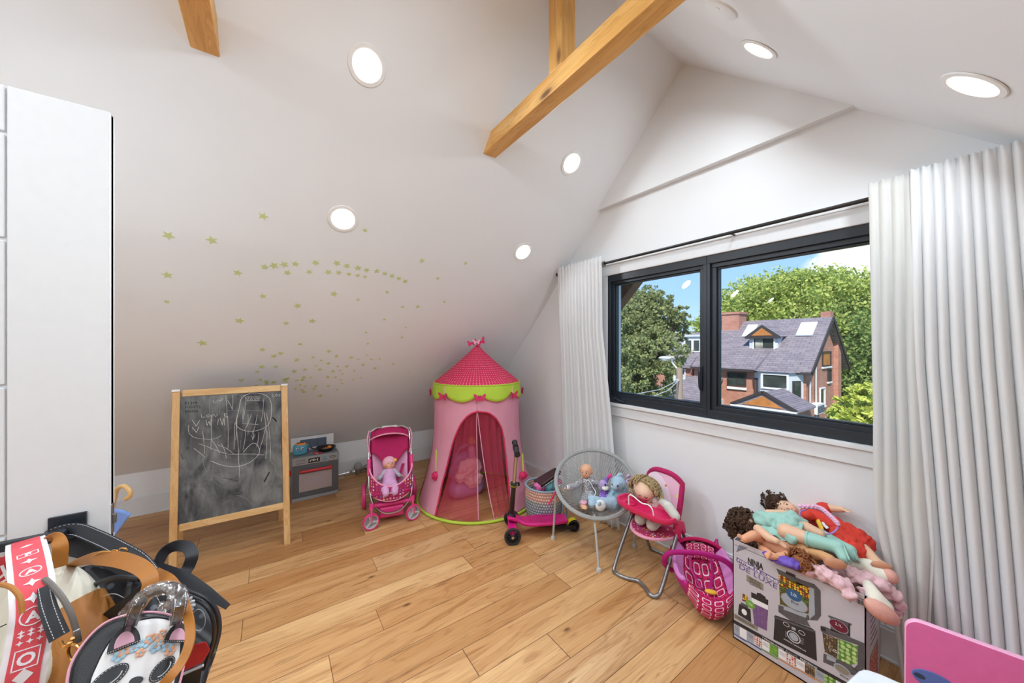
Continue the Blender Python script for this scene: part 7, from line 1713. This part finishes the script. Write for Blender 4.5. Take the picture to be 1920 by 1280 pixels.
def cushion(name, pts, mat, parent, h, o=0.0, rings=6):
    c = sum(pts, V((0,0,0)))/len(pts); m = MB(); vs = []; fs = []; n = len(pts)
    for r in range(rings):
        t = r/rings; k = math.sqrt(max(0, 1-t**2.0)); 
        for p in pts: vs.append(c+(p-c)*k*1.0+n_*(o+h*(1-(k)**2.5)**.9))
    vs.append(c+n_*(o+h))
    for r in range(rings-1):
        for i in range(n): fs.append((r*n+i, r*n+(i+1) % n, (r+1)*n+(i+1) % n, (r+1)*n+i))
    for i in range(n): fs.append(((rings-1)*n+i, (rings-1)*n+(i+1) % n, len(vs)-1))
    m.add([tuple(v) for v in vs], fs); return m.build(name, mat, parent, smooth=60)
fc = cushion('face_panel', fo_, 'bag_white', b6, .010)
m = MB(); m.tube(fo_, .0028, 6, True); m.build('face_piping', 'bag_black', fc)
m = MB(); m.tube([p+n_*.001 for p in out], .0022, 6, True); m.build('pink_piping', 'piping_pink', b6)
for e0, e1, e2, s_ in (((199,1231),(262,1206),(232,1178),1),((304,1207),(352,1208),(336,1172),1)):
    a, b, t = PP(*e0,.012), PP(*e1,.012), PP(*e2,.014); md = (a+b)/2
    def half(k): return [md+((a-md)*math.cos(PI*i/16)+(t-md)*math.sin(PI*i/16))*k for i in range(17)]
    m = MB(); m.poly(half(1), n_, .006); er = m.build('ear', 'bag_black', b6, bevel=.002)
    m = MB(); m.poly([q+n_*.006+(t-md)*.10 for q in half(.62)], n_, .002); m.build('ear_inner', 'ear_pink', er, bevel=.001)
    m = MB()
    for j in range(14): q = a.lerp(b, (j+.3)/14)+n_*.007+(t-md)*.04; m.bar(q, q+(b-a)/14*.5, .0012, .001, n_)
    m.build('stitching', 'stitch_white', er)
def oval(c, r, rot, o, n=28):
    x = PP(c[0]+10, c[1]).__sub__(PP(*c)).normalized(); y = n_.cross(x)
    return [PP(*c,o)+(x*math.cos(rot)+y*math.sin(rot))*r[0]*math.cos(2*PI*i/n)+(-x*math.sin(rot)+y*math.cos(rot))*r[1]*math.sin(2*PI*i/n) for i in range(n)]
for c, r, ro in (((205,1272),(.025,.0155),.8),((303,1256),(.021,.014),1.15)):
    m = MB(); m.poly(oval(c, r, ro, .010), n_, .003); ey = m.build('eye_patch', 'bag_black', b6, bevel=.001)
    m = MB(); oo = oval(c, (r[0]*.9,r[1]*.88), ro, .0135)
    for i in range(0, 28, 1): m.bar(oo[i], oo[i].lerp(oo[(i+1) % 28], .55), .0009, .0008, n_)
    ov2 = oval(c, (r[0]*.62,r[1]*.62), ro, .0135); m.tube([ov2[i] for i in range(16, 28)], .0011, 5); m.build('stitching', 'stitch_white', ey)
m = MB(); m.poly(oval((254,1278), (.010,.006), .1, .011), n_, .004); m.build('nose', 'bag_black', b6, bevel=.001)
m = MB(); rnd = random.Random(2)
for i, (u, v) in enumerate(((222,1232),(232,1222),(250,1218),(262,1226),(272,1207),(280,1200),(290,1216),(300,1205),(312,1214),(318,1222),(246,1206),(302,1190))):
    c0_ = PP(u, v, .0125); x = PP(u+5, v)-PP(u, v); x.normalize(); y = n_.cross(x); s_ = rnd.uniform(.006,.0085)
    for k in range(5): a = k*2*PI/5+i; m.ell(c0_+x*s_*.75*math.cos(a)+y*s_*.75*math.sin(a), (s_*.5,s_*.5,.0012), 1 if i % 2 else 0, rot=Matrix((x, y, n_)).transposed(), n=10, m=6)
    m.ell(c0_, (.002,.002,.002), 1-(i % 2))
m.build('embroidered_flowers', ['flower_blue','flower_peach'], b6)
hp3 = [PP(243,1176,.012),P_(256,1140,.66),P_(272,1115,.67),P_(300,1103,.68),P_(325,1103,.685),P_(338,1118,.68),P_(336,1145,.67),PP(328,1172,.012)]
m = MB(); ribbon(m, hp3, .020, .004); hn = m.build('handle', 'strap_black', b6)
m = MB(); stitches(m, hp3, .020, .38); stitches(m, hp3, .020, -.38); m.build('stitching', 'stitch_white', hn)
m = MB(); P = smooth_path(hp3, 6); m.tube(P, [.0130+.0008*math.sin(i*1.9) for i in range(len(P))], 10); P = smooth_path([P_(230,1150,.67),P_(262,1118,.66),P_(300,1098,.66),P_(322,1110,.66),P_(312,1140,.65),P_(300,1132,.65)],6); m.tube(P, [.007+.0012*math.sin(i*2.3) for i in range(len(P))], 8); m.build('clear_wrapping', 'clear_wrap', hn)
# --- loose straps of those bags (each belongs to its bag)
def strap(par, name, mat, pts, w, stitch=True, tw=None, t=.004):
    m = MB(); ribbon(m, pts, w, t, tw); o = m.build(name, mat, par)
    if stitch: m = MB(); stitches(m, pts, w if not isinstance(w, list) else w[0], .40, lift=t*.6); stitches(m, pts, w if not isinstance(w, list) else w[0], -.40, lift=t*.6); m.build('stitching', 'stitch_white', o)
    return o
strap(b1, 'shoulder_strap', 'strap_black', [P_(72,1025,.90),P_(100,1000,.90),P_(140,992,.90),P_(180,1006,.88),P_(222,1026,.86),P_(262,1050,.83),P_(290,1085,.80),P_(318,1130,.78),P_(330,1180,.76)], .030)
strap(b2, 'wide_flap', 'bag_black', [P_(78,1030,.93),P_(120,1018,.92),P_(170,1028,.90),P_(215,1050,.88),P_(262,1075,.86)], [.045,.055,.05,.04,.03], False)
strap(b3, 'shoulder_strap', 'leather_tan', [P_(128,1062,.86),P_(155,1052,.82),P_(185,1046,.79),P_(230,1050,.77),P_(268,1066,.755),P_(282,1090,.745),P_(270,1122,.735),P_(248,1150,.73),P_(232,1175,.73)], [.018,.022,.028,.030,.028,.026,.024,.02,.02], False, [1.0,.6,.2,.1,0,-.3,-.3,0,0])
strap(b4, 'shoulder_strap', 'leather_tan', [P_(292,1072,.80),P_(318,1088,.76),P_(340,1118,.72),P_(354,1160,.68),P_(356,1200,.65),P_(342,1238,.63),P_(318,1270,.61),P_(285,1310,.60)], [.018,.020,.016,.015,.015,.015,.016,.018], False, [0,.2,.6,.5,.4,.3,.2,.2])
st3 = strap(b3, 'clip_strap', 'strap_black', [P_(82,1100,.70),P_(88,1130,.69),P_(98,1160,.68),P_(112,1194,.675)], [.016,.022,.024,.026], True)
m = MB(); q = [P_(u, v, .665) for u, v in ((113,1202),(120,1212),(132,1204),(136,1196))]; m.tube(smooth_path(q,4), .0032, 8)
m.tube(smooth_path([P_(u, v, .663) for u, v in ((130,1207),(127,1222),(133,1236),(144,1232),(150,1220),(142,1210),(130,1207))],4), .003, 8); m.tube(smooth_path([P_(u, v, .662) for u, v in ((138,1232),(142,1238),(148,1240),(149,1233))],4), .003, 8); m.ell(P_(131,1206,.663), (.0055,)*3); m.build('snap_hook', 'gold', st3)
m = MB()
for u0, v0 in ((230,1032),(214,1036)): m.tube([P_(u0+7*math.cos(a*PI/6)*1.1, v0+5*math.sin(a*PI/6), .80) for a in range(12)], .0018, 6, True)
m.tube(smooth_path([P_(176,1040,.79),P_(190,1034,.785),P_(210,1034,.785)],4), .002, 6); m.build('buckle', 'gold', b3)
# --- red woven guitar-style strap of the cream backpack
rp = [P_(48,1010,.86),P_(50,1026,.80),P_(56,1060,.74),P_(61,1100,.70),P_(63,1140,.685),P_(59,1180,.675),P_(52,1220,.665),P_(44,1260,.655),P_(38,1300,.65)]
gs = thing('woven_strap', P_(60,1150,.68), 'red woven bag strap with white letters and diamonds hanging before the cream bags', 'bag strap')
m = MB(); ribbon(m, rp, .056, .003); m.build('webbing', 'strap_white', gs)
m = MB(); RP = ribbon(m, rp, .040, .0012, lift=.0022); rb_ = m.build('red_band', 'strap_red', gs)
def onstrap(y, x=0., o=.0038):
    # y: photo row on the strap, x: metres across
    best = min(range(len(RP)), key=lambda i: abs((CY-F_*(RP[i].z-H)/(RP[i].x*sn+RP[i].y*cs))-y)); i = max(1, min(len(RP)-2, best))
    d = (RP[i+1]-RP[i-1]).normalized(); nn = nview(RP[i]); nn = (nn-d*nn.dot(d)).normalized(); xx = d.cross(nn)
    if xx.dot(V((cs,-sn,0))) < 0: xx = -xx
    return RP[i]+nn*o+xx*x, xx, -d, nn
m = MB()
def motif(y, pts, o=.0032, x=0): p, xx, yy, nn = onstrap(y, x, o); m.poly([p+xx*a+yy*b for a, b in pts], nn, .0004)
def ringm(y, r1, r2, sxx=1, n=24, o=.0032):
    p, xx, yy, nn = onstrap(y, 0, o); m.tube([p+xx*r1*math.cos(2*PI*k/n)*sxx+yy*r1*math.sin(2*PI*k/n) for k in range(n)], r2, 5, True)
def framem(y, w, h):
    for a in ((-w,-h,w,-h+.0018),(-w,h-.0018,w,h),(-w,-h,-w+.0018,h),(w-.0018,-h,w,h)): motif(y, [(a[0],a[1]),(a[2],a[1]),(a[2],a[3]),(a[0],a[3])])
def letm(y, ch_, s_):
    p, xx, yy, nn = onstrap(y, 0, .0034); text(m, ch_, frame(p-yy*s_*.36, xx, nn.cross(xx), nn), s_, 0, .0008, 'CENTER', .0003)
dia = lambda r: [(r*math.cos(i*PI/4)*(1 if i % 2 == 0 else .42), r*math.sin(i*PI/4)*(1 if i % 2 == 0 else .42)) for i in range(8)]
motif(1028, [(-.009,0),(0,.006),(.009,0),(0,-.006)]); framem(1041, .0145, .010); letm(1041, 'F', .019); motif(1056, dia(.011)); ringm(1073, .0135, .0010); letm(1073, 'A', .020); motif(1091, dia(.011)); motif(1122, dia(.011)); ringm(1152, .0155, .0011); letm(1152, 'A', .024)
for j in (-1,0,1):
    for i in (-1,0,1): motif(1190+j*11, dia(.0048), x=i*.0115)
framem(1230, .0155, .0165); letm(1230, 'O', .027); motif(1266, [(-.012,0),(0,.013),(.012,0),(0,-.013)])
m.build('woven_pattern', 'strap_white', rb_)
